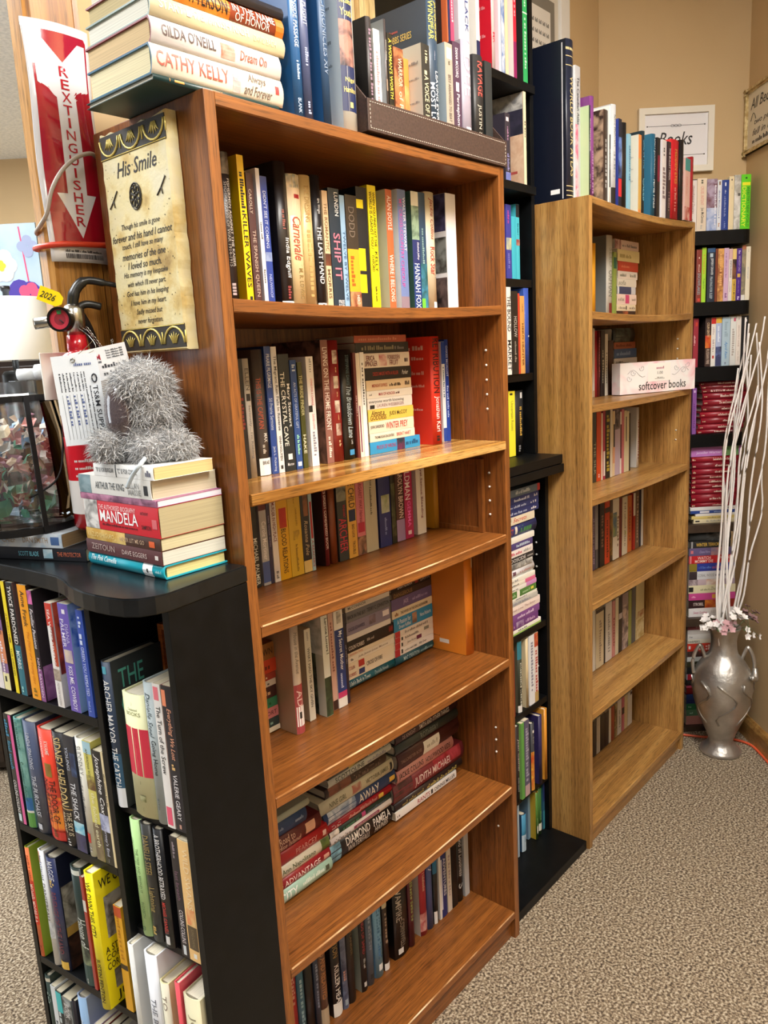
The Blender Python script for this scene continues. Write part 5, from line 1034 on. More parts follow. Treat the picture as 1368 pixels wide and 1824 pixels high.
  (0.036,0.8431,-0.185,0.0126,0.0985,0.1592, 'cfc9c2', 'p', 'grey white paperback, sixth from the bottom, corner stack, fourth shelf, reddish bookcase', {}, '~6@.6-.9@.3-.7:555'),
  (0.03,0.8561,-0.185,0.0133,0.0985,0.1666, '9a3a2c', 'p', 'dull red paperback, seventh from the bottom, corner stack, fourth shelf, reddish bookcase', {}, '~6@.6-.9@.3-.7:dca'),
  (0.033,0.8699,-0.185,0.027,0.0985,0.1665, 'c4401f', 'p', 'orange red paperback, eighth from the bottom, corner stack, fourth shelf, reddish bookcase', {}, '~6@.6-.9@.3-.7:621'),
  (0.036,0.8972,-0.185,0.0327,0.0985,0.1613, '8a5a28', 'p', 'brown paperback, ninth from the bottom, corner stack, fourth shelf, reddish bookcase', {}, 'BROWN@.65-.97@.3-.7:3a220e'),
 ]),
 ('stand', 'M', 'standing books on the fourth inside shelf of the reddish bookcase', [
  (0.2001,0.7455,-0.136,0.0216,0.1475,0.2252, 'd9ccc0', 'h', 'pale pink hardcover, first from the left, fourth shelf of the reddish bookcase', {'c': 'c3a98d'}, 'House in the Avenue@.08-.45@.3-.7:8d857c:i;#a8494c@.55-1;AD@.6-.75@.2-.8:e6c8c2;#f4f3f0@.75-.93@.1-1;#222@.8-.86@.35-.6'),
  (0.2562,0.7448,-0.161,0.0166,0.1225,0.1929, 'cfcabb', 'p', 'grey white paperback, second from the left, fourth shelf of the reddish bookcase', {'c': 'b8ac96'}, '~8@.03-.12@.3-.7:888;WHAT HAD THE SKY GIVEN@.2-.85@.3-.7:3a3630'),
  (0.2894,0.7445,-0.146,0.0183,0.135,0.2206, 'd9dcd4', 'p', 'white and green paperback, third from the left, fourth shelf of the reddish bookcase', {'c': 'cfd3c8'}, 'Larone Lovers I@.06-.4@.5-.9:26352a;#3f5238/1c2418@.62-1;L#e9ebe6/b8bfb4@0-.4@0-1;L#5f6c58/23281f@.4-1@0-.85;L#f2f0ec@.84-.93@.1-.5'),
  (0.3192,0.7444,-0.156,0.0135,0.1275,0.2111, 'c9a292', 'p', 'pinkish paperback, fourth from the left, fourth shelf of the reddish bookcase', {}, '~16@.1-.6@.3-.7:8a5a50;#3a2420@.9-1'),
  (0.3333,0.7443,-0.154,0.026,0.1295,0.212, 'e8e4dc', 'p', 'white and navy paperback, fifth from the left, fourth shelf of the reddish bookcase', {}, '#8a8880/d9d4c8@.02-.14@.3-.8;#233a78@.2-.84;My Secret Mother@.22-.62@.3-.8:eef0f8;~9@.65-.8@.3-.7:b8c2e0;#c03a6a@.84-.9'),
  (0.3615,0.7442,-0.156,0.0079,0.1275,0.1978, '2a2230', 'p', 'thin black paperback, sixth from the left, fourth shelf of the reddish bookcase', {}, '~10@.3-.6@.3-.7:889'),
 ]),
 ('stack', 'M', 'stacked novels in the middle of the fourth shelf', [
  (0.4042,0.7492,-0.192,0.0211,0.0915,0.1554, '146070', 'h', 'teal hardcover, first from the bottom, middle stack, fourth shelf, reddish bookcase', {}, "Lilah's Back in Town@.02-.45@.3-.8:d8e4e6;Danielle Novak@.55-.85@.3-.75:b8ccd2"),
  (0.4036,0.7707,-0.192,0.0374,0.0915,0.1577, 'e6dcc6', 'p', 'thick cream paperback, second from the bottom, middle stack, fourth shelf, reddish bookcase', {}, 'COLIN@.02-.14@.5-.9:a22c2a;FORBES@.02-.16@.08-.46:a22c2a;#b5382f@.22-.34@.55-.95;#243a70@.22-.34@.08-.42;CROSS OF FIRE@.38-.72@.25-.8:1d1a18'),
  (0.4064,0.8085,-0.192,0.0132,0.0915,0.155, 'eae5da', 'p', 'white paperback, third from the bottom, middle stack, fourth shelf, reddish bookcase', {}, '~3@.05-.1@.3-.7:666;Julia James Lucas Monroe@.2-.85@.25-.75:8a8078:i'),
  (0.407,0.8221,-0.192,0.0091,0.0915,0.1555, 'e3dac5', 'p', 'ivory paperback, fourth from the bottom, middle stack, fourth shelf, reddish bookcase', {}, 'SANDRA TATE@.03-.3@.3-.7:b84832'),
  (0.4066,0.8316,-0.192,0.0262,0.0915,0.1566, '211f20', 'p', 'black paperback, fifth from the bottom, middle stack, fourth shelf, reddish bookcase', {}, 'COLIN FORBES@.02-.34@.2-.6:e8e4dc;~8@.4-.55@.3-.7:b0aaa0;#8a2a2a/3a1a1a@.88-.97@.3-.8'),
  (0.4077,0.8582,-0.192,0.0122,0.0915,0.1449, 'dfdcda', 'p', 'white paperback, sixth from the bottom, middle stack, fourth shelf, reddish bookcase', {}, ''),
  (0.4076,0.8708,-0.192,0.0279,0.0915,0.1446, '8a839a', 'p', 'mauve grey paperback, seventh from the bottom, middle stack, fourth shelf, reddish bookcase', {}, 'CASSIE EDWARDS@.03-.4@.2-.7:4a4360;#4a3b40/8a7a88@.5-.65@.2-.9;#e6e0e4@.82-.97@.4-.85'),
  (0.4083,0.8991,-0.192,0.0242,0.0915,0.1447, '73757c', 'p', 'grey paperback, eighth from the bottom, middle stack, fourth shelf, reddish bookcase', {}, 'BACK IN THE SKY@.03-.42@.2-.75:26282c;TERRY C. JOHNSTON@.46-.97@.2-.7:26282c'),
  (0.4074,0.9237,-0.192,0.013,0.0915,0.1447, 'd6d0c6', 'p', 'off white paperback, ninth from the bottom, middle stack, fourth shelf, reddish bookcase', {}, 'McCONNOR@.05-.45@.3-.8:555'),
 ]),
 ('stack', 'M', 'stacked romances beside the orange book', [
  (0.5609,0.7492,-0.19,0.0215,0.0935,0.1459, '15505f', 'h', 'dark teal hardcover, first from the bottom, stack beside orange book, reddish bookcase', {}, 'MAC CREATION@.2-.6@.2-.75:b9d0d4;~10@.65-.95@.3-.7:8fb0b8'),
  (0.559,0.7711,-0.19,0.0171,0.0935,0.1478, 'e9e6e2', 'p', 'white with red end paperback, second from the bottom, stack beside orange book, reddish bookcase', {}, '#b2323a@0-.13;#222@.16-.2@.2-.8;~16@.25-.55@.25-.7:777;Abby Green@.6-.8@.25-.7:555:i'),
  (0.5603,0.7886,-0.19,0.0146,0.0935,0.1465, 'e6e2dd', 'p', 'white and plum paperback, third from the bottom, stack beside orange book, reddish bookcase', {}, '#b2323a@0-.13;#222@.16-.2@.2-.8;Jane Porter@.3-.55@.25-.7:777:i;#6a2a50@.55-.68@.2-.85'),
  (0.5615,0.8036,-0.19,0.0131,0.0935,0.1453, 'e8e4de', 'p', 'white and grey paperback, fourth from the bottom, stack beside orange book, reddish bookcase', {}, '#b2323a@0-.13;#222@.16-.2@.2-.8;~14@.25-.6@.25-.7:888;#8a8f8a@.75-.88@.2-.8'),
  (0.5625,0.8171,-0.19,0.0141,0.0935,0.1443, 'e2dfda', 'p', 'off white with red end paperback, fifth from the bottom, stack beside orange book, reddish bookcase', {}, '#b2323a@0-.13;~20@.25-.85@.25-.7:888'),
  (0.5608,0.8316,-0.19,0.0323,0.0935,0.146, '2e8ec4', 'p', 'bright blue paperback, sixth from the bottom, stack beside orange book, reddish bookcase', {}, 'A Passion for@.08-.42@.5-.85:e8f2f8;Dream Fulfilled@.12-.42@.12-.45:e8f2f8;#2a3a4a/b08a70@.46-.58@.1-.9;Nora Roberts@.66-.95@.25-.8:dfeef6'),
  (0.5563,0.8642,-0.19,0.0187,0.0935,0.1505, 'e0d5ba', 'p', 'cream paperback, seventh from the bottom, stack beside orange book, reddish bookcase', {}, '~3@.06-.14@.2-.8:8a5a30;THE WIVES OF THE KING ALEXANDRA@.2-.88@.25-.7:4a3a2a'),
  (0.5557,0.8834,-0.19,0.0268,0.0935,0.1511, '655a86', 'p', 'purple paperback, eighth from the bottom, stack beside orange book, reddish bookcase', {}, 'JADE@.28-.4@.1-.85:b8aed4;~14@.5-.88@.25-.7:9d93c0'),
  (0.5578,0.9105,-0.19,0.0153,0.0935,0.149, '3c2f2a', 'p', 'brown black paperback, ninth from the bottom, stack beside orange book, reddish bookcase', {}, 'DANGEROUS@.05-.5@.2-.8:9a7b50'),
  (0.5576,0.9262,-0.19,0.0195,0.0935,0.1492, '1d1a1c', 'p', 'black paperback, tenth from the bottom, stack beside orange book, reddish bookcase', {}, 'LARA ADRIAN@.15-.5@.2-.8:c9c2be;#8a2a2a@.58-.66@.2-.8;DAWN@.72-.95@.2-.8:a89f9f'),
 ]),
 ('stand', 'M', 'standing books on the fourth inside shelf of the reddish bookcase', [
  (0.7082,0.7487,-0.09,0.0341,0.165,0.25, 'e07f22', 'h', 'orange hardcover, seventh from the left, fourth shelf of the reddish bookcase', {'c': 'e58a2c'}, '#f0c89a@0-.16@.7-1;L#f3efe8@.88-.92@.52-.7;L~18@.85-.86@.1-.6:a85c14'),
 ]),
 ('stack', 'M', 'stacked books in the corner of the fifth shelf', [
  (0.092,0.4215,-0.13,0.0296,0.15,0.168, 'a8cdbd', 'h', 'mint green hardcover, first from the bottom, corner stack, fifth shelf, reddish bookcase', {}, 'A CITY@.02-.42@.2-.8:f2f6f2;~14@.5-.85@.4-.8:dfeade;#4a5040@.88-.94@.3-.7'),
  (0.0927,0.4515,-0.13,0.0235,0.15,0.164, '96222c', 'h', 'crimson hardcover, second from the bottom, corner stack, fifth shelf, reddish bookcase', {}, 'THE ADVANTAGE@.02-.82@.25-.75:e9d3cf;#c98@.88-.97@.3-.7'),
  (0.0932,0.4753,-0.13,0.0262,0.15,0.1629, 'dcd8c8', 'h', 'off white hardcover, third from the bottom, corner stack, fifth shelf, reddish bookcase', {}, 'Ann Napolitano@.2-.75@.25-.75:3f5230;#222@.01-.05@.2-.6;#5a6a30/2c3a20@.86-1'),
  (0.094,0.5019,-0.13,0.0292,0.15,0.1607, 'a31f25', 'h', 'bright red hardcover, fourth from the bottom, corner stack, fifth shelf, reddish bookcase', {}, 'PEARCEY@.44-.8@.3-.7:c98a86;#d8b0a8@.9-.96@.3-.7'),
  (0.0951,0.5315,-0.13,0.0334,0.15,0.1423, '5e2429', 'h', 'dark red hardcover, fifth from the bottom, corner stack, fifth shelf, reddish bookcase', {}, 'The Road to@.05-.5@.5-.9:d9b5a5;Paradise Island@.03-.6@.1-.5:d9b5a5;#d9a890@.7-.88@.2-.85'),
  (0.0957,0.5653,-0.13,0.0305,0.15,0.1048, '24406f', 'h', 'navy blue hardcover, sixth from the bottom, corner stack, fifth shelf, reddish bookcase', {}, '~10@.15-.4@.3-.8:8a9cc0;~6@.7-.9@.4-.7:8a9cc0'),
  (0.098,0.5961,-0.13,0.0144,0.15,0.1108, '9fa79c', 'h', 'grey green hardcover, seventh from the bottom, corner stack, fifth shelf, reddish bookcase', {}, ''),
 ]),
 ('stack', 'M', 'stacked hardcovers in the middle of the fifth shelf', [
  (0.2658,0.4215,-0.14,0.0418,0.1435,0.1983, '1f1b1b', 'h', 'thick black hardcover, first from the bottom, middle stack, fifth shelf, reddish bookcase', {}, '#7fb0c4/1f3440@0-.16;DIAMOND@.24-.62@.5-.92:e3ddd4;WATERFALL@.26-.62@.08-.46:d0c9be;PAMELA@.68-.96@.5-.9:e3ddd4;HAINES@.7-.92@.08-.46:d0c9be'),
  (0.2686,0.4637,-0.14,0.0161,0.1435,0.1954, 'dcd3d0', 'h', 'white and plum hardcover, second from the bottom, middle stack, fifth shelf, reddish bookcase', {}, '~9@.05-.3@.2-.7:777;#8a3c58@.36-.78@.25-.7;JOHN ASHTON DAVID@.4-.75@.3-.6:d8c0c8'),
  (0.2668,0.4802,-0.14,0.0147,0.1435,0.1971, '20352c', 'h', 'dark green hardcover, third from the bottom, middle stack, fifth shelf, reddish bookcase', {}, '#e6e0dc/777777@0-.14;~8@.2-.45@.2-.8:4c8a6a;#b8407a@.5-.56@.2-.9;~8@.6-.9@.3-.7:567'),
  (0.2643,0.4953,-0.14,0.0168,0.1435,0.2021, 'a11f2a', 'h', 'red hardcover, fourth from the bottom, middle stack, fifth shelf, reddish bookcase', {}, '~6@.05-.18@.3-.8:caa;~9@.3-.48@.3-.7:d8a8a0;Wild Rapids Road@.48-.75@.25-.8:d8b0a8:i;#d9b24a@.78-.86@.2-.8'),
  (0.2548,0.5126,-0.14,0.0284,0.1435,0.2283, '2e4574', 'h', 'blue hardcover, fifth from the bottom, middle stack, fifth shelf, reddish bookcase', {}, '#7f95b8/d6dde8@.05-.42;AWAY@.46-.75@.2-.85:e8e4dc;#d9b24a@.9-.98@.3-.7'),
  (0.244,0.5413,-0.14,0.0308,0.1435,0.2327, 'c8c4ae', 'h', 'pale sage hardcover, sixth from the bottom, middle stack, fifth shelf, reddish bookcase', {}, 'NINE GIRL@.12-.34@.3-.7:6a6a54;#a86a60/c8c4ae@.42-.54@.2-.85;VICTORIA JAMES@.6-.92@.3-.7:6a6a54;#222@.95-.98@.2-.8'),
  (0.2632,0.5726,-0.14,0.0209,0.1435,0.1913, '3a2a26', 'h', 'dark brown hardcover, seventh from the bottom, middle stack, fifth shelf, reddish bookcase', {}, '#7a4a3c/2a1c1a@.05-.4;~14@.45-.9@.3-.8:7c6a5e'),
  (0.2735,0.5939,-0.14,0.0166,0.1435,0.1992, 'c9c9bf', 'h', 'light grey hardcover, eighth from the bottom, middle stack, fifth shelf, reddish bookcase', {}, 'SCOTTOLINE@.1-.55@.3-.85:2f3a34;~10@.15-.45@.05-.28:667;~14@.6-.9@.3-.7:889'),
  (0.2751,0.6108,-0.14,0.0144,0.1435,0.1989, '3a3a2e', 'h', 'olive black hardcover, ninth from the bottom, middle stack, fifth shelf, reddish bookcase', {}, '#c0a84a/3a3a2e@.3-.55;LISBAND@.6-.97@.2-.8:d8d8c8'),
 ]),
 ('stack', 'M', 'stacked hardcovers at the end of the fifth shelf', [
  (0.4691,0.4215,-0.135,0.0187,0.107,0.2357, 'e6e2dc', 'p', 'white paperback, first from the bottom, end stack, fifth shelf, reddish bookcase', {}, '~2@.02-.06@.3-.7:444;RANTS@.34-.54@.2-.8:a33a44;#111@.56-.59@.2-.8;DENNIS MILLER@.62-.97@.25-.75:222'),
  (0.4692,0.4406,-0.135,0.0195,0.1485,0.2628, '2e2321', 'h', 'brown black hardcover, second from the bottom, end stack, fifth shelf, reddish bookcase', {}, '~14@.1-.4@.3-.7:9a8a50;~10@.45-.62@.3-.7:c9b86a;~10@.64-.9@.3-.7:b8a75a'),
  (0.468,0.4605,-0.135,0.0421,0.1485,0.2716, '7c2b31', 'h', 'dark crimson hardcover, third from the bottom, end stack, fifth shelf, reddish bookcase', {}, '#3a2526/6a3a3e@0-.25;#b0404a/8a2026@.55-.95@.3-1;JUDITH MICHAEL@.28-.8@.15-.75:e2cfc8'),
  (0.4833,0.503,-0.135,0.0301,0.1485,0.215, 'cf8f86', 'h', 'pink hardcover, fourth from the bottom, end stack, fifth shelf, reddish bookcase', {}, 'JACKIE COLLINS@.02-.44@.25-.8:2a1a1a;HOLLYWOOD KIDS@.48-.93@.25-.8:2a1a1a'),
  (0.4877,0.5336,-0.135,0.0393,0.1485,0.2365, '4a2320', 'h', 'dark maroon hardcover, fifth from the bottom, end stack, fifth shelf, reddish bookcase', {}, 'TALLCHESTER ROSE@.04-.36@.4-.6:9a7a6c;#efece4@.4-.66@.0-.85;~6@.45-.62@.3-.7:b5b0a6'),
  (0.4807,0.5733,-0.135,0.0252,0.1485,0.241, '333a36', 'h', 'dark grey green hardcover, sixth from the bottom, end stack, fifth shelf, reddish bookcase', {}, 'ROTHBERY@.38-.66@.3-.8:7d857c'),
  (0.4827,0.5989,-0.135,0.0228,0.1485,0.2373, '3a1c1c', 'h', 'black red hardcover, seventh from the bottom, end stack, fifth shelf, reddish bookcase', {}, 'DE KNIGHT@.1-.3@.3-.7:b09a92;SMITH AND OTHER THINGS@.36-.85@.25-.8:cfc6bd'),
 ]),
 ('stand', 'M', 'books on the bottom shelf of the reddish bookcase', [
  (0.1184,0.0776,-0.13,0.0195,0.15,0.235, 'a22027', 'h', 'red hardcover, first from the left, bottom shelf of the reddish bookcase', {}, '~10@.1-.5@.3-.7:c98'),
  (0.139,0.0776,-0.13,0.0199,0.15,0.23, '3f6f8c', 'h', 'blue hardcover, second from the left, bottom shelf of the reddish bookcase', {}, '~12@.3-.8@.3-.7:9bc'),
  (0.161,0.0776,-0.13,0.0235,0.15,0.22, '16161a', 'h', 'black hardcover, third from the left, bottom shelf of the reddish bookcase', {}, ''),
  (0.1856,0.0776,-0.13,0.0142,0.15,0.23, '3a4560', 'h', 'slate blue hardcover, fourth from the left, bottom shelf of the reddish bookcase', {}, '~14@.2-.8@.3-.7:8a93b0;#d9a24a@.92-.97@.2-.8'),
  (0.2009,0.0776,-0.13,0.0216,0.15,0.235, '6b4d3f', 'h', 'tan brown hardcover, fifth from the left, bottom shelf of the reddish bookcase', {}, 'FRIENDS AND RELATIVES@.05-.7@.2-.8:c78e5c;#b8a890@.8-1'),
  (0.2365,0.0776,-0.13,0.0264,0.15,0.24, '1f1c1f', 'h', 'black hardcover, sixth from the left, bottom shelf of the reddish bookcase', {}, 'INSTITUTION@.02-.4@.2-.7:a98a50;KILLER HEAT@.48-.9@.25-.75:ececec;#f2f2f0@.86-1'),
  (0.2652,0.0776,-0.13,0.0164,0.15,0.235, '4a5472', 'h', 'blue grey hardcover, seventh from the left, bottom shelf of the reddish bookcase', {}, '#6b7796/39415c@0-1;~4@.6-.7@.2-.8:c98;#9ab@.9-.96@.2-.7'),
  (0.2839,0.0776,-0.13,0.0214,0.15,0.225, '2b2220', 'h', 'dark brown hardcover, eighth from the left, bottom shelf of the reddish bookcase', {}, 'OUTLANDER@.1-.5@.4-.7:7a6a4a'),
  (0.3236,0.0776,-0.13,0.0197,0.15,0.235, '221c1e', 'h', 'black hardcover, ninth from the left, bottom shelf of the reddish bookcase', {'c': 'a9b4a8'}, 'THE ENDS OF SAND@.1-.6@.3-.75:b04450;~8@.65-.75@.3-.7:aaa;#ccc@.9-.95@.3-.7'),
  (0.3457,0.0776,-0.13,0.0213,0.15,0.225, '5c6a80', 'h', 'grey blue hardcover, tenth from the left, bottom shelf of the reddish bookcase', {}, '~10@.2-.6@.3-.7:8d99b0;#333@.88-.93@.3-.7'),
  (0.3728,0.0776,-0.13,0.0257,0.15,0.235, '79aed6', 'h', 'light blue hardcover, eleventh from the left, bottom shelf of the reddish bookcase', {}, '#223@.1-.2@.2-.7;~16@.25-.8@.3-.7:4a7cae;#e8eef2@.86-.93@.3-.8'),
  (0.4018,0.0776,-0.13,0.0164,0.15,0.23, '3a2b24', 'h', 'brown hardcover, twelfth from the left, bottom shelf of the reddish bookcase', {}, '#c9c0a0@0-.3;~8@.35-.7@.3-.7:a98;#eee@.92-1'),
  (0.4402,0.0776,-0.13,0.0515,0.15,0.24, '1e1a1a', 'h', 'thick black hardcover, thirteenth from the left, bottom shelf of the reddish bookcase', {'c': '161616'}, "ME 'S VAMPIRE@.06-.6@.15-.5:b8b0a6;CORNWELL@.6-.9@.3-.7:8f877c;#ddd@.9-.96@.2-.5"),
  (0.4938,0.0776,-0.13,0.0191,0.15,0.23, '5e1f2b', 'h', 'maroon hardcover, fourteenth from the left, bottom shelf of the reddish bookcase', {}, '~14@.2-.7@.3-.7:9a6'),
  (0.5367,0.0776,-0.13,0.0264,0.13,0.24, 'a82a38', 'h', 'crimson hardcover, fifteenth from the left, bottom shelf of the reddish bookcase', {'c': 'ded8cf'}, '~12@.05-.25@.2-.8:c98;~12@.3-.5@.2-.8:c98;#d8b0a8/a82a38@.75-.95'),
  (0.5661,0.0776,-0.13,0.021,0.15,0.225, '4c5a92', 'h', 'violet blue hardcover, sixteenth from the left, bottom shelf of the reddish bookcase', {}, '7@.25-.32@.2-.8:ccd'),
  (0.5901,0.0776,-0.13,0.0175,0.15,0.23, '20262a', 'h', 'black and blue hardcover, seventeenth from the left, bottom shelf of the reddish bookcase', {}, '#1f6f9a@0-.4;#e6e6e6@.85-1@0-.5'),
  (0.6107,0.0776,-0.13,0.0085,0.135,0.225, 'e6e4e2', 'p', 'thin white paperback, eighteenth from the left, bottom shelf of the reddish bookcase', {}, ''),
  (0.6199,0.0776,-0.13,0.0203,0.135,0.23, '24306f', 'p', 'navy dotted paperback, nineteenth from the left, bottom shelf of the reddish bookcase', {}, '#c8384a/dddde6@.02-.2;#e3e3ee@.3-.9@.0-.18;ADVENTURES@.3-.75@.4-.9:e6e6f0'),
  (0.6441,0.0776,-0.13,0.0175,0.135,0.225, 'd6cdc0', 'p', 'cream paperback, twentieth from the left, bottom shelf of the reddish bookcase', {}, '~12@.3-.8@.3-.7:a99'),
  (0.6648,0.0776,-0.13,0.021,0.135,0.235, '161618', 'p', 'black paperback, twenty-first from the left, bottom shelf of the reddish bookcase', {}, ''),
  (0.6874,0.0776,-0.13,0.028,0.15,0.235, '1b1b1d', 'h', 'glossy black hardcover, twenty-second from the left, bottom shelf of the reddish bookcase', {}, 'The Sound of Loudness@.05-.7@.3-.8:d3d3d3:i;S@.75-.88@.2-.8:bbb'),
  (0.7187,0.0776,-0.13,0.0193,0.135,0.24, 'c4c4c4', 'p', 'light grey paperback, twenty-third from the left, bottom shelf of the reddish bookcase', {}, ''),
 ]),
 ('stack', 'M', 'hardcovers stacked on top of the reddish bookcase', [
  (-0.0676,1.8304,-0.015,0.0077,0.17,0.2222, '1f3a38', 'h', 'dark green hardcover, first from the bottom, stack on top of the reddish bookcase', {'p': 'dcd6c4'}, 'I@.1-.13@.3-.85:d98a3a;#d98a3a@.15-.22@.35-.75;UPDIKE@.32-.6@.3-.75:d99a4a'),
  (-0.067,1.8385,-0.015,0.0382,0.16,0.2326, 'e6dbc6', 'h', 'cream hardcover, second from the bottom, stack on top of the reddish bookcase', {'c': '2e6482', 'p': 'd8cda6'}, 'CATHY KELLY@.03-.55@.3-.8:b2574a;#8a6a7a/d8c8c0@.58-.64@.1-.9;Always@.7-.85@.5-.9:6d5d54:i;and Forever@.67-.9@.1-.5:6d5d54:i;#c83a3a@.93-.96@.4-.7'),
  (-0.0635,1.877,-0.015,0.0329,0.165,0.228, 'd6cdc8', 'h', 'grey white hardcover, third from the bottom, stack on top of the reddish bookcase', {'c': '7a2430', 'p': 'c9ae80'}, "GILDA O'NEILL@.07-.46@.35-.8:5a4a48;#b86a50/d8b0a0@.5-.61@.2-.8;Dream On@.65-.87@.3-.75:b8604a:i"),
  (-0.0617,1.9104,-0.015,0.0274,0.16,0.2371, 'd9c9a2', 'h', 'tan cream hardcover, fourth from the bottom, stack on top of the reddish bookcase', {'c': '7a8f8a', 'p': 'd6d4c6'}, 'START LATE, FINISH RICH@.06-.7@.35-.8:f0e8d4;DAVID BACH@.74-.92@.3-.7:eadfae'),
  (-0.0582,1.9382,-0.015,0.0251,0.16,0.2341, '8a3a1e', 'h', 'orange and brown hardcover, fifth from the bottom, stack on top of the reddish bookcase', {'c': '7a2430', 'p': 'b9a878'}, '#d9862c/c26a1c@0-.56;PATTERSON@.2-.54@.15-.9:241a12;IN THE NAME@.58-.92@.5-.92:f0e2d4;OF HONOR@.6-.88@.08-.48:f0e2d4;#c9701c@.93-1'),
  (-0.055,1.9637,-0.015,0.0155,0.155,0.2318, '2a2422', 'h', 'black hardcover, sixth from the bottom, stack on top of the reddish bookcase', {}, ''),
 ]),
 ('stand', 'M', 'blue and white hardcovers on top of the reddish bookcase', [
  (0.1872,1.8304,-0.012,0.0212,0.16,0.27, '2c5f94', 'h', 'medium blue hardcover, first from the left, upright row on the reddish bookcase', {'c': '1f5f9e'}, 'THE INSIDE PASSAGE@.3-.63@.3-.7:d6deea;~9@.7-.8@.3-.7:a8bcd6;BLANK@.9-.98@.3-.6:a8bcd6'),
  (0.2093,1.8304,-0.012,0.0183,0.16,0.26, '4a5478', 'h', 'slate blue hardcover, second from the left, upright row on the reddish bookcase', {'c': '46507a'}, 'IN FLIGHT@.3-.48@.3-.75:c9cfe2;~8@.6-.7@.3-.7:9aa4c6;~5@.9-.97@.3-.6:9aa4c6'),
  (0.2512,1.8304,-0.012,0.0183,0.16,0.265, '2a4a6e', 'h', 'dark blue hardcover, third from the left, upright row on the reddish bookcase', {'c': '215c96'}, 'CHRONICLES XIV@.3-.72@.3-.8:7f8fa6'),
  (0.2999,1.8304,-0.012,0.0346,0.165,0.29, 'e9ebe6', 'h', 'white and navy hardcover, fourth from the left, upright row on the reddish bookcase', {'c': 'd5e2e6'}, '#1f2a52@.15-.9@.0-.92;Reckless@.3-.34@.1-.85:e6d27a:h;Youth@.36-.4@.1-.85:e6d27a:h;#a8786a/2a2430@.42-.66@0-.92;Nigel@.72-.75@.2-.8:e6d27a:h;Hamilton@.77-.8@.1-.85:e6d27a:h;#e6d27a@.85-.88@.4-.6;L~40@.3-.4@.1-.9:7a8a90;L~30@.5-.55@.1-.9:7a8a90;L~50@.6-.7@.1-.9:7a8a90;L#33363a@.88-.96@.1-.4'),
 ]),
 ('stand', 'M', 'books inside the brown leather caddy', [
  (0.3646,1.8344,-0.012,0.0145,0.13,0.1838, '2a2220', 'h', 'black brown hardcover, first from the left, brown leather caddy', {'c': '1d1b1b'}, '~24@.1-.9@.3-.7:8a7080'),
  (0.3927,1.8344,-0.022,0.017,0.107,0.1743, 'eeeae6', 'p', 'white paperback, second from the left, brown leather caddy', {}, '~20@.2-.7@.3-.7:a88;HER@.75-.85@.3-.8:c66'),
  (0.4103,1.8344,-0.012,0.006,0.13,0.1908, '3b3230', 'h', 'gray black hardcover, third from the left, brown leather caddy', {'c': '8a9094'}, 'DARCY JENISH@.06-.45@.25-.75:d9d3c6;#8a7460@.5-.6@.2-.8;INDIAN@.64-.95@.25-.8:d9c9a4'),
  (0.4322,1.8344,-0.024,0.0133,0.107,0.1779, '1f1d16', 'p', 'black with gold lettering paperback, fourth from the left, brown leather caddy', {}, "A WOMAN'S WORTH@.05-.6@.2-.8:e8d24a;MARIANNE@.66-.95@.25-.7:d8c24a"),
  (0.4461,1.8344,-0.022,0.027,0.107,0.1585, 'a8603c', 'p', 'rust paperback, fifth from the left, brown leather caddy', {}, '#6a2f20/c08050@0-1;WARRIOR@.1-.4@.4-.8:e8c8a8;of ROME@.45-.9@.4-.8:e8c8a8'),
  (0.499,1.8344,-0.042,0.0142,0.107,0.1566, 'd98a3c', 'p', 'amber paperback, sixth from the left, brown leather caddy', {}, '#c8642a/d9a060@.3-.7;#5a86b0@.72-1'),
  (0.5138,1.8344,-0.012,0.025,0.107,0.178, '272521', 'p', 'black paperback, seventh from the left, brown leather caddy', {'c': 'd6d3c4'}, '~6@.06-.18@.3-.8:c9bf9a;#c9bf9a@.25-.29@.3-.6;A VOICE OF HER OWN@.3-.98@.25-.75:d9cfa8;L~16@.15-.2@.5-.95:888;L~20@.25-.4@.5-.95:888;L~20@.5-.6@.5-.95:888'),
  (0.5394,1.8344,-0.012,0.0306,0.14,0.2624, '2f4154', 'h', 'slate navy hardcover, eighth from the left, brown leather caddy', {'c': '2f4052'}, 'JACQUELINE@.02-.27@.5-.85:e8d25a;WINSPEAR@.02-.27@.1-.45:e8d25a;~12@.34-.4@.2-.8:aab;LEAVING EVERYTHING@.47-.98@.5-.82:e3e6ea;MOST LOVED@.55-.95@.1-.42:e3e6ea;LMAISIE DOBBS SERIES@.17-.24@.05-.75:e3c66a;LTHE NEW YORK TIMES BOOK REVIEW@.3-.34@.05-.85:c9ccd0:i;LRICHMOND TIMES-DISPATCH@.44-.48@.1-.8:c9ccd0:i;L~14@.14-.16@.1-.5:c0605a'),
  (0.5879,1.8344,-0.012,0.0242,0.135,0.1972, 'a89a8c', 'p', 'taupe grey paperback, ninth from the left, brown leather caddy', {'c': 'a9b9c4'}, '#dcd3c0@.04-.14@.2-.9;~3@.16-.19@.2-.8:554;BEST ARRANGED TO BEAT THE SILENT ONE@.28-.98@.3-.7:6a625a'),
  (0.6275,1.8344,-0.022,0.0257,0.13,0.2113, '4a3247', 'p', 'plum paperback, tenth from the left, brown leather caddy', {}, "DIANA MCCORQ@.05-.3@.2-.7:e6dce4;#d9c8d4@.34-.42@.3-.7;Persephone's Choice@.44-.98@.25-.75:e6dce4"),
  (0.6538,1.8344,-0.017,0.0318,0.135,0.2205, '9c93a2', 'h', 'lilac grey hardcover, eleventh from the left, brown leather caddy', {}, '#d9d6dc@.02-.12@.2-.9;DEE@.08-.5@.2-.85:dcd9e0;MADI@.72-.98@.25-.8:dcd9e0'),
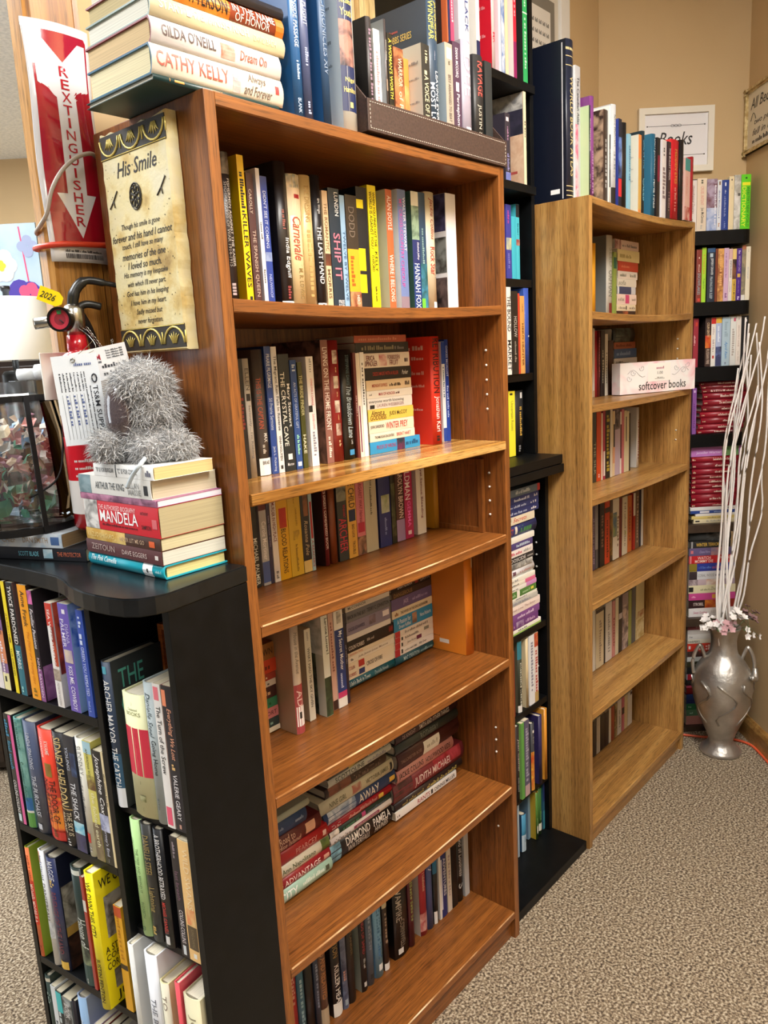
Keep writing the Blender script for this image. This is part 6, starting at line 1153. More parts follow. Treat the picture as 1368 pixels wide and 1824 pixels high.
  (0.6875,1.8344,-0.012,0.0339,0.14,0.2006, '1f1e1f', 'h', 'black with red lettering hardcover, twelfth from the left, brown leather caddy', {'c': '242424'}, 'RAVAGE@.06-.38@.3-.9:d8574f;JUSTIN SCOTT@.46-.95@.25-.6:bfb8a8'),
  (0.7357,1.8344,-0.02,0.0262,0.132,0.2, '262b2e', 'p', 'dark slate paperback, thirteenth from the left, brown leather caddy', {'c': '232829'}, 'L~10@.2-.3@.5-.9:888;L~10@.4-.5@.5-.9:888'),
 ]),
 ('stand', 'M', 'books on the uppermost shelf of the tall black bookcase', [
  (0.7951,2.1054,-0.152,0.004,0.135,0.3, 'c9653a', 'p', 'orange paperback, first from the left, uppermost shelf, tall black bookcase', {}, ''),
  (0.7997,2.1054,-0.152,0.0076,0.135,0.3, '232a52', 'p', 'navy paperback, second from the left, uppermost shelf, tall black bookcase', {}, ''),
  (0.8094,2.1054,-0.152,0.012,0.135,0.3, 'd84a70', 'p', 'pink paperback, third from the left, uppermost shelf, tall black bookcase', {}, '~10@.5-.9@.3-.7:edd'),
  (0.84,2.1054,-0.152,0.0408,0.135,0.31, 'd3d3da', 'p', 'silvery white paperback, fourth from the left, uppermost shelf, tall black bookcase', {'c': 'cfcfd9'}, 'SOFT BLACK@.3-.9@.6-.9:3a4a8a'),
  (0.9088,2.1054,-0.152,0.0142,0.135,0.3, 'e9e6df', 'p', 'white paperback, fifth from the left, uppermost shelf, tall black bookcase', {}, '#232a52@.85-1'),
  (0.9758,2.1054,-0.152,0.0132,0.15,0.3, 'd3bfc0', 'h', 'red hardcover, sixth from the left, uppermost shelf, tall black bookcase', {'c': 'cc1e33'}, 'RUTIE@.2-.6@.2-.8:c83a48;MR@.65-.9@.2-.8:c83a48;L~20@.5-.6@.4-.9:e6a0a8;L~20@.65-.85@.4-.9:e6a0a8'),
  (1.003,2.1054,-0.152,0.0092,0.135,0.29, 'ecdfe6', 'p', 'pinkish white paperback, seventh from the left, uppermost shelf, tall black bookcase', {}, ''),
  (1.0153,2.1054,-0.152,0.0143,0.135,0.28, 'b9c4da', 'p', 'white and blue paperback, eighth from the left, uppermost shelf, tall black bookcase', {}, '#6a84b8/d6dce6@0-1'),
  (1.032,2.1054,-0.152,0.0126,0.135,0.28, 'e8cfa8', 'p', 'cream paperback, ninth from the left, uppermost shelf, tall black bookcase', {}, ''),
  (1.0688,2.1054,-0.152,0.0142,0.135,0.29, 'd8213a', 'p', 'red spiral bound paperback, tenth from the left, uppermost shelf, tall black bookcase', {'c': 'e9e2e2'}, '#8a1d5a@.72-1;~12@.1-.6@.3-.7:f0c0c8'),
  (1.1134,2.1054,-0.152,0.0215,0.135,0.31, '2fa35c', 'p', 'black and green paperback, eleventh from the left, uppermost shelf, tall black bookcase', {'c': '23201f'}, '~14@.1-.45@.3-.7:bfe6cc;#d6efdc@.49-.5;~14@.53-.9@.3-.7:bfe6cc;L~14@.5-.6@.2-.7:aaa;L#ececec@.84-.98@.0-.35'),
 ]),
 ('stand', 'M', 'books on the second shelf of the tall black bookcase', [
  (1.023,1.8654,-0.152,0.0227,0.107,0.1533, '39343f', 'p', 'dark purple paperback, first from the left, second shelf, tall black bookcase', {}, '#d8ccd6@.06-.12@.2-.7;~10@.2-.4@.3-.7:c090b8;~10@.6-.9@.3-.7:8a86b8;#6a76b8@.88-1'),
  (1.1104,1.8654,-0.152,0.0121,0.12,0.2176, 'e9dcb8', 'p', 'cream picture paperback, second from the left, second shelf, tall black bookcase', {'c': 'c8b49a'}, '~6@.3-.5@.3-.7:555;L#c9c6c0/7f7c7c@0-.18@0-1;L#2a2a38/3a3648@.18-.45@0-1;L#e0bfa2/d0a78a@.45-1@.25-1;L#1c1a22@.5-1@0-.22;L#5a4038@.58-.61@.3-.6;L#b0504a@.84-.87@.55-.85'),
 ]),
 ('stand', 'M', 'books on the third shelf of the tall black bookcase', [
  (1.0712,1.6354,-0.185,0.0252,0.107,0.1839, '3f3f9a', 'p', 'violet blue paperback, first from the left, third shelf, tall black bookcase', {}, '~8@.08-.25@.2-.7:c04a9a;#e0dca0/8a98a0@.44-.6;~8@.65-.85@.3-.6:8a8ad0'),
  (1.0981,1.6354,-0.185,0.0214,0.107,0.157, '3fb4cc', 'p', 'cyan paperback, second from the left, third shelf, tall black bookcase', {}, ''),
  (1.1201,1.6354,-0.185,0.0168,0.107,0.1893, '49bcd0', 'p', 'sky blue paperback, third from the left, third shelf, tall black bookcase', {}, '#22262c@0-.17;~8@.25-.4@.3-.7:2a7a90;#e8d0c0/8a3a3a@.46-.54'),
 ]),
 ('stand', 'M', 'books on the fourth shelf of the tall black bookcase', [
  (1.0293,1.3934,-0.162,0.0202,0.135,0.2196, 'e3e2de', 'p', 'white and black paperback, first from the left, fourth shelf, tall black bookcase', {}, 'THE BOUND@.1-.5@.1-.9:1c1c1c;MARKET@.6-.95@.1-.9:1c1c1c'),
  (1.0529,1.3934,-0.162,0.0301,0.135,0.2102, '24211f', 'p', 'black paperback, second from the left, fourth shelf, tall black bookcase', {}, 'HOLLOW@.3-.55@.3-.8:b8b0a8;~12@.6-.85@.3-.7:8a8278'),
  (1.0838,1.3934,-0.162,0.0087,0.135,0.2052, 'c2402c', 'p', 'thin red paperback, third from the left, fourth shelf, tall black bookcase', {}, ''),
  (1.0943,1.3934,-0.162,0.022,0.135,0.1991, 'cf9a55', 'p', 'tan paperback, fourth from the left, fourth shelf, tall black bookcase', {}, '~8@.1-.2@.3-.7:853;HERO HUNTER@.35-.9@.3-.7:7a4a1a'),
  (1.1199,1.3934,-0.162,0.0252,0.15,0.2196, '2c49a0', 'h', 'blue hardcover, fifth from the left, fourth shelf, tall black bookcase', {'c': '3557ae'}, '#e8ecf4@.55-.57@.5-.9'),
 ]),
 ('stand', 'M', 'books on the ledge of the tall black bookcase', [
  (1.0744,1.1729,-0.19,0.0319,0.107,0.1754, 'f0e63a', 'p', 'bright yellow paperback, first from the left, ledge of the tall black bookcase', {}, '#222@.03-.06@.2-.6;Uncertain Roses@.15-.6@.3-.7:a8a83a'),
  (1.109,1.1729,-0.19,0.0456,0.13,0.1745, '1f1f20', 'h', 'black hardcover, second from the left, ledge of the tall black bookcase', {}, '#ddd@.03-.12@.5-.8;~14@.25-.7@.4-.7:c9a24a;~3@.85-.95@.3-.5:777'),
 ]),
 ('stack', 'M', 'books in the tall stack of the black bookcase', [
  (0.971,0.6974,-0.14,0.005,0.107,0.17, '9fbf6a', 'p', 'lime green paperback, first from the bottom, tall stack, tall black bookcase', {}, ''),
  (0.9576,0.7028,-0.14,0.0096,0.107,0.182, 'eceae4', 'p', 'white paperback, second from the bottom, tall stack, tall black bookcase', {}, '~8@.3-.6@.3-.7:555'),
  (0.9315,0.7129,-0.14,0.0216,0.107,0.194, '6a3a7a', 'p', 'dark purple paperback, third from the bottom, tall stack, tall black bookcase', {}, '~8@.1-.35@.3-.7:b8a;#b9a8c0/6a3a7a@.4-.6@.1-.9;~8@.65-.9@.3-.7:c9a8d0'),
  (0.9636,0.7348,-0.14,0.0207,0.107,0.17, '7a4a8c', 'p', 'violet paperback, fourth from the bottom, tall stack, tall black bookcase', {}, '~12@.3-.8@.3-.7:d8c0e0'),
  (0.9545,0.7559,-0.14,0.0226,0.107,0.182, 'e6d6cf', 'p', 'blush white paperback, fifth from the bottom, tall stack, tall black bookcase', {}, 'Great Love The Story@.1-.9@.3-.7:a98a86:i'),
  (0.931,0.7789,-0.14,0.0133,0.107,0.194, 'b8b8b4', 'p', 'grey paperback, sixth from the bottom, tall stack, tall black bookcase', {}, '~14@.1-.9@.3-.7:889'),
  (0.9509,0.7926,-0.14,0.008,0.107,0.17, 'dfdcd4', 'p', 'off white paperback, seventh from the bottom, tall stack, tall black bookcase', {}, '~14@.1-.9@.3-.7:778'),
  (0.9347,0.801,-0.14,0.0186,0.107,0.182, '4c7a3c', 'p', 'green paperback, eighth from the bottom, tall stack, tall black bookcase', {}, '~10@.05-.4@.3-.7:a8c89a;#e8e4da@.44-.52;~7@.6-.8@.3-.7:a8c89a;#d9d04a@.84-.92@.3-.7'),
  (0.9247,0.82,-0.14,0.0121,0.107,0.194, 'e6e4de', 'p', 'white with pink end paperback, ninth from the bottom, tall stack, tall black bookcase', {}, '#c98ac4@.72-1;~8@.2-.5@.3-.7:777'),
  (0.9431,0.8325,-0.14,0.0106,0.107,0.17, 'e8e3d6', 'p', 'ivory with rose end paperback, tenth from the bottom, tall stack, tall black bookcase', {}, '#d86a94@.68-1;~8@.2-.5@.3-.7:777'),
  (0.93,0.8435,-0.14,0.0128,0.107,0.182, 'e9e6dc', 'p', 'white paperback, eleventh from the bottom, tall stack, tall black bookcase', {}, '~8@.2-.5@.3-.7:888'),
  (0.9154,0.8567,-0.14,0.026,0.15,0.194, 'd8dae2', 'h', 'pale lavender hardcover, twelfth from the bottom, tall stack, tall black bookcase', {}, '#6a4a5a@.42-.5@.3-.7;~8@.6-.88@.4-.6:c99'),
  (0.9299,0.8831,-0.14,0.0146,0.107,0.17, '8d8f8f', 'p', 'grey photo paperback, thirteenth from the bottom, tall stack, tall black bookcase', {}, '#d0d0cc/4a4c50@0-1'),
  (0.9264,0.8981,-0.14,0.0164,0.107,0.182, '26262a', 'p', 'black paperback, fourteenth from the bottom, tall stack, tall black bookcase', {}, 'GLOOSCIDE@.2-.75@.2-.8:d8d8d8;~4@.8-.95@.3-.7:aaa'),
  (0.9076,0.9149,-0.14,0.0194,0.107,0.194, 'e4ddda', 'p', 'white and pink paperback, fifteenth from the bottom, tall stack, tall black bookcase', {}, '~14@.2-.7@.3-.7:c67;~8@.75-.95@.3-.7:999'),
  (0.9315,0.9347,-0.14,0.0182,0.107,0.17, '4b3f78', 'p', 'indigo paperback, sixteenth from the bottom, tall stack, tall black bookcase', {}, '#7a2f6a@0-.35;~8@.5-.9@.3-.7:bcd'),
  (0.9288,0.9533,-0.14,0.0156,0.107,0.182, 'e6e3da', 'p', 'off white paperback, seventeenth from the bottom, tall stack, tall black bookcase', {}, ''),
  (0.9312,0.9693,-0.14,0.0336,0.15,0.194, '27306a', 'h', 'thick navy hardcover, eighteenth from the bottom, tall stack, tall black bookcase', {}, 'EVEREST@.05-.38@.2-.7:a84a3a;#d8d0c0@.42-.48@.2-.8;~8@.52-.85@.2-.8:4a8a4a'),
  (0.9437,1.0033,-0.14,0.0217,0.107,0.17, 'e3d9c2', 'p', 'cream paperback, nineteenth from the bottom, tall stack, tall black bookcase', {}, 'STILL SHE@.0-.3@.5-.9:333;ELDON@.0-.25@.1-.45:333;Secrets@.35-.75@.3-.8:cc5a4a:i'),
  (0.9543,1.0253,-0.14,0.0172,0.107,0.182, '25346e', 'p', 'navy paperback, twentieth from the bottom, tall stack, tall black bookcase', {}, '~12@.15-.65@.3-.7:b8c4e0;~3@.75-.95@.3-.7:d8d8e0'),
  (0.9428,1.043,-0.14,0.015,0.107,0.194, '2a3a78', 'p', 'dark blue paperback, twenty-first from the bottom, tall stack, tall black bookcase', {}, '~12@.2-.65@.3-.7:b8c4e0;~3@.75-.95@.3-.7:d8d8e0'),
  (0.9672,1.0583,-0.14,0.0178,0.107,0.17, '223476', 'p', 'midnight blue paperback, twenty-second from the bottom, tall stack, tall black bookcase', {}, '~12@.25-.7@.3-.7:c8d0e8;~3@.85-.95@.3-.7:d8d8e0'),
  (0.9631,1.0766,-0.14,0.0196,0.107,0.182, '5c6f86', 'p', 'steel blue paperback, twenty-third from the bottom, tall stack, tall black bookcase', {}, '~14@.3-.7@.3-.8:c8d4de;#b03038@.92-1'),
 ]),
 ('stand', 'M', 'books on the shelf under the tall stack', [
  (0.9852,0.4654,-0.14,0.0099,0.135,0.1916, '8f3028', 'p', 'brick red paperback, first from the left, shelf below tall stack, tall black bookcase', {}, ''),
  (1.0165,0.4654,-0.14,0.0232,0.15,0.2084, '34392e', 'h', 'dark green hardcover, second from the left, shelf below tall stack, tall black bookcase', {'c': '5c5a48'}, '#2f7c90@0-.25;~18@.3-.9@.3-.7:b8b8a8;#ddd@.9-1@0-.6'),
  (1.0574,0.4654,-0.14,0.0134,0.15,0.2049, 'cbb78f', 'h', 'cream beige hardcover, third from the left, shelf below tall stack, tall black bookcase', {'c': 'd9c9a4'}, ''),
  (1.0738,0.4654,-0.14,0.0272,0.135,0.2075, 'e0e2e6', 'p', 'white paperback, fourth from the left, shelf below tall stack, tall black bookcase', {}, '~16@.1-.8@.3-.7:889'),
  (1.1025,0.4654,-0.14,0.02,0.135,0.2077, 'e4d8d4', 'p', 'white and red paperback, fifth from the left, shelf below tall stack, tall black bookcase', {}, '#b0402c/d88a5a@0-.2;~14@.25-.85@.2-.8:b04a44;#b89a60@.85-1'),
 ]),
 ('stand', 'M', 'books on the lower shelf of the tall black bookcase', [
  (0.9682,0.2154,-0.125,0.0253,0.15,0.2296, '2a2327', 'h', 'black hardcover, first from the left, lower shelf, tall black bookcase', {}, 'Jean Cather@.15-.6@.3-.8:c0b8b4:i;~10@.66-.85@.3-.7:777'),
  (0.9987,0.2154,-0.125,0.0147,0.135,0.2296, '5fa04a', 'p', 'green paperback, second from the left, lower shelf, tall black bookcase', {'c': '7fb060'}, ''),
  (1.0156,0.2154,-0.125,0.0254,0.135,0.2296, '5a5670', 'p', 'purple grey paperback, third from the left, lower shelf, tall black bookcase', {}, '~18@.1-.8@.2-.8:a8a4b8;#b89aa0@.85-1'),
  (1.0539,0.2154,-0.125,0.0183,0.15,0.206, '3a3c42', 'h', 'charcoal and yellow hardcover, fourth from the left, lower shelf, tall black bookcase', {}, '#ddd@.1-.14@.3-.7;~3@.2-.3@.3-.7:777;#d8a83a/b8401f@.42-1'),
  (1.0971,0.2154,-0.125,0.0189,0.15,0.2116, '2a2250', 'h', 'dark indigo hardcover, fifth from the left, lower shelf, tall black bookcase', {'c': '2e2658'}, ''),
  (1.1286,0.2154,-0.125,0.016,0.15,0.2205, 'd08a30', 'h', 'orange hardcover, sixth from the left, lower shelf, tall black bookcase', {'c': 'dd9a3a'}, ''),
 ]),
 ('stand', 'M', 'books on the base of the tall black bookcase', [
  (0.9951,0.0304,-0.14,0.0074,0.107,0.1646, 'a9bccc', 'p', 'pale blue paperback, first from the left, base of the tall black bookcase', {}, ''),
  (1.0221,0.0304,-0.14,0.0236,0.13,0.117, '3f86aa', 'h', 'sea blue hardcover, second from the left, base of the tall black bookcase', {'c': '26486a'}, '#bcd0e0@.55-1;~8@.6-.75@.3-.7:6a8aa8'),
  (1.0852,0.0304,-0.16,0.0126,0.107,0.1393, '7090aa', 'p', 'grey blue paperback, third from the left, base of the tall black bookcase', {}, ''),
  (1.0983,0.0304,-0.14,0.0138,0.13,0.1514, '47752f', 'h', 'green and yellow hardcover, fourth from the left, base of the tall black bookcase', {'c': 'b89a2c'}, '~8@.55-.75@.2-.8:7aa060;#dcdccc@.72-.88@.3-.95'),
  (1.1225,0.0304,-0.145,0.021,0.13,0.1506, '35662c', 'h', 'dark green hardcover, fifth from the left, base of the tall black bookcase', {}, '~8@.5-.7@.2-.8:6a9a58;#d8dccc@.76-.92@.1-.9'),
  (1.1557,0.0304,-0.15,0.0086,0.107,0.1523, '2f5f78', 'p', 'teal paperback, sixth from the left, base of the tall black bookcase', {}, '#26346a@0-.4;#3f8fa0@.6-1'),
 ]),
 ('stand', 'M', 'books standing on top of the oak bookcase', [
  (1.2132,1.8262,-0.085,0.039,0.2112,0.385, '1b2338', 'h', 'very large navy hardcover, first from the left, top of the oak bookcase', {'c': '0e1424'}, '#c9b98a@.05-.065@0-1;#c9b98a@.1-.105@0-1;#c9b98a@.155-.16@0-1;WORLD BOOK ATLAS@.22-.84@.35-.8:c9b983;#c9b98a@.9-.905@0-1;#c9b98a@.93-.935@0-1;#c9b98a@.96-.965@0-1;L#d8d8da@.02-.98@.955-.97;L#eef0f2@.915-.945@.79-.92'),
  (1.2556,1.8245,-0.085,0.0273,0.2112,0.3335, 'b4b6bc', 'p', 'tall grey and white paperback, second from the left, top of the oak bookcase', {'c': 'f0f0f2'}, 'The Canadian Atlas@.08-.42@.3-.75:3a3a44;#d85a80/e8c8d0@.42-.98@.0-.5'),
  (1.2835,1.824,-0.06,0.0081,0.15,0.2388, '23352f', 'h', 'dark green hardcover, third from the left, top of the oak bookcase', {'c': 'b9cca0'}, 'MARY HIGGINS CLARK@.05-.55@.3-.75:e6e6da;~8@.6-.95@.3-.7:8a9a80'),
  (1.2925,1.8229,-0.06,0.0221,0.16,0.2646, '7c3f80', 'h', 'purple hardcover, fourth from the left, top of the oak bookcase', {}, '~14@.5-.9@.3-.7:a878ac'),
  (1.3477,1.8206,-0.05,0.023,0.135,0.2423, '3a2f2a', 'p', 'dark brown photo paperback, fifth from the left, top of the oak bookcase', {'c': '5a4438'}, '~10@.3-.8@.3-.7:aaa;L#b59a80/3a2c26@0-1@0-1'),
  (1.3713,1.8202,-0.045,0.0063,0.15,0.2547, 'eceae6', 'h', 'white and black hardcover, sixth from the left, top of the oak bookcase', {'c': 'eeece6'}, '#1d1b1b@.28-.8;MR CHURCHILL@.3-.75@.25-.8:e6e6e6'),
  (1.3782,1.8196,-0.04,0.0282,0.15,0.2602, 'c3c6cc', 'h', 'silver grey hardcover, seventh from the left, top of the oak bookcase', {}, 'KATE MORTON@.1-.4@.3-.8:8a9096;~8@.45-.7@.3-.7:8a8f96;#1e1c1c@.8-1@0-1;#c03038@.74-.9@.7-1'),
  (1.407,1.8187,-0.036,0.0194,0.135,0.229, '202636', 'p', 'black with galaxy picture paperback, eighth from the left, top of the oak bookcase', {'c': '2a3a86'}, '#6a8ad0/1a2044@.2-.65;#d8303a@.66-.86'),
  (1.4271,1.8181,-0.032,0.0277,0.15,0.2236, '1c1b1d', 'h', 'glossy black hardcover, ninth from the left, top of the oak bookcase', {}, ''),
  (1.4554,1.8175,-0.03,0.0168,0.135,0.199, '8fc0d6', 'p', 'pale blue paperback, tenth from the left, top of the oak bookcase', {}, '~14@.15-.6@.3-.7:4a7aa0'),
  (1.5186,1.8166,-0.028,0.0209,0.135,0.2081, 'd98a4a', 'p', 'orange edged cream paperback, eleventh from the left, top of the oak bookcase', {'c': 'd9d6c8'}, '#c9a45a@.3-.95;L~20@.25-.3@.5-.9:999;L~20@.4-.45@.5-.9:999;L~20@.55-.6@.5-.9:999'),
  (1.5401,1.8165,-0.026,0.0201,0.15,0.2211, '22323a', 'h', 'dark blue green hardcover, twelfth from the left, top of the oak bookcase', {}, 'GIRL IN THE@.1-.45@.3-.8:5aa0c0;CALEB@.5-.9@.3-.8:7ac0d8'),
  (1.6074,1.8169,-0.024,0.0267,0.15,0.224, '1f5a78', 'h', 'teal blue hardcover, thirteenth from the left, top of the oak bookcase', {'c': '2c6a88'}, 'LADY JOURNALIST@.06-.5@.3-.8:e6ecf0;NINE FIRES@.55-.9@.3-.8:d6e0e6'),
  (1.6347,1.8173,-0.022,0.0238,0.135,0.2172, '231f22', 'p', 'black and pink paperback, fourteenth from the left, top of the oak bookcase', {}, '#8a2440@.22-.55@.2-.85'),
  (1.6671,1.8181,-0.02,0.0325,0.135,0.2157, 'e3dfe2', 'p', 'white paperback, fifteenth from the left, top of the oak bookcase', {}, '~3@.1-.2@.3-.7:555;~8@.35-.75@.2-.8:8a7a80'),
  (1.7062,1.819,-0.018,0.0237,0.135,0.2148, '3a2a30', 'p', 'dark plum paperback, sixteenth from the left, top of the oak bookcase', {}, 'THE BULLET TRICK@.08-.5@.3-.8:e6dce0;~9@.65-.9@.3-.7:a88'),
  (1.7343,1.8207,-0.016,0.0612,0.15,0.2252, 'cc2230', 'h', 'bright red hardcover, seventeenth from the left, top of the oak bookcase', {'c': 'e03a3a'}, 'HIDDEN EYES@.12-.55@.25-.75:e0a850;~10@.6-.9@.3-.6:d88a80'),
  (1.8001,1.8227,-0.014,0.0278,0.15,0.2305, '1c1a1c', 'h', 'black hardcover, eighteenth from the left, top of the oak bookcase', {}, '~12@.3-.8@.4-.6:8a4a40'),
  (1.8313,1.8245,-0.012,0.0427,0.107,0.1814, 'e3bab0', 'p', 'pink and teal paperback, nineteenth from the left, top of the oak bookcase', {}, '#4a9a98@0-.2;~14@.3-.6@.2-.5:d88;#b03a34/e3bab0@.78-1'),
  (1.8789,1.8261,-0.01,0.0132,0.107,0.1894, 'a82832', 'p', 'thin crimson paperback, twentieth from the left, top of the oak bookcase', {}, ''),
 ]),
 ('stand', 'M', 'standing books on the top inside shelf of the oak bookcase', [
  (1.4458,1.5374,-0.13,0.0258,0.15,0.2069, 'e0a020', 'h', 'yellow hardcover, first from the left, first shelf of the oak bookcase', {}, ''),
  (1.5426,1.5366,-0.13,0.0414,0.145,0.2375, 'c9cac4', 'h', 'silver white hardcover, second from the left, first shelf of the oak bookcase', {'c': '6c7270'}, 'SEED@.15-.38@.3-.8:a8a8a0;ORPHAN@.42-.74@.2-.8:7a7a74;#7a2a2a@.82-1@.3-.9'),
  (1.5855,1.5367,-0.13,0.0203,0.135,0.1916, '8a9a4a', 'p', 'moss green paperback, third from the left, first shelf of the oak bookcase', {}, '#1f5a46@.08-.25'),
 ]),
 ('stack', 'M', 'stacked paperbacks on the top inside shelf of the oak bookcase', [
  (1.6295,1.5446,-0.14,0.0132,0.107,0.1392, '3a2620', 'p', 'dark brown paperback, first from the bottom, stack, first shelf of oak bookcase', {}, '#c86a40/3a2620@.3-.6'),
  (1.6285,1.5582,-0.14,0.0192,0.107,0.1416, 'e2d3b4', 'p', 'beige paperback, second from the bottom, stack, first shelf of oak bookcase', {}, '~8@.1-.45@.3-.7:987;#222@.47-.52@.2-.8;~8@.65-.95@.3-.7:987'),
  (1.6307,1.5778,-0.14,0.031,0.107,0.1441, 'e6d0c4', 'p', 'cream with pink figure paperback, third from the bottom, stack, first shelf of oak bookcase', {}, '~8@.05-.35@.3-.7:a98;#d04a78@.42-.62@.1-.95;~8@.75-.95@.3-.7:a98'),
  (1.6318,1.6092,-0.14,0.0221,0.107,0.137, '3a4668', 'p', 'blue and silver paperback, fourth from the bottom, stack, first shelf of oak bookcase', {}, '#e0e2e6@.0-.1;#c9ccd0@.75-1'),
  (1.6331,1.6316,-0.14,0.023,0.107,0.1403, 'e2dccb', 'p', 'off white paperback, fifth from the bottom, stack, first shelf of oak bookcase', {}, 'sofia@.02-.45@.2-.8:9a9686:i'),
  (1.636,1.655,-0.14,0.0229,0.107,0.1455, 'e6dcd0', 'p', 'white paperback, sixth from the bottom, stack, first shelf of oak bookcase', {}, '~10@.1-.4@.3-.7:887;~8@.6-.9@.3-.7:887'),
  (1.6373,1.6784,-0.14,0.0284,0.107,0.1488, 'c0402c', 'p', 'orange red paperback, seventh from the bottom, stack, first shelf of oak bookcase', {}, '~12@.15-.55@.3-.7:e08a6a'),
  (1.633,1.7072,-0.14,0.0342,0.107,0.1628, 'e3d8a4', 'p', 'pale yellow paperback, eighth from the bottom, stack, first shelf of oak bookcase', {}, '~10@.1-.6@.3-.6:a89a60'),
  (1.613,1.7418,-0.14,0.0278,0.107,0.1757, 'd6c0b8', 'p', 'blush paperback, ninth from the bottom, stack, first shelf of oak bookcase', {}, '#8a5a5a/d6c0b8@0-.25;~12@.3-.9@.3-.6:777'),
 ]),
 ('stand', 'M', 'standing books on the second inside shelf of the oak bookcase', [
  (1.5235,1.3,-0.168,0.0136,0.1282,0.2077, 'd6d2cc', 'p', 'white paperback, first from the left, second shelf of the oak bookcase', {}, '#b9a080@.9-1'),
  (1.5379,1.3,-0.168,0.0221,0.1282,0.2003, 'b01c2c', 'h', 'red hardcover, second from the left, second shelf of the oak bookcase', {}, ''),
  (1.5615,1.3,-0.168,0.017,0.1282,0.2008, '6a2328', 'h', 'maroon hardcover, third from the left, second shelf of the oak bookcase', {}, '~14@.1-.7@.3-.7:a66'),
  (1.5801,1.3,-0.168,0.0266,0.1282,0.2012, '2e2623', 'p', 'black brown paperback, fourth from the left, second shelf of the oak bookcase', {}, '~12@.3-.8@.3-.7:aa9'),
  (1.6091,1.3001,-0.168,0.0199,0.107,0.1895, 'd9d2c4', 'p', 'white paperback, fifth from the left, second shelf of the oak bookcase', {}, '~12@.3-.8@.3-.7:776'),
  (1.6354,1.3002,-0.168,0.0325,0.107,0.1692, '4a2f22', 'p', 'brown paperback, sixth from the left, second shelf of the oak bookcase', {}, ''),
 ]),
 ('stack', 'M', 'stacked books behind the pink price box', [
  (1.6752,1.302,-0.168,0.0248,0.107,0.1774, 'd9d4cc', 'p', 'off white paperback, first from the bottom, stack behind price box, oak bookcase', {}, ''),
  (1.675,1.3272,-0.168,0.0265,0.107,0.177, 'b8a888', 'p', 'tan paperback, second from the bottom, stack behind price box, oak bookcase', {}, ''),
  (1.6747,1.3541,-0.168,0.0264,0.107,0.1767, '8a8478', 'p', 'taupe paperback, third from the bottom, stack behind price box, oak bookcase', {}, ''),
  (1.6744,1.3809,-0.168,0.0309,0.107,0.1763, 'd3d1d0', 'p', 'white paperback, fourth from the bottom, stack behind price box, oak bookcase', {}, '~12@.05-.6@.3-.7:444'),
  (1.674,1.4122,-0.168,0.0293,0.107,0.1722, '3f5c86', 'p', 'blue paperback, fifth from the bottom, stack behind price box, oak bookcase', {}, '~12@.1-.7@.3-.7:8aa0c0'),
  (1.6713,1.4419,-0.168,0.0207,0.107,0.1644, '9a5230', 'p', 'copper brown paperback, sixth from the bottom, stack behind price box, oak bookcase', {}, '~12@.1-.8@.3-.7:6a3018'),
  (1.6678,1.463,-0.168,0.0444,0.1282,0.1647, '232724', 'h', 'thick black green hardcover, seventh from the bottom, stack behind price box, oak bookcase', {}, '#5a645a/1a1e1c@.1-.8'),
 ]),
 ('stand', 'M', 'books on the third inside shelf of the oak bookcase', [
  (1.463,1.0449,-0.14,0.0281,0.135,0.2246, '33342c', 'p', 'olive black paperback, first from the left, third shelf of the oak bookcase', {}, 'THE SILK@.45-.9@.3-.8:a8a890'),
  (1.4937,1.0447,-0.14,0.0295,0.135,0.2222, 'cf4a1c', 'p', 'orange paperback, second from the left, third shelf of the oak bookcase', {}, '~2@.9-.95@.3-.7:ecc'),
  (1.5251,1.0446,-0.14,0.0091,0.135,0.2075, 'ded3c0', 'p', 'white edged paperback, third from the left, third shelf of the oak bookcase', {}, ''),
  (1.535,1.0446,-0.14,0.0174,0.135,0.2202, 'a8324c', 'p', 'rose red paperback, fourth from the left, third shelf of the oak bookcase', {}, '#e6e0dc@.6-.95@.2-.9'),
  (1.5543,1.0446,-0.14,0.0325,0.135,0.22, '25211f', 'p', 'black paperback, fifth from the left, third shelf of the oak bookcase', {}, '~14@.1-.9@.2-.8:a93'),
  (1.5877,1.0446,-0.14,0.0151,0.135,0.2159, 'd9d0bc', 'p', 'cream paperback, sixth from the left, third shelf of the oak bookcase', {}, ''),
  (1.6047,1.0447,-0.14,0.0162,0.135,0.2063, 'e0c8a0', 'p', 'cream picture paperback, seventh from the left, third shelf of the oak bookcase', {}, '#2a2420@.2-.55@.3-1;#d9a07a@.55-.8'),
  (1.6218,1.0448,-0.14,0.0368,0.135,0.2099, 'b9a8bc', 'p', 'lilac grey paperback, eighth from the left, third shelf of the oak bookcase', {}, '#2a2228/8a7a80@0-.3'),
  (1.6606,1.045,-0.14,0.0098,0.135,0.1994, 'e6e0dc', 'p', 'white paperback, ninth from the left, third shelf of the oak bookcase', {}, '#5a2030@.2-.75'),
  (1.6714,1.0452,-0.14,0.0188,0.135,0.2062, 'c4707c', 'p', 'dusty pink paperback, tenth from the left, third shelf of the oak bookcase', {}, ''),
  (1.6922,1.0454,-0.14,0.018,0.135,0.2002, 'd9d2b0', 'p', 'pale cream paperback, eleventh from the left, third shelf of the oak bookcase', {}, '#6a6a60@.1-.5@.5-1'),
  (1.7113,1.0456,-0.14,0.0172,0.135,0.1963, 'dcd5b4', 'p', 'cream paperback, twelfth from the left, third shelf of the oak bookcase', {}, ''),
  (1.7305,1.0457,-0.14,0.0082,0.107,0.1886, '1d1b1a', 'p', 'thin black paperback, thirteenth from the left, third shelf of the oak bookcase', {}, ''),
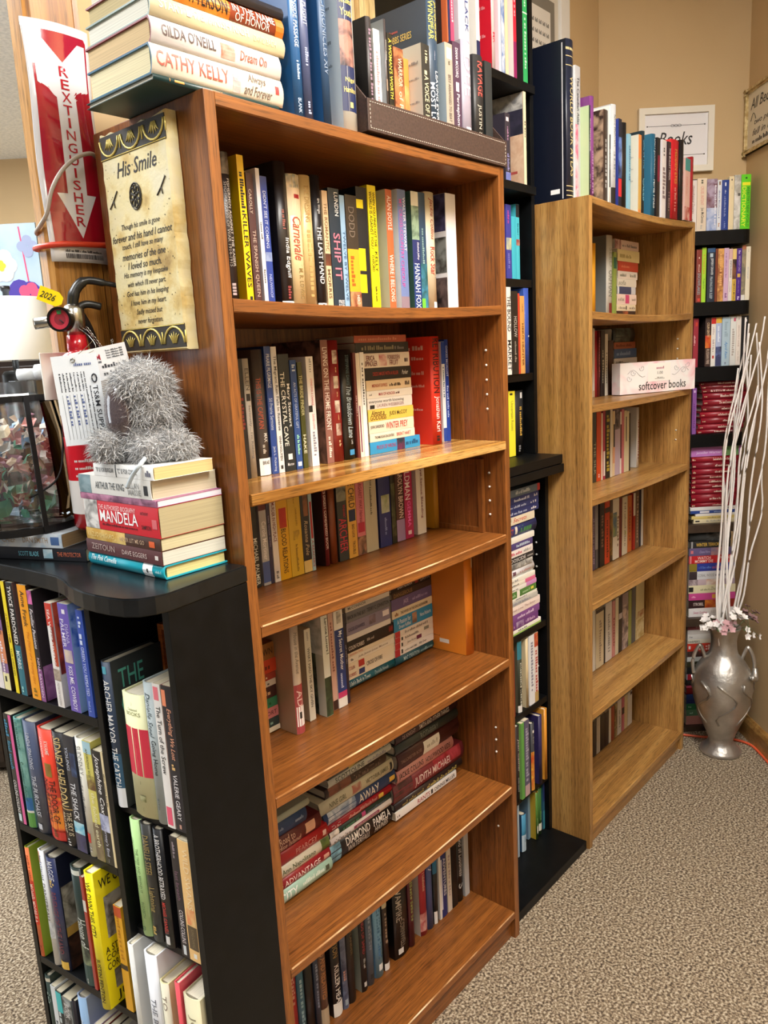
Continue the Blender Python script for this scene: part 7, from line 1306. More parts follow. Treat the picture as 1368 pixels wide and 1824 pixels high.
  (1.7938,1.0467,-0.14,0.0181,0.15,0.2009, 'e3e1dd', 'h', 'white hardcover, fourteenth from the left, third shelf of the oak bookcase', {'c': 'd3d0ca'}, '~18@.2-.85@.3-.7:a66'),
 ]),
 ('stand', 'M', 'books on the fourth inside shelf of the oak bookcase', [
  (1.512,0.7506,-0.165,0.022,0.1312,0.2113, '4a3f5c', 'p', 'violet grey paperback, first from the left, fourth shelf of the oak bookcase', {}, '~18@.2-.9@.3-.7:98a'),
  (1.5349,0.7506,-0.165,0.0288,0.1312,0.2129, '9a9ca2', 'h', 'silver grey hardcover, second from the left, fourth shelf of the oak bookcase', {}, '#4a4a50@.7-1'),
  (1.5675,0.7506,-0.165,0.0342,0.1312,0.2109, '231e1e', 'p', 'black paperback, third from the left, fourth shelf of the oak bookcase', {}, '~10@.2-.7@.3-.7:865'),
  (1.6045,0.7506,-0.165,0.0359,0.1312,0.2086, 'c0401f', 'p', 'orange red paperback, fourth from the left, fourth shelf of the oak bookcase', {}, '#2a1c18@.1-.18;~14@.3-.9@.3-.7:621'),
  (1.6424,0.7506,-0.165,0.0197,0.1312,0.2064, '3a2a18', 'p', 'dark brown paperback, fifth from the left, fourth shelf of the oak bookcase', {}, '#8a6a2a/3a2a18@.2-.9'),
  (1.6651,0.7506,-0.165,0.0473,0.1312,0.2058, 'd9d3c4', 'p', 'cream and blue photo paperback, sixth from the left, fourth shelf of the oak bookcase', {}, '#4a6a86/8a9a60@.22-.62@0-.6;~8@.3-.8@.65-.95:876'),
  (1.7144,0.7506,-0.165,0.0205,0.1312,0.2019, '6a211f', 'p', 'maroon paperback, seventh from the left, fourth shelf of the oak bookcase', {}, ''),
  (1.7381,0.7506,-0.165,0.0408,0.1312,0.2006, 'd3cdba', 'p', 'ivory paperback, eighth from the left, fourth shelf of the oak bookcase', {}, '~20@.1-.85@.3-.7:9a9484;#b0b860@.6-.66@.4-.7'),
  (1.7821,0.7506,-0.165,0.031,0.1312,0.1985, 'c06a30', 'p', 'burnt orange paperback, ninth from the left, fourth shelf of the oak bookcase', {}, '~10@.2-.8@.3-.7:843'),
  (1.8271,0.7506,-0.165,0.0164,0.1312,0.2012, 'a82a20', 'p', 'white topped red paperback, tenth from the left, fourth shelf of the oak bookcase', {}, '#dcd8d0@0-.4'),
  (1.8457,0.7506,-0.165,0.031,0.1312,0.2061, '6a5848', 'p', 'taupe brown paperback, eleventh from the left, fourth shelf of the oak bookcase', {}, '~14@.1-.9@.3-.7:ba9'),
  (1.8789,0.7506,-0.165,0.0135,0.1312,0.2044, '23283c', 'p', 'dark navy paperback, twelfth from the left, fourth shelf of the oak bookcase', {}, ''),
  (1.8958,0.7506,-0.165,0.0158,0.1312,0.2038, 'd8d6d0', 'p', 'thin white paperback, thirteenth from the left, fourth shelf of the oak bookcase', {}, ''),
 ]),
 ('stand', 'M', 'books on the fifth inside shelf of the oak bookcase', [
  (1.4862,0.4214,-0.15,0.0184,0.135,0.2065, 'd6d2cb', 'p', 'white paperback, first from the left, fifth shelf of the oak bookcase', {}, ''),
  (1.5092,0.4214,-0.15,0.0565,0.135,0.1999, 'd0c3a4', 'p', 'cream paperback, second from the left, fifth shelf of the oak bookcase', {}, '~16@.2-.9@.4-.7:987;#3a2a24@.0-.06'),
  (1.5682,0.4214,-0.15,0.0084,0.135,0.1955, '2a2624', 'p', 'thin black paperback, third from the left, fifth shelf of the oak bookcase', {}, ''),
  (1.579,0.4214,-0.15,0.0477,0.135,0.2035, 'd6d3d0', 'p', 'white paperback, fourth from the left, fifth shelf of the oak bookcase', {}, '~16@.2-.85@.3-.7:999'),
  (1.6304,0.4214,-0.15,0.0225,0.135,0.1967, 'c98a8a', 'p', 'pink paperback, fifth from the left, fifth shelf of the oak bookcase', {}, '~10@.3-.8@.3-.7:844'),
  (1.6554,0.4214,-0.15,0.0241,0.135,0.1997, 'd3cdb4', 'p', 'ivory paperback, sixth from the left, fifth shelf of the oak bookcase', {}, ''),
  (1.682,0.4214,-0.15,0.0257,0.135,0.199, '232026', 'p', 'black paperback, seventh from the left, fifth shelf of the oak bookcase', {}, '#c9c4cc@.3-.4'),
  (1.7103,0.4214,-0.15,0.0473,0.135,0.1998, '97888c', 'p', 'mauve grey paperback, eighth from the left, fifth shelf of the oak bookcase', {}, '#c9b8b4/5a5058@.2-1'),
  (1.7603,0.4214,-0.15,0.0242,0.135,0.1988, '8f9a54', 'p', 'olive green paperback, ninth from the left, fifth shelf of the oak bookcase', {}, ''),
  (1.7872,0.4214,-0.15,0.0314,0.135,0.2006, '5a5c5e', 'p', 'dark grey paperback, tenth from the left, fifth shelf of the oak bookcase', {}, ''),
  (1.8227,0.4214,-0.15,0.0702,0.135,0.2039, 'cabf92', 'p', 'pale yellow paperback, eleventh from the left, fifth shelf of the oak bookcase', {}, '#9a5a30/cabf92@.5-.62;#d8d0a8/b09a60@.65-1'),
 ]),
 ('stand', 'M', 'books on the bottom shelf of the oak bookcase', [
  (1.5716,0.069,-0.19,0.0232,0.1062,0.132, '2f2a2c', 'p', 'charcoal paperback, first from the left, bottom shelf of the oak bookcase', {}, ''),
  (1.5985,0.069,-0.19,0.0261,0.1062,0.1324, 'b8b0a2', 'p', 'stone grey paperback, second from the left, bottom shelf of the oak bookcase', {}, ''),
  (1.6271,0.069,-0.19,0.0329,0.1062,0.1315, '1f1c22', 'p', 'black paperback, third from the left, bottom shelf of the oak bookcase', {}, ''),
  (1.6612,0.069,-0.19,0.0296,0.1062,0.1276, '26222a', 'p', 'blue black paperback, fourth from the left, bottom shelf of the oak bookcase', {}, ''),
  (1.6934,0.069,-0.19,0.0183,0.1062,0.1292, 'cfc8bc', 'p', 'white paperback, fifth from the left, bottom shelf of the oak bookcase', {}, ''),
  (1.7143,0.069,-0.19,0.0238,0.1062,0.1291, '8f3a28', 'p', 'brick red paperback, sixth from the left, bottom shelf of the oak bookcase', {}, ''),
  (1.7407,0.069,-0.19,0.0214,0.1062,0.1285, '8f7a50', 'p', 'khaki paperback, seventh from the left, bottom shelf of the oak bookcase', {}, '#b0a070/4a3a28@0-1'),
  (1.7648,0.069,-0.19,0.0326,0.1062,0.1325, 'd6d2cc', 'p', 'white paperback, eighth from the left, bottom shelf of the oak bookcase', {}, '~10@.3-.8@.3-.7:888'),
  (1.8016,0.069,-0.19,0.0207,0.1062,0.13, 'c4707a', 'p', 'pink paperback, ninth from the left, bottom shelf of the oak bookcase', {}, '#3a2228@.3-.5'),
  (1.825,0.069,-0.19,0.0252,0.1062,0.1297, 'd3c49a', 'p', 'cream paperback, tenth from the left, bottom shelf of the oak bookcase', {}, ''),
  (1.8545,0.069,-0.19,0.0356,0.1062,0.1293, 'dcdad6', 'p', 'white grey paperback, eleventh from the left, bottom shelf of the oak bookcase', {}, '#4a2a2a@.02-.1@.5-1'),
 ]),
 ('stand', 'K', 'paperbacks on the top of the black corner shelves', [
  (1.0768,1.8144,-0.02,0.025,0.078,0.1683, 'e6e0dc', 'p', 'white paperback, first from the left, top level, corner shelves', {}, '#2a2626@0-.02;Hypothetical Desires@.12-.65@.3-.7:8a5058:i;~6@.75-.95@.3-.6:999'),
  (1.103,1.8144,-0.02,0.032,0.078,0.17, 'e3d3bd', 'p', 'cream paperback, second from the left, top level, corner shelves', {}, '~2@.03-.1@.4-.6:554;CRUEL INTENT@.15-.5@.3-.75:e0a090;Joe McGinniss@.55-.84@.35-.75:4a4038;~3@.88-.94@.4-.6:aaa'),
  (1.1363,1.8144,-0.02,0.0341,0.078,0.1659, '7d7cb0', 'p', 'violet and rose photo paperback, third from the left, top level, corner shelves', {}, '#b0a0b8/6a3a44@0-.55;#8aa0d0/c8d0e6@.55-1;~18@.1-.9@.75-.9:e6e6f0'),
  (1.1713,1.8144,-0.02,0.0137,0.078,0.162, 'dfe3ea', 'p', 'white and blue paperback, fourth from the left, top level, corner shelves', {}, '#8a6a4a@.03-.1@.3-.7;~18@.2-.75@.3-.6:7a8ab0;~3@.85-.92@.3-.7:b86'),
  (1.1858,1.8144,-0.02,0.0233,0.078,0.161, '26418f', 'p', 'navy blue paperback, fifth from the left, top level, corner shelves', {}, '#dfe4f0@.05-.12@.4-.6;~5@.2-.27@.3-.7:c8d0e8;~20@.32-.72@.35-.6:8a98c8;~5@.82-.95@.4-.6:8a98c8'),
  (1.2099,1.8144,-0.02,0.0166,0.078,0.1712, 'e6d6ae', 'p', 'pale cream paperback, sixth from the left, top level, corner shelves', {}, '#222@.05-.08@.4-.6;~5@.17-.24@.5-.6:887'),
  (1.2278,1.8144,-0.02,0.0216,0.078,0.1744, 'e0ddd6', 'p', 'patterned white paperback, seventh from the left, top level, corner shelves', {}, '#aaa89e/e6e4de@0-1;#5a564e@.33-.38@.55-.9'),
  (1.2507,1.8144,-0.02,0.0312,0.078,0.175, '63d416', 'p', 'bright lime green paperback, eighth from the left, top level, corner shelves', {}, "#f0ea2a@.14-.2@.1-.95;WEBSTER'S NEW WORLD@.22-.95@.6-.9:1f6a12;DICTIONARY@.22-.95@.1-.52:e8ee3a;#1a4a12@.05-.08@.4-.6"),
 ]),
 ('stand', 'K', 'paperbacks on the second level of the black corner shelves', [
  (1.1063,1.5824,-0.02,0.0178,0.078,0.1743, '8a3a32', 'p', 'brick red paperback, first from the left, second level, corner shelves', {}, '#e6d8cc@.14-.17@.4-.6;~6@.28-.42@.4-.6:d8c8b8;SNOWFLAKES@.44-.85@.25-.8:8ab0b8;#d84a3a@.92-.98@.3-.8'),
  (1.1249,1.5824,-0.02,0.0144,0.078,0.1803, 'a8d83a', 'p', 'lime paperback, second from the left, second level, corner shelves', {}, 'A Friend Like@.12-.48@.3-.7:d8882a;Together@.52-.8@.3-.7:3a7a2a'),
  (1.144,1.5824,-0.02,0.0258,0.078,0.1778, '202a3c', 'p', 'dark navy paperback, third from the left, second level, corner shelves', {}, '#b8ccd8@.1-.17@.3-.7;JEFFERY DEAVER@.19-.5@.35-.75:e8ecf0;PRAYING FOR SLEEP@.53-.94@.35-.7:b8c8d0;#2f5480@0-.08'),
  (1.171,1.5824,-0.02,0.008,0.078,0.1741, '7a3a26', 'p', 'rust brown paperback, fourth from the left, second level, corner shelves', {}, ''),
  (1.1799,1.5824,-0.02,0.0195,0.078,0.1746, 'd08a48', 'p', 'orange picture paperback, fifth from the left, second level, corner shelves', {}, '#e0a860/8a4a28@0-1;~14@.1-.7@.3-.7:e6b070'),
  (1.2002,1.5824,-0.02,0.0161,0.078,0.1752, 'd3b0cc', 'p', 'lilac paperback, sixth from the left, second level, corner shelves', {}, '~16@.1-.55@.3-.6:9a70a0;~3@.85-.93@.3-.7:7a4a80'),
  (1.2171,1.5824,-0.02,0.0118,0.078,0.1717, 'e6dcd8', 'p', 'white paperback, seventh from the left, second level, corner shelves', {}, '#d8b0b0@0-.2;ANITA FRANCE@.22-.55@.3-.75:222;~8@.6-.85@.3-.6:b8a8a8'),
  (1.2298,1.5824,-0.02,0.0127,0.078,0.171, 'e0b84a', 'p', 'yellow and black paperback, eighth from the left, second level, corner shelves', {}, '#e6c87a@0-.2;#231c20/8a5a40@.2-.58;TAMARA MYLES@.6-.98@.3-.75:3a2a1a'),
  (1.2434,1.5824,-0.02,0.0165,0.078,0.1714, '4d2a86', 'p', 'deep purple paperback, ninth from the left, second level, corner shelves', {}, '~2@.04-.1@.3-.7:c8b8e0;WEDNESDAY CHILD@.14-.44@.3-.8:c8b0dc;#d8b050@.48-.55@.2-.8;~10@.6-.85@.4-.6:9a80c0;~2@.92-.98@.3-.7:e6d8f0'),
  (1.2611,1.5824,-0.02,0.0127,0.078,0.1814, 'b8a488', 'p', 'sepia photo paperback, tenth from the left, second level, corner shelves', {}, '#b06a4a@0-.08;#a89878/6a6a60@.08-.9;#e3e0d8@.9-1'),
  (1.2751,1.5824,-0.02,0.0148,0.078,0.1762, 'e6dec6', 'p', 'cream paperback, eleventh from the left, second level, corner shelves', {}, '~2@.04-.1@.4-.6:aa9;BIG STONE GAP@.38-.6@.35-.65:a8b0b8'),
 ]),
 ('stand', 'K', 'paperbacks on the third level of the black corner shelves', [
  (1.1014,1.3644,-0.02,0.0172,0.078,0.1656, '9a2638', 'p', 'crimson paperback, first from the left, third level, corner shelves', {}, '#c8402c@.08-.16@.4-.8;~8@.35-.55@.1-.4:e0b0b0'),
  (1.1427,1.3644,-0.02,0.0198,0.078,0.1656, '3a221c', 'p', 'dark and fiery paperback, second from the left, third level, corner shelves', {'c': '3a2f30'}, 'COLIN GENTRY@.1-.4@.15-.85:e8c8a0;#e08a30/c03020@.36-.62;RUSSIAN FIRE@.64-.95@.15-.85:d8c0b0'),
  (1.1633,1.3644,-0.02,0.0155,0.078,0.1656, 'e8e4dc', 'p', 'white with red top paperback, third from the left, third level, corner shelves', {}, '#c82a26@0-.13;~4@.2-.35@.3-.7:cbb;~8@.45-.7@.3-.7:a99;#c03a30@.78-.84@.3-.7'),
  (1.1796,1.3644,-0.02,0.0193,0.078,0.1656, 'aab8d8', 'p', 'blue and white paperback, fourth from the left, third level, corner shelves', {}, '#e0b040@0-.12;~12@.18-.5@.3-.7:e6ecf6;#6a7ab0/2a2a40@.6-.8;#3a3f66@.8-1'),
  (1.2007,1.3644,-0.02,0.0279,0.078,0.1656, 'aec6d4', 'p', 'light blue paperback, fifth from the left, third level, corner shelves', {}, '~8@.1-.4@.3-.7:98b0c0;April Rain@.5-.85@.3-.7:4a8ac8:i;~2@.93-.97@.4-.6:557'),
  (1.2299,1.3644,-0.02,0.0193,0.078,0.1656, 'dfe0dc', 'p', 'white paperback, sixth from the left, third level, corner shelves', {}, '#c85a70@.03-.1@.5-.9;~12@.25-.8@.3-.7:b0a8a0'),
  (1.2501,1.3644,-0.02,0.0163,0.078,0.1656, 'e8dfd6', 'p', 'ivory paperback, seventh from the left, third level, corner shelves', {}, '~2@.03-.08@.4-.6:554;ABSOLUTELY GONE@.18-.62@.35-.65:b09a8a;~8@.68-.95@.4-.6:b8a89a'),
  (1.2677,1.3644,-0.02,0.0236,0.078,0.1656, '1a1a1e', 'p', 'black paperback, eighth from the left, third level, corner shelves', {}, '#e8e8e8@.07-.12@.4-.75;PETER DRAYTON@.18-.5@.4-.6:d8d8d8;~10@.55-.85@.3-.6:99a'),
 ]),
 ('stack', 'K', 'red encyclopedia volumes on the fourth level of the corner shelves', [
  (1.121,1.1304,-0.02,0.0131,0.078,0.1581, '8f1626', 'h', 'crimson hardcover, first from the bottom, fourth level stack, corner shelves', {}, '~3@.04-.1@.2-.8:d8c0a0;~16@.4-.8@.3-.7:ecd8cc'),
  (1.1259,1.1439,-0.02,0.0182,0.078,0.1606, '961a2c', 'h', 'red hardcover, second from the bottom, fourth level stack, corner shelves', {}, '~3@.04-.1@.2-.8:d8c0a0;~16@.44-.82@.3-.7:ecd8cc'),
  (1.135,1.1625,-0.02,0.0233,0.078,0.156, '8a1424', 'h', 'dark red hardcover, third from the bottom, fourth level stack, corner shelves', {}, '~3@.04-.1@.2-.8:d8c0a0;~16@.5-.82@.3-.7:ecd8cc'),
  (1.1309,1.1862,-0.02,0.0193,0.078,0.1605, '9a1a2a', 'h', 'red hardcover, fourth from the bottom, fourth level stack, corner shelves', {}, '~3@.04-.1@.2-.8:d8c0a0;~16@.4-.8@.3-.7:ecd8cc'),
  (1.1365,1.2059,-0.02,0.0212,0.078,0.1573, '7a1a24', 'h', 'brownish red hardcover, fifth from the bottom, fourth level stack, corner shelves', {}, '~3@.04-.1@.2-.8:d8c0a0;~16@.45-.85@.3-.7:ecd8cc'),
  (1.1403,1.2275,-0.02,0.0219,0.078,0.1544, '8f1828', 'h', 'crimson hardcover, sixth from the bottom, fourth level stack, corner shelves', {}, '~3@.04-.1@.2-.8:d8c0a0;~16@.38-.86@.3-.7:ecd8cc'),
  (1.1388,1.2498,-0.02,0.0222,0.078,0.1568, '8a1626', 'h', 'deep red hardcover, seventh from the bottom, fourth level stack, corner shelves', {}, '~3@.04-.1@.2-.8:d8c0a0;~16@.4-.8@.3-.7:ecd8cc'),
  (1.1356,1.2724,-0.02,0.014,0.078,0.1574, '7c1822', 'h', 'faded red hardcover, eighth from the bottom, fourth level stack, corner shelves', {}, '~3@.04-.1@.2-.8:d8c0a0;~16@.2-.8@.3-.7:ecd8cc'),
  (1.1318,1.2868,-0.02,0.0112,0.078,0.1572, '7a2026', 'h', 'dull red hardcover, ninth from the bottom, fourth level stack, corner shelves', {}, '~3@.04-.1@.2-.8:d8c0a0;~16@.5-.8@.3-.7:ecd8cc'),
  (1.1263,1.2985,-0.02,0.0135,0.078,0.1545, '84202c', 'h', 'dusky red hardcover, tenth from the bottom, fourth level stack, corner shelves', {}, '~3@.04-.1@.2-.8:d8c0a0;~16@.42-.8@.3-.7:ecd8cc'),
 ]),
 ('stand', 'K', 'upright book beside the red volumes', [
  (1.1036,1.1304,-0.02,0.0144,0.078,0.1619, '8a55a0', 'p', 'violet paperback, first from the left, beside red volumes, corner shelves', {}, '#d8c0e0@.05-.1@.3-.7;~12@.3-.9@.3-.7:6a3a80'),
 ]),
 ('stack', 'K', 'stacked books on the fifth level of the corner shelves', [
  (1.118,0.8054,-0.02,0.0148,0.078,0.1541, 'e3d6b0', 'p', 'cream paperback, first from the bottom, fifth level stack, corner shelves', {}, '#222@.04-.14@.35-.7;~12@.3-.8@.3-.7:aa9'),
  (1.1101,0.8206,-0.02,0.0107,0.078,0.166, 'dcc77a', 'p', 'pale yellow paperback, second from the bottom, fifth level stack, corner shelves', {}, '~12@.3-.8@.3-.7:998a5a'),
  (1.1241,0.8317,-0.02,0.0089,0.078,0.15, 'e6e3dc', 'p', 'white paperback, third from the bottom, fifth level stack, corner shelves', {}, ''),
  (1.106,0.8411,-0.02,0.0112,0.078,0.1693, '2a478f', 'p', 'blue paperback, fourth from the bottom, fifth level stack, corner shelves', {}, '#e6e6ea@.2-.4@.2-.8;~9@.5-.75@.3-.7:9ab0d8'),
  (1.1048,0.8526,-0.02,0.0125,0.078,0.1656, 'e3e4e4', 'p', 'white paperback, fifth from the bottom, fifth level stack, corner shelves', {}, '~8@.7-.95@.3-.7:999'),
  (1.1072,0.8655,-0.02,0.0138,0.078,0.1739, '8a1424', 'h', 'dark red hardcover, sixth from the bottom, fifth level stack, corner shelves', {}, '~3@.02-.08@.2-.8:d8c0a0;~14@.45-.65@.3-.7:ecd8cc'),
  (1.1078,0.8797,-0.02,0.0314,0.078,0.1733, '921828', 'h', 'thick crimson hardcover, seventh from the bottom, fifth level stack, corner shelves', {}, '~3@.02-.08@.2-.8:d8c0a0;~14@.38-.75@.3-.7:ecd8cc'),
  (1.1061,0.9115,-0.02,0.0194,0.078,0.172, '9a1c30', 'h', 'red hardcover, eighth from the bottom, fifth level stack, corner shelves', {}, '~3@.02-.08@.2-.8:d8c0a0;~14@.48-.74@.3-.7:ecd8cc'),
  (1.1065,0.9313,-0.02,0.0172,0.078,0.1682, '8a1626', 'h', 'deep red hardcover, ninth from the bottom, fifth level stack, corner shelves', {}, '~3@.02-.08@.2-.8:d8c0a0;~14@.45-.78@.3-.7:ecd8cc'),
  (1.107,0.9488,-0.02,0.0171,0.078,0.168, '94192a', 'h', 'bright crimson hardcover, tenth from the bottom, fifth level stack, corner shelves', {}, '~3@.02-.08@.2-.8:d8c0a0;~14@.38-.68@.3-.7:ecd8cc'),
  (1.1066,0.9663,-0.02,0.0153,0.078,0.1661, '821420', 'h', 'brownish red hardcover, eleventh from the bottom, fifth level stack, corner shelves', {}, '~3@.02-.08@.2-.8:d8c0a0;~14@.4-.7@.3-.7:ecd8cc'),
  (1.108,0.9821,-0.02,0.0209,0.078,0.165, '961a2c', 'h', 'red hardcover, twelfth from the bottom, fifth level stack, corner shelves', {}, '~3@.02-.08@.2-.8:d8c0a0;~14@.5-.84@.3-.7:ecd8cc'),
  (1.1075,1.0034,-0.02,0.0235,0.078,0.1665, '86182a', 'h', 'wine red hardcover, thirteenth from the bottom, fifth level stack, corner shelves', {}, '~3@.02-.08@.2-.8:d8c0a0;~14@.5-.88@.3-.7:ecd8cc'),
  (1.1051,1.0273,-0.02,0.0212,0.078,0.1724, '9c1428', 'h', 'vivid red hardcover, fourteenth from the bottom, fifth level stack, corner shelves', {}, '~3@.02-.08@.2-.8:d8c0a0;~14@.45-.8@.3-.7:ecd8cc'),
  (1.1033,1.0489,-0.02,0.0341,0.078,0.1779, 'c07ac4', 'p', 'lilac and green paperback, fifteenth from the bottom, fifth level stack, corner shelves', {}, '#5a9a5a/8ab07a@.62-.95;Jennifer Warner@.1-.6@.2-.55:e8d0ec'),
 ]),
 ('stack', 'K', 'stacked paperbacks on the sixth level of the corner shelves', [
  (1.1079,0.4504,-0.02,0.0331,0.078,0.1697, 'e6e2e2', 'p', 'white with red script paperback, first from the bottom, sixth level stack, corner shelves', {}, 'Sweet Goddess@.1-.4@.2-.8:c05a80:i;JUDY FALLON@.48-.8@.3-.7:b0a8a8'),
  (1.1071,0.4839,-0.02,0.0305,0.078,0.1716, '5a2018', 'p', 'maroon and orange paperback, second from the bottom, sixth level stack, corner shelves', {}, '#2f1a1c@0-.35;STROBEL@.1-.32@.3-.7:e0d0c8;#d88a30/a83a20@.35-.6;#8a2a20@.6-1'),
  (1.1073,0.5148,-0.02,0.0257,0.078,0.1712, 'c84a90', 'p', 'magenta paperback, third from the bottom, sixth level stack, corner shelves', {}, '~4@.06-.14@.3-.7:eac;#d8a040@.5-.58@.2-.8'),
  (1.1058,0.5409,-0.02,0.0303,0.078,0.1732, 'e0d9b4', 'p', 'pale yellow paperback, fourth from the bottom, sixth level stack, corner shelves', {}, '#222@.0-.1@.2-.8;~10@.25-.5@.3-.6:8a8a60;Thunder Falls@.48-.8@.3-.8:8a8a6a:i'),
  (1.1051,0.5716,-0.02,0.0217,0.078,0.1706, 'c4b0b8', 'p', 'pinkish photo paperback, fifth from the bottom, sixth level stack, corner shelves', {}, '#8a7a80/d8c8cc@0-.2;#c88a60/e6dcd4@.38-.68;#b0a0b0@.7-1'),
  (1.1055,0.5937,-0.02,0.0306,0.078,0.1685, 'd9dade', 'p', 'white paperback, sixth from the bottom, sixth level stack, corner shelves', {}, '#3a3034@0-.18;CORAL WOOD@.2-.56@.25-.75:888;~8@.58-.85@.3-.8:667'),
  (1.1048,0.6247,-0.02,0.0295,0.078,0.1655, '2a3a96', 'p', 'royal blue paperback, seventh from the bottom, sixth level stack, corner shelves', {}, '#8a7a2a@0-.18;~9@.22-.5@.3-.7:5a7ac8;~8@.52-.85@.3-.7:a05a8a'),
  (1.1041,0.6546,-0.02,0.0289,0.078,0.1597, 'c02228', 'p', 'bright red paperback, eighth from the bottom, sixth level stack, corner shelves', {}, '#e08a90@.02-.06;WATCH@.2-.5@.52-.9:f0d8d0;MOMMY DIE@.14-.56@.1-.48:f0d8d0;MICHAEL@.72-.98@.5-.9:f0d8d0'),
  (1.1043,0.6839,-0.02,0.0288,0.078,0.154, '675c86', 'p', 'purple paperback, ninth from the bottom, sixth level stack, corner shelves', {}, '#d87a80@.04-.1@.3-.7;Diane Palms@.25-.5@.2-.8:a8a0c8:i;#c8908a/8a7a90@.52-.8'),
  (1.1054,0.7131,-0.02,0.0245,0.078,0.15, '2a2a2c', 'p', 'black paperback, tenth from the bottom, sixth level stack, corner shelves', {}, '#aaa@.04-.08;WINTER TERROR@.16-.72@.25-.75:e0b84a;~3@.78-.95@.3-.7:ccc'),
  (1.1062,0.738,-0.02,0.0309,0.078,0.15, '3a3c3c', 'h', 'charcoal hardcover, eleventh from the bottom, sixth level stack, corner shelves', {}, '#6a7072/2a2c2e@.4-.9'),
 ]),
 ('stack', 'K', 'stacked books behind the silver vase', [
  (1.1083,0.0204,-0.02,0.0349,0.078,0.15, 'c88a80', 'p', 'pink and black paperback, first from the bottom, stack behind silver vase', {}, '#2a1f20/e0b8b0@.42-.8'),
  (1.1088,0.0557,-0.02,0.0246,0.078,0.15, '5a8a6a', 'p', 'sage green paperback, second from the bottom, stack behind silver vase', {}, '~4@.08-.16@.3-.7:bdc;~9@.35-.7@.3-.7:cdc'),
  (1.1082,0.0807,-0.02,0.0245,0.078,0.15, '2f7f50', 'p', 'green paperback, third from the bottom, stack behind silver vase', {}, '~3@.05-.12@.3-.7:bdc;~8@.35-.65@.3-.7:bdc'),
  (1.1077,0.1056,-0.02,0.017,0.078,0.15, '22306a', 'p', 'dark blue paperback, fourth from the bottom, stack behind silver vase', {}, '~8@.25-.6@.3-.7:8a98c8'),
  (1.1073,0.123,-0.02,0.0183,0.078,0.15, '26407a', 'p', 'blue paperback, fifth from the bottom, stack behind silver vase', {}, '~8@.25-.6@.3-.7:8ab'),
  (1.1078,0.1417,-0.02,0.0278,0.078,0.15, '8a2022', 'h', 'dark red hardcover, sixth from the bottom, stack behind silver vase', {}, '~8@.2-.6@.3-.7:b55'),
  (1.1071,0.1699,-0.02,0.0074,0.078,0.15, 'c84a68', 'p', 'thin rose paperback, seventh from the bottom, stack behind silver vase', {}, ''),
  (1.1069,0.1777,-0.02,0.0238,0.078,0.15, '33302e', 'h', 'black and red hardcover, eighth from the bottom, stack behind silver vase', {}, '#a83428@.4-.8'),
  (1.1064,0.2018,-0.02,0.0228,0.078,0.15, 'b0b8c8', 'p', 'pale blue paperback, ninth from the bottom, stack behind silver vase', {}, '#b83040@.02-.16;~8@.35-.75@.2-.8:e6ecf4'),
  (1.1068,0.225,-0.02,0.027,0.078,0.15, '2a2c2e', 'p', 'dark grey paperback, tenth from the bottom, stack behind silver vase', {}, '~10@.3-.8@.2-.8:777'),
  (1.1061,0.2524,-0.02,0.0222,0.078,0.15, '3a3a26', 'p', 'olive paperback, eleventh from the bottom, stack behind silver vase', {}, '~8@.2-.5@.3-.7:886'),
  (1.1065,0.275,-0.02,0.0179,0.078,0.15, 'dfe3e2', 'p', 'white paperback, twelfth from the bottom, stack behind silver vase', {}, ''),
  (1.107,0.2933,-0.02,0.0217,0.078,0.15, '4a3430', 'p', 'dark brown paperback, thirteenth from the bottom, stack behind silver vase', {}, '#a84a3a/3a2c2a@.3-.9'),
  (1.1065,0.3154,-0.02,0.03,0.078,0.15, 'c83a2a', 'p', 'red paperback, fourteenth from the bottom, stack behind silver vase', {}, '#e0e0dc@.03-.08@.3-.7;~10@.25-.85@.5-.8:f0d0c8;~10@.25-.85@.15-.45:f0d0c8'),
  (1.1066,0.3458,-0.02,0.0156,0.078,0.15, 'ddd6c4', 'p', 'cream paperback, fifteenth from the bottom, stack behind silver vase', {}, "HARPER'S@.02-.3@.2-.8:3a3230"),
  (1.1063,0.3618,-0.02,0.0206,0.078,0.15, 'd6d2cc', 'p', 'off white paperback, sixteenth from the bottom, stack behind silver vase', {}, '~3@.05-.12@.3-.7:777'),
  (1.1058,0.3828,-0.02,0.0172,0.078,0.15, 'c9c2bc', 'p', 'grey white paperback, seventeenth from the bottom, stack behind silver vase', {}, ''),
  (1.1063,0.4004,-0.02,0.0176,0.078,0.15, 'b0606a', 'p', 'rose paperback, eighteenth from the bottom, stack behind silver vase', {}, '~12@.2-.8@.3-.7:d8a8a8'),
 ]),
 ('stand', 'U', 'paperbacks on the upper wide shelf of the black rack', [
  (-0.4548,0.9284,0,0.0145,0.107,0.1976, 'e3dfe2', 'p', 'white paperback, first from the left, upper wide shelf, black rack', {}, '~8@.1-.9@.3-.7:8a80a0'),
  (-0.4381,0.9284,0,0.0179,0.107,0.1976, '8a6a9a', 'p', 'violet and orange paperback, second from the left, upper wide shelf, black rack', {'c': '3a2c20'}, '#5a4a7a@.0-.35;#d88a60@.45-.75;RESILIENCE@.1-.5@.35-.75:2a1a3a;~12@.55-.85@.3-.7:e6d8e0;#e6dfa8@.84-1;#222@.87-.92@.3-.6'),
  (-0.4058,0.9284,0,0.0099,0.107,0.1976, 'f0d81e', 'p', 'yellow paperback, third from the left, upper wide shelf, black rack', {'c': '4a3410'}, '~14@.28-.5@.3-.7:b8902a;#8a6a1a@.5-.54@.3-.7;THE DEFILED@.58-.85@.3-.7:6a5a14'),
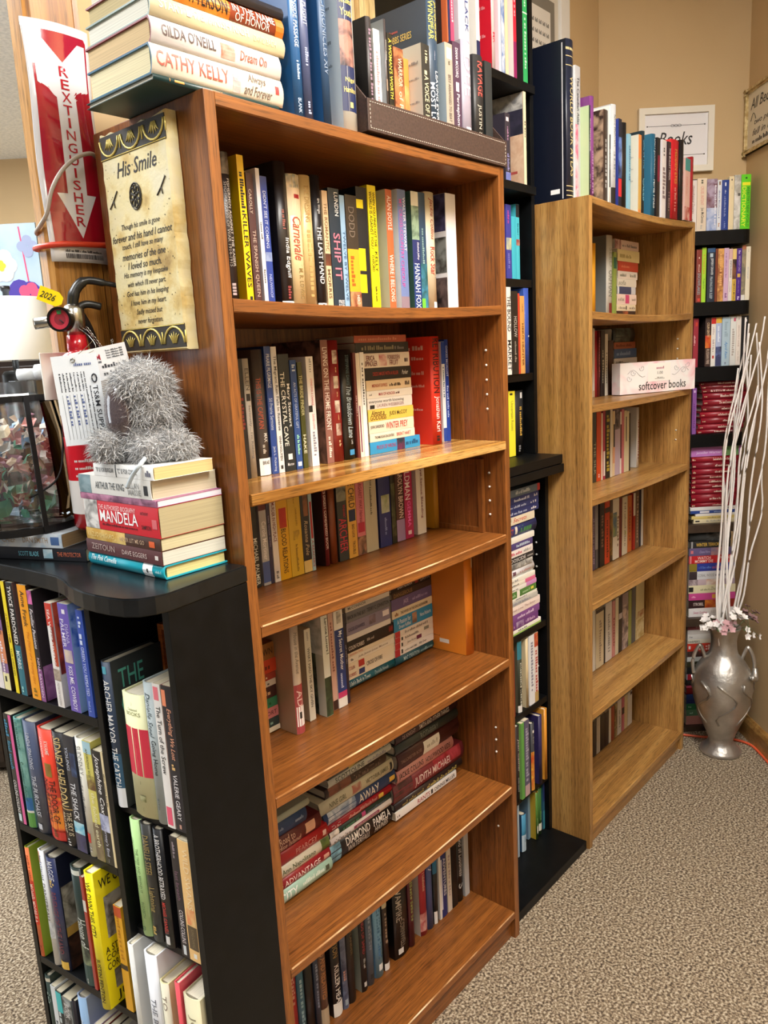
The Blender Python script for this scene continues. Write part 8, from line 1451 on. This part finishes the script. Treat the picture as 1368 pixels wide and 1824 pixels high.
  (-0.3903,0.9284,0,0.0169,0.107,0.1976, '2a6f82', 'p', 'black and teal paperback, fourth from the left, upper wide shelf, black rack', {'c': '6a5050'}, '#191619@0-.55;TWICE PARDONED@.03-.54@.2-.8:eeeae6;MORRIS@.6-.76@.2-.8:d8e6e8;~2@.92-.97@.3-.7:9cc'),
  (-0.3589,0.9284,0,0.0239,0.107,0.1976, 'f0a01c', 'p', 'orange paperback, fifth from the left, upper wide shelf, black rack', {'c': '3a2a22'}, 'Anne Frank@.05-.36@.3-.75:3a2a10;The Diary of a Young Girl@.4-.86@.35-.7:c87a14:i;~3@.9-.97@.3-.7:8a6a10'),
  (-0.333,0.9284,0,0.0121,0.107,0.1905, '8a4f8c', 'p', 'black and purple paperback, sixth from the left, upper wide shelf, black rack', {'c': '221c22'}, '#1f1a1f@.12-.7;#d870b0/5a2a50@0-.12;Familiar Passions@.16-.52@.2-.85:e8e0e6:i;NINA BAWDEN@.6-.96@.3-.8:e0c8e0;R#231d22/1a1418@0-.3@0-1;R#a83a24/3a2020@.25-.55@.2-.8;R#7a4a80/9a6aa0@.68-1@0-1;RFrench@.06-.2@.4-.95:e0e0e0:i'),
  (-0.2891,0.9284,0,0.017,0.107,0.1762, 'e6e3e2', 'p', 'red and white paperback, seventh from the left, upper wide shelf, black rack', {'c': 'c8bfc0'}, "#c83a2a@0-.22;#8a2418/c8502c@.22-.6@.5-1;SEA WIFE'S REVENGE@.06-.62@.3-.7:f6f2ee;#4a3a36/c8b8a8@.63-.74;PATRICIA HANSEN@.76-.98@.2-.8:b0a8a8;R#c84a2a/6a1a18@0-.68@0-1"),
  (-0.2553,0.9284,0,0.0254,0.107,0.1794, '6a58b4', 'p', 'purple paperback, eighth from the left, upper wide shelf, black rack', {'c': '8ab0d8'}, '#e8e4ee@.05-.09@.4-.7;DIANA@.18-.36@.55-.85:c0b8e0;PALMER@.14-.4@.12-.48:e0dcf0;#9a8ab0/d8c8b0@.42-.54@.1-.9;KISS ME, COWBOY@.57-.98@.3-.75:eceaf6;R#3a6ac0/a8c8ee@0-.4@0-1;R#6a4a3c/3a2c28@.4-.7@.2-.9;R#e8e4dc/6a7a40@.7-1@.3-.9'),
  (-0.211,0.9284,0,0.0159,0.107,0.1747, '2f4fae', 'p', 'blue paperback, ninth from the left, upper wide shelf, black rack', {}, '~3@.06-.16@.3-.7:c8d4f0;~2@.22-.32@.2-.8:c8d4f0;GREEN YOU REPEATED@.34-.8@.25-.7:c0ccf0;~6@.85-.95@.3-.6:8aa0d8'),
 ]),
 ('stand', 'U', 'hardcovers on the middle wide shelf of the black rack', [
  (-0.4606,0.6684,0,0.0229,0.1,0.2111, '17151b', 'p', 'black with pink edge paperback, first from the left, middle wide shelf, black rack', {}, '#e060a0@0-1@.68-1;~6@.05-.2@.1-.5:3a8ab0;final touch@.24-.5@.1-.55:3a9ac0;COLLINS-COLLINS@.6-.9@.1-.5:e6e6e6;#c8e0e8@.91-.98@.1-.5'),
  (-0.4365,0.6684,0,0.0225,0.15,0.2081, '6fa8a4', 'h', 'sea green hardcover, second from the left, middle wide shelf, black rack', {}, '#8ac0b8/4a8a8a@0-.75;SUNNYSIDE@.03-.28@.2-.7:4a7a70;Summer Island@.38-.75@.3-.75:3a6a5a:i;#2a6aa8@.72-.84;#e6e6e0@.84-.86;#5a9a4a@.86-1'),
  (-0.4111,0.6684,0,0.0384,0.15,0.2097, '47506a', 'h', 'slate blue hardcover, third from the left, middle wide shelf, black rack', {}, 'LINDA SPALDING@.1-.42@.3-.65:c3c8d4;THE PURCHASE@.48-.85@.3-.65:c3c8d4;#c8ccd8@.92-.97@.3-.6'),
  (-0.3679,0.6684,0,0.0398,0.15,0.2058, 'e4432c', 'h', 'red orange hardcover, fourth from the left, middle wide shelf, black rack', {'c': 'd83a30'}, '#f0902a/e4432c@.6-.9;#c83028@.92-1;KWAME@.1-.22@.5-.8:f6e8e0;ALEXANDER@.07-.26@.15-.42:f6e8e0;#8a6a2a/a88a3a@.3-.42@.35-.75;THE DOOR OF@.45-.84@.5-.85:2a1a14;NO RETURN@.45-.84@.1-.42:2a1a14;~4@.9-.97@.3-.7:6a3a14'),
  (-0.3272,0.6684,0,0.033,0.15,0.2091, '18161a', 'h', 'black with gold lettering hardcover, fifth from the left, middle wide shelf, black rack', {}, 'SIDNEY SHELDON@.04-.64@.2-.8:e3c98a;THE SKY IS@.69-.9@.55-.85:d8c8a8;FALLING@.7-.88@.15-.45:d8c8a8;#c8a86a@.66-.67@.1-.95;~3@.93-.99@.3-.7:ddd'),
  (-0.2916,0.6684,0,0.0268,0.15,0.2106, '1f2433', 'p', 'midnight blue paperback, sixth from the left, middle wide shelf, black rack', {}, '#1a2a50/3a5a8a@.14-.34@.5-1;YOUNG@.1-.3@.1-.4:c0c8dc;THE SHACK@.4-.72@.2-.7:e8eaf0;#4ab0d8/c8e8f0@.74-.84;#3a3a6a/1f2438@.84-1'),
  (-0.264,0.6684,0,0.0232,0.15,0.2121, 'e0dfd6', 'h', 'white with red mark hardcover, seventh from the left, middle wide shelf, black rack', {}, 'SUDDENLY@.06-.3@.3-.75:9a9a98;~16@.32-.62@.2-.5:777;#c8302a@.8-.88@.05-.6;~2@.92-.96@.3-.6:aaa'),
  (-0.2395,0.6684,0,0.0202,0.15,0.2125, 'd6cf6a', 'p', 'yellow and brown paperback, eighth from the left, middle wide shelf, black rack', {}, '#a8d0e0@0-.1;ANURADHA ROY@.06-.3@.3-.6:6a6a3a;#6a4a2a/d6cf6a@.28-.4;the folded earth@.42-.88@.35-.8:eae6c0;#8a7a5a/5a4a3a@.68-1'),
  (-0.2181,0.6684,0,0.0223,0.15,0.2011, '17171d', 'p', 'black paperback, ninth from the left, middle wide shelf, black rack', {}, "Josephine Cox@.03-.55@.2-.8:f2f2f2:i;#3a4a8a/c8d0ec@.55-.7;Journey's End@.64-.92@.3-.7:d0d4e6;~4@.95-.98@.3-.7:889"),
  (-0.195,0.6684,0,0.0053,0.15,0.2028, 'e3d3a8', 'p', 'cream paperback, tenth from the left, middle wide shelf, black rack', {}, '~20@.05-.6@.3-.7:4a3a2a'),
 ]),
 ('stand', 'U', 'hardcovers on the lower wide shelf of the black rack', [
  (-0.4613,0.3924,0,0.0127,0.15,0.2264, 'f07a45', 'h', 'orange hardcover, first from the left, lower wide shelf, black rack', {'c': '8aa02a'}, 'DAVID T. HARDY@.07-.3@.4-.8:3a2018;#d8402a@.3-.7@.2-1;MICHAEL MOORE IS A@.33-.68@.3-.85:fae8dc;~2@.9-.96@.3-.7:8a3a18;R#1d1b16@.22-.8@.55-1;RBIG FAT@.72-.9@.1-.7:d8502a:i'),
  (-0.4207,0.3924,0,0.0173,0.15,0.2337, 'e3e6ea', 'h', 'white hardcover, second from the left, lower wide shelf, black rack', {}, '#e0a080@0-.1@0-.5;~9@.04-.14@.2-.9:4a5a86;~9@.15-.25@.2-.9:445;DANSEREAU@.28-.6@.3-.7:444;#8a8f98/e3e6ea@.62-.76'),
  (-0.4015,0.3924,0,0.0292,0.15,0.2285, '27305a', 'h', 'navy hardcover, third from the left, lower wide shelf, black rack', {'c': '1c2136'}, 'MAGGIE@.03-.2@.3-.8:dfe3ee;~3@.2-.26@.3-.7:e0c060;REVENGE OF THE LAND@.3-.85@.25-.75:7a3a4a;#e0b84a@.92-.99@.2-.9;RMA@.03-.11@.2-.9:c8ccd8;R#b8b4a8/5a564a@.26-.62@0-1;R#c09a4a@.62-.7@0-1;R#2a1c18/5a3a2a@.7-1@0-1'),
  (-0.3297,0.3924,0,0.0299,0.15,0.2337, '26332f', 'h', 'dark bottle green hardcover, fourth from the left, lower wide shelf, black rack', {}, '#dfe6e2@.02-.06@.2-.9;House of@.42-.68@.3-.85:d8e0dc:i;Names@.44-.64@.05-.28:d8e0dc:i;#8a9a7a/26332f@.66-.82;#2a4a4a@.82-1;~4@.94-.98@.3-.7:ccc'),
  (-0.2991,0.3924,0,0.0079,0.15,0.2222, 'a8322c', 'p', 'thin red paperback, fifth from the left, lower wide shelf, black rack', {}, '#e6ddd6@.2-.3'),
  (-0.2592,0.3924,0.02,0.0233,0.15,0.2586, 'f0e21a', 'h', 'vivid yellow hardcover, sixth from the left, lower wide shelf, black rack', {'c': 'f0e21a'}, 'WE OWN THIS CITY@.06-.46@.3-.75:2a2810;JUSTIN FENTON@.62-.95@.3-.75:2a2810;RWE OWN@.04-.15@.04-.5:1a1a10;R#232320/a8a8a0@.2-.5@.08-.75;RA STORY OF@.55-.6@.02-.5:1f1f14;RCOPS, AND@.61-.66@.02-.5:1f1f14;RCORRUPTION@.67-.72@.02-.5:1f1f14;R#232320/8a8a80@.74-.88@.1-.75;RJUSTIN@.9-.98@.1-.7:1f1f14'),
  (-0.215,0.3924,0,0.0182,0.107,0.2, 'eab02a', 'p', 'amber yellow paperback, seventh from the left, lower wide shelf, black rack', {}, '~12@.1-.5@.3-.7:c88a1a;#c8502a@0-.1;#3a2a1a@.55-.6'),
 ]),
 ('stand', 'U', 'books on the lowest wide shelf of the black rack', [
  (-0.4613,0.1104,0,0.0156,0.14,0.24, '2b3a34', 'h', 'dark green hardcover, first from the left, lowest wide shelf, black rack', {}, '#d8d4c4@.02-.05;~6@.15-.25@.2-.8:9ab0a8;~16@.45-.55@.3-.7:9ab0a8'),
  (-0.4436,0.1104,0,0.0139,0.14,0.225, 'dfe6ec', 'p', 'white paperback, second from the left, lowest wide shelf, black rack', {}, '~14@.2-.9@.3-.7:456'),
  (-0.4291,0.1104,0,0.0163,0.14,0.22, '1f2a30', 'p', 'teal and black paperback, third from the left, lowest wide shelf, black rack', {}, '#3fc0c8@0-.2;~12@.2-.9@.2-.8:c8d8dc'),
  (-0.4115,0.1104,0,0.027,0.14,0.215, '7f888c', 'p', 'grey paperback, fourth from the left, lowest wide shelf, black rack', {}, '#2a2c30/b8c0c4@0-.3;BOOK@.05-.2@.2-.8:ddd;#aab4b8/5a6064@.3-.7;#d8707a@.8-1@.2-.8'),
  (-0.3832,0.1104,0,0.012,0.14,0.22, '241f22', 'h', 'black with white lettering hardcover, fifth from the left, lowest wide shelf, black rack', {}, 'THE JOYFUL OF BED@.1-.95@.15-.85:e6e0e0'),
  (-0.3656,0.1104,0,0.0264,0.14,0.24, '8fb0d4', 'h', 'light blue hardcover, sixth from the left, lowest wide shelf, black rack', {'c': '9aa8c4'}, '~12@.2-.6@.3-.7:c8dcf0'),
  (-0.3193,0.1104,0,0.0121,0.14,0.2, 'b8aec4', 'p', 'lilac white paperback, seventh from the left, lowest wide shelf, black rack', {}, '~10@.1-.9@.2-.8:667'),
  (-0.3043,0.1104,0,0.009,0.14,0.2, '8a2a22', 'p', 'brick red paperback, eighth from the left, lowest wide shelf, black rack', {}, '~10@.1-.9@.2-.8:d86'),
  (-0.2924,0.1104,0,0.0148,0.14,0.2, '4a3a34', 'p', 'brown paperback, ninth from the left, lowest wide shelf, black rack', {}, ''),
  (-0.2747,0.1104,0,0.0117,0.14,0.2, 'b0aeb0', 'p', 'grey paperback, tenth from the left, lowest wide shelf, black rack', {}, ''),
 ]),
 ('stand', 'U', 'books on the upper narrow shelf of the black rack', [
  (-0.1753,0.7824,-0.004,0.022,0.102,0.2423, '2a3a52', 'h', 'dark navy hardcover, first from the left, upper narrow shelf, black rack', {'c': '33383a'}, '#5ab0c8@.03-.08@.3-.7;ARCHER MAYOR@.12-.55@.25-.8:f2f4f6;THE CATCH@.58-.85@.25-.8:f0f2f4;#e6ecf4@.86-1;RTHE@.06-.2@.1-.6:5ab0a0;RCATCH@.22-.38@.1-1:5ab0a0;#2f5a7a@.62-.86'),
  (-0.1332,0.7824,-0.004,0.0497,0.102,0.2015, 'dfe0b4', 'h', 'pale cream hardcover, second from the left, upper narrow shelf, black rack', {}, '#d8324c@.27-.66;~14@.06-.09@.2-.8:8a8a5a;Condensed@.11-.13@.3-.7:7a7a4a:h;BOOKS@.14-.17@.2-.8:8a8a5a:h;~16@.31-.34@.15-.85:8a1a2a;~14@.4-.43@.15-.85:8a1a2a;~14@.49-.52@.15-.85:8a1a2a;~14@.58-.61@.15-.85:8a1a2a;~9@.7-.73@.3-.7:8a8a5a;#6a6a3a/dfe0b4@.82-.87@.4-.65;~12@.92-.95@.2-.8:8a8a5a'),
  (-0.0824,0.7824,-0.004,0.0246,0.102,0.2273, 'a8b4b8', 'h', 'grey blue hardcover, third from the left, upper narrow shelf, black rack', {}, 'Danielle Steel@.07-.38@.3-.7:4a5a60:i;Going Home@.4-.65@.3-.75:2a3438;~8@.82-.9@.3-.6:677'),
  (-0.0573,0.7824,-0.004,0.0162,0.102,0.2294, 'eceae8', 'p', 'white with pink blocks paperback, fourth from the left, upper narrow shelf, black rack', {'c': 'd8d2cc'}, '#e87a8a@.02-.11@.1-.75;The Turn of the Screw@.15-.62@.25-.8:2a2a2a;#e85a7a@.85-.98@.1-.8'),
  (-0.0388,0.7824,-0.004,0.0214,0.102,0.2305, '25222a', 'p', 'black paperback, fifth from the left, upper narrow shelf, black rack', {'c': '8a3a36'}, '#f0906a@.03-.14@0-.4;Everything We Lost@.15-.5@.3-.8:e8a888:i;~2@.53-.57@.3-.6:e0b878;VALERIE GEARY@.6-.92@.3-.7:e6e3e6;#c89a8a@.95-.98@.4-.6'),
 ]),
 ('stand', 'U', 'books on the middle narrow shelf of the black rack', [
  (-0.1539,0.5604,-0.004,0.0229,0.145,0.2066, 'b8e09a', 'h', 'light green hardcover, first from the left, middle narrow shelf, black rack', {}, 'THE TREE AND BEHIND IT@.24-.62@.5-.7:6a8a5a;ABANDONED BY THE SUNLIGHT@.15-.6@.2-.4:6a8a5a;ELIZABETH@.7-.84@.5-.7:6a8a5a;~3@.92-.96@.3-.6:6a8a5a'),
  (-0.1296,0.5604,-0.004,0.0249,0.145,0.2066, '2e2e2c', 'h', 'charcoal with gold script hardcover, second from the left, middle narrow shelf, black rack', {}, 'DANIELLE STEEL@.09-.43@.3-.8:a8935a;Lightning@.53-.74@.3-.8:a8935a;~4@.87-.94@.3-.6:c8a85a'),
  (-0.1003,0.5604,-0.004,0.0222,0.145,0.2066, '17171b', 'h', 'black with white lettering hardcover, third from the left, middle narrow shelf, black rack', {}, 'A BROTHERHOOD BETRAYED@.04-.58@.3-.75:eaeaec;MICHAEL CANNELL@.61-.88@.3-.7:d83a34;#e6e6e6@.9-.97@.3-.7'),
  (-0.0585,0.5604,-0.004,0.0162,0.145,0.2066, '2a2529', 'p', 'dark plum grey paperback, fourth from the left, middle narrow shelf, black rack', {}, '~10@.04-.17@.3-.7:a89aa4;last breath@.28-.52@.3-.75:7a5a70;COLLINS-COLLINS@.6-.88@.3-.8:e6e0e4;#dce4ea@.9-.98@.3-.7'),
  (-0.0416,0.5604,-0.004,0.0268,0.145,0.2066, 'f2c987', 'p', 'pale orange paperback, fifth from the left, middle narrow shelf, black rack', {'c': 'f0d8a8'}, 'WILD SWANS@.06-.56@.35-.75:f8e0b4;#e0502a/f2c987@.56-.69@.15-.8;#5a4a34@.7-.9@.1-.85;JUNG CHANG@.72-.88@.2-.75:8a7a5a;#f0f0ea@.93-.97@.4-.65'),
 ]),
 ('stand', 'U', 'large books on the lowest narrow shelf of the black rack', [
  (-0.1753,0.2754,0.012,0.0136,0.15,0.2696, 'dcdedc', 'h', 'grey white hardcover, first from the left, lowest narrow shelf, black rack', {}, 'DANCING@.42-.9@.3-.7:b8bcbc'),
  (-0.1378,0.2754,0.012,0.0301,0.15,0.2696, 'e6e9f0', 'h', 'white hardcover, second from the left, lowest narrow shelf, black rack', {}, 'THE BOYS@.3-.6@.3-.7:777c8a'),
  (-0.1055,0.2754,0.012,0.0206,0.15,0.23, 'dad6c0', 'h', 'cream hardcover, third from the left, lowest narrow shelf, black rack', {'c': 'd8d0a0'}, 'TO@.02-.3@.3-.75:998a80'),
  (-0.0675,0.2754,0.012,0.0107,0.15,0.245, 'd8505c', 'h', 'pinkish red hardcover, fourth from the left, lowest narrow shelf, black rack', {}, ''),
  (-0.0532,0.2754,0.012,0.0367,0.15,0.23, 'c9c4a4', 'h', 'beige hardcover, fifth from the left, lowest narrow shelf, black rack', {}, 'JO@.1-.3@.3-.75:a8a088'),
 ]),
 ('stack', 'S1', 'books stacked under the grey plush on the black rack', [
  (0,1.1554,0,0.0205,0.117,0.2012, '1ea0b4', 'h', 'turquoise hardcover, first from the bottom, stack under grey plush, black rack', {'p': 'd6cc8a'}, 'The Pink Camellia@.05-.4@.45-.85:e8f4f4:i;#e8ecec@.74-.86@0-1;#333@.79-.81@.3-.6;~6@.9-.97@.4-.6:a8d8dc'),
  (0,1.1763,0,0.0211,0.117,0.2004, '5a2b2a', 'p', 'maroon brown paperback, second from the bottom, stack under grey plush, black rack', {'p': 'cfd0c4'}, 'ZEITOUN@.08-.4@.3-.75:b8a098;DAVE EGGERS@.5-.82@.3-.65:d0b8b0;#e6dcd4@.92-.96@.35-.65'),
  (0.0037,1.1978,0,0.0183,0.117,0.197, '4a2a1c', 'p', 'gold and brown paperback, third from the bottom, stack under grey plush, black rack', {'p': 'c9c09a'}, '#c99a3a/e8c87a@.0-.55;KAZUO ISHIGURO@.03-.4@.3-.7:f0d890;NEVER LET ME GO@.48-.8@.3-.65:c8a888;#e0602a@.86-.93@.2-.7'),
  (0.0059,1.2165,0,0.0455,0.117,0.1964, 'cf1d2c', 'p', 'thick red paperback, fourth from the bottom, stack under grey plush, black rack', {'c': 'a82028', 'p': 'b0a480'}, '#e8e6e2/2a2a2a@0-.2@0-1;THE AUTHORISED BIOGRAPHY@.22-.72@.72-.88:f0c8c8;MANDELA@.23-.74@.3-.7:fafafa;~30@.25-.72@.17-.25:5a0a14;ANTHONY@.78-.88@.55-.95:2a1216;SAMPSON@.78-.9@.1-.5:2a1216;#d86a70@.92-.98@.3-.6'),
  (0,1.2624,0,0.0095,0.117,0.2026, '9a5a80', 'p', 'thin purple striped paperback, fifth from the bottom, stack under grey plush, black rack', {'p': 'd8d4e0'}, '#b87a98/5a2a48@0-1'),
  (0,1.2723,0,0.0284,0.117,0.192, 'dcdbd6', 'p', 'white paperback, sixth from the bottom, stack under grey plush, black rack', {'p': 'c4bba0'}, '#8aa0a8/5a7880@0-.18;ARTHUR THE KING@.25-.65@.3-.7:4a4f52;ALLAN@.7-.85@.5-.8:9a9a98;MASSIE@.7-.87@.15-.45:9a9a98;#222@.91-.96@.2-.7'),
  (0.0477,1.301,0,0.0189,0.106,0.1541, 'f0f0ee', 'p', 'small white paperback, seventh from the bottom, stack under grey plush, black rack', {'p': 'd8c084'}, '"B" IS FOR BURGLAR@.05-.36@.3-.75:2a2a2e;"C" IS FOR CORPSE@.42-.74@.3-.75:2a2a2e;#1a1a1a@.385-.4;~3@.88-.96@.2-.8:667'),
 ]),
 ('stack', 'S2', 'paperbacks under the glass jar on the black rack', [
  (-0.0109,1.1554,0,0.0206,0.11,0.19, '1d1f26', 'p', 'black paperback, first from the bottom, stack under glass jar, black rack', {}, 'SCOTT BLADE@.28-.5@.25-.75:7ac8dc;#5ab0d0/d0e0e8@.55-.65@.15-.9;THE PROTECTOR@.7-.95@.3-.75:c86a4a'),
  (-0.0554,1.1764,0,0.0229,0.11,0.19, 'cfdbe6', 'p', 'white and blue paperback, second from the bottom, stack under glass jar, black rack', {'p': 'b89a70'}, '#b8cce0/e6ecf0@0-1;CHIEF@.35-.5@.35-.75:b09a80;DAN SMITH@.58-.85@.35-.75:b09a80;#4a6aa0@.88-.97@.2-.8'),
 ]),
]
for typ, fr, group, items in ROWS:
    O, A, N = (Vector(q) for q in FRAMES[fr]); inward = -N
    for it in items:
        (s0, z0, off, w_, d, h), (col, kind, label, extra, segs) = it[:6], it[6:]
        P = O + N * off + A * s0 + Vector((0, 0, z0))
        if typ == 'stand': X, Z = A, Vector((0, 0, 1))
        else: X, Z = Vector((0, 0, 1)), -A; P = P + A * h          # lying: the book's head is at its other end
        Y = inward
        M = Matrix(((X.x, Y.x, Z.x, P.x), (X.y, Y.y, Z.y, P.y), (X.z, Y.z, Z.z, P.z), (0, 0, 0, 1)))
        book(M, group, kind, label, w_, d, h, col, extra, segs)
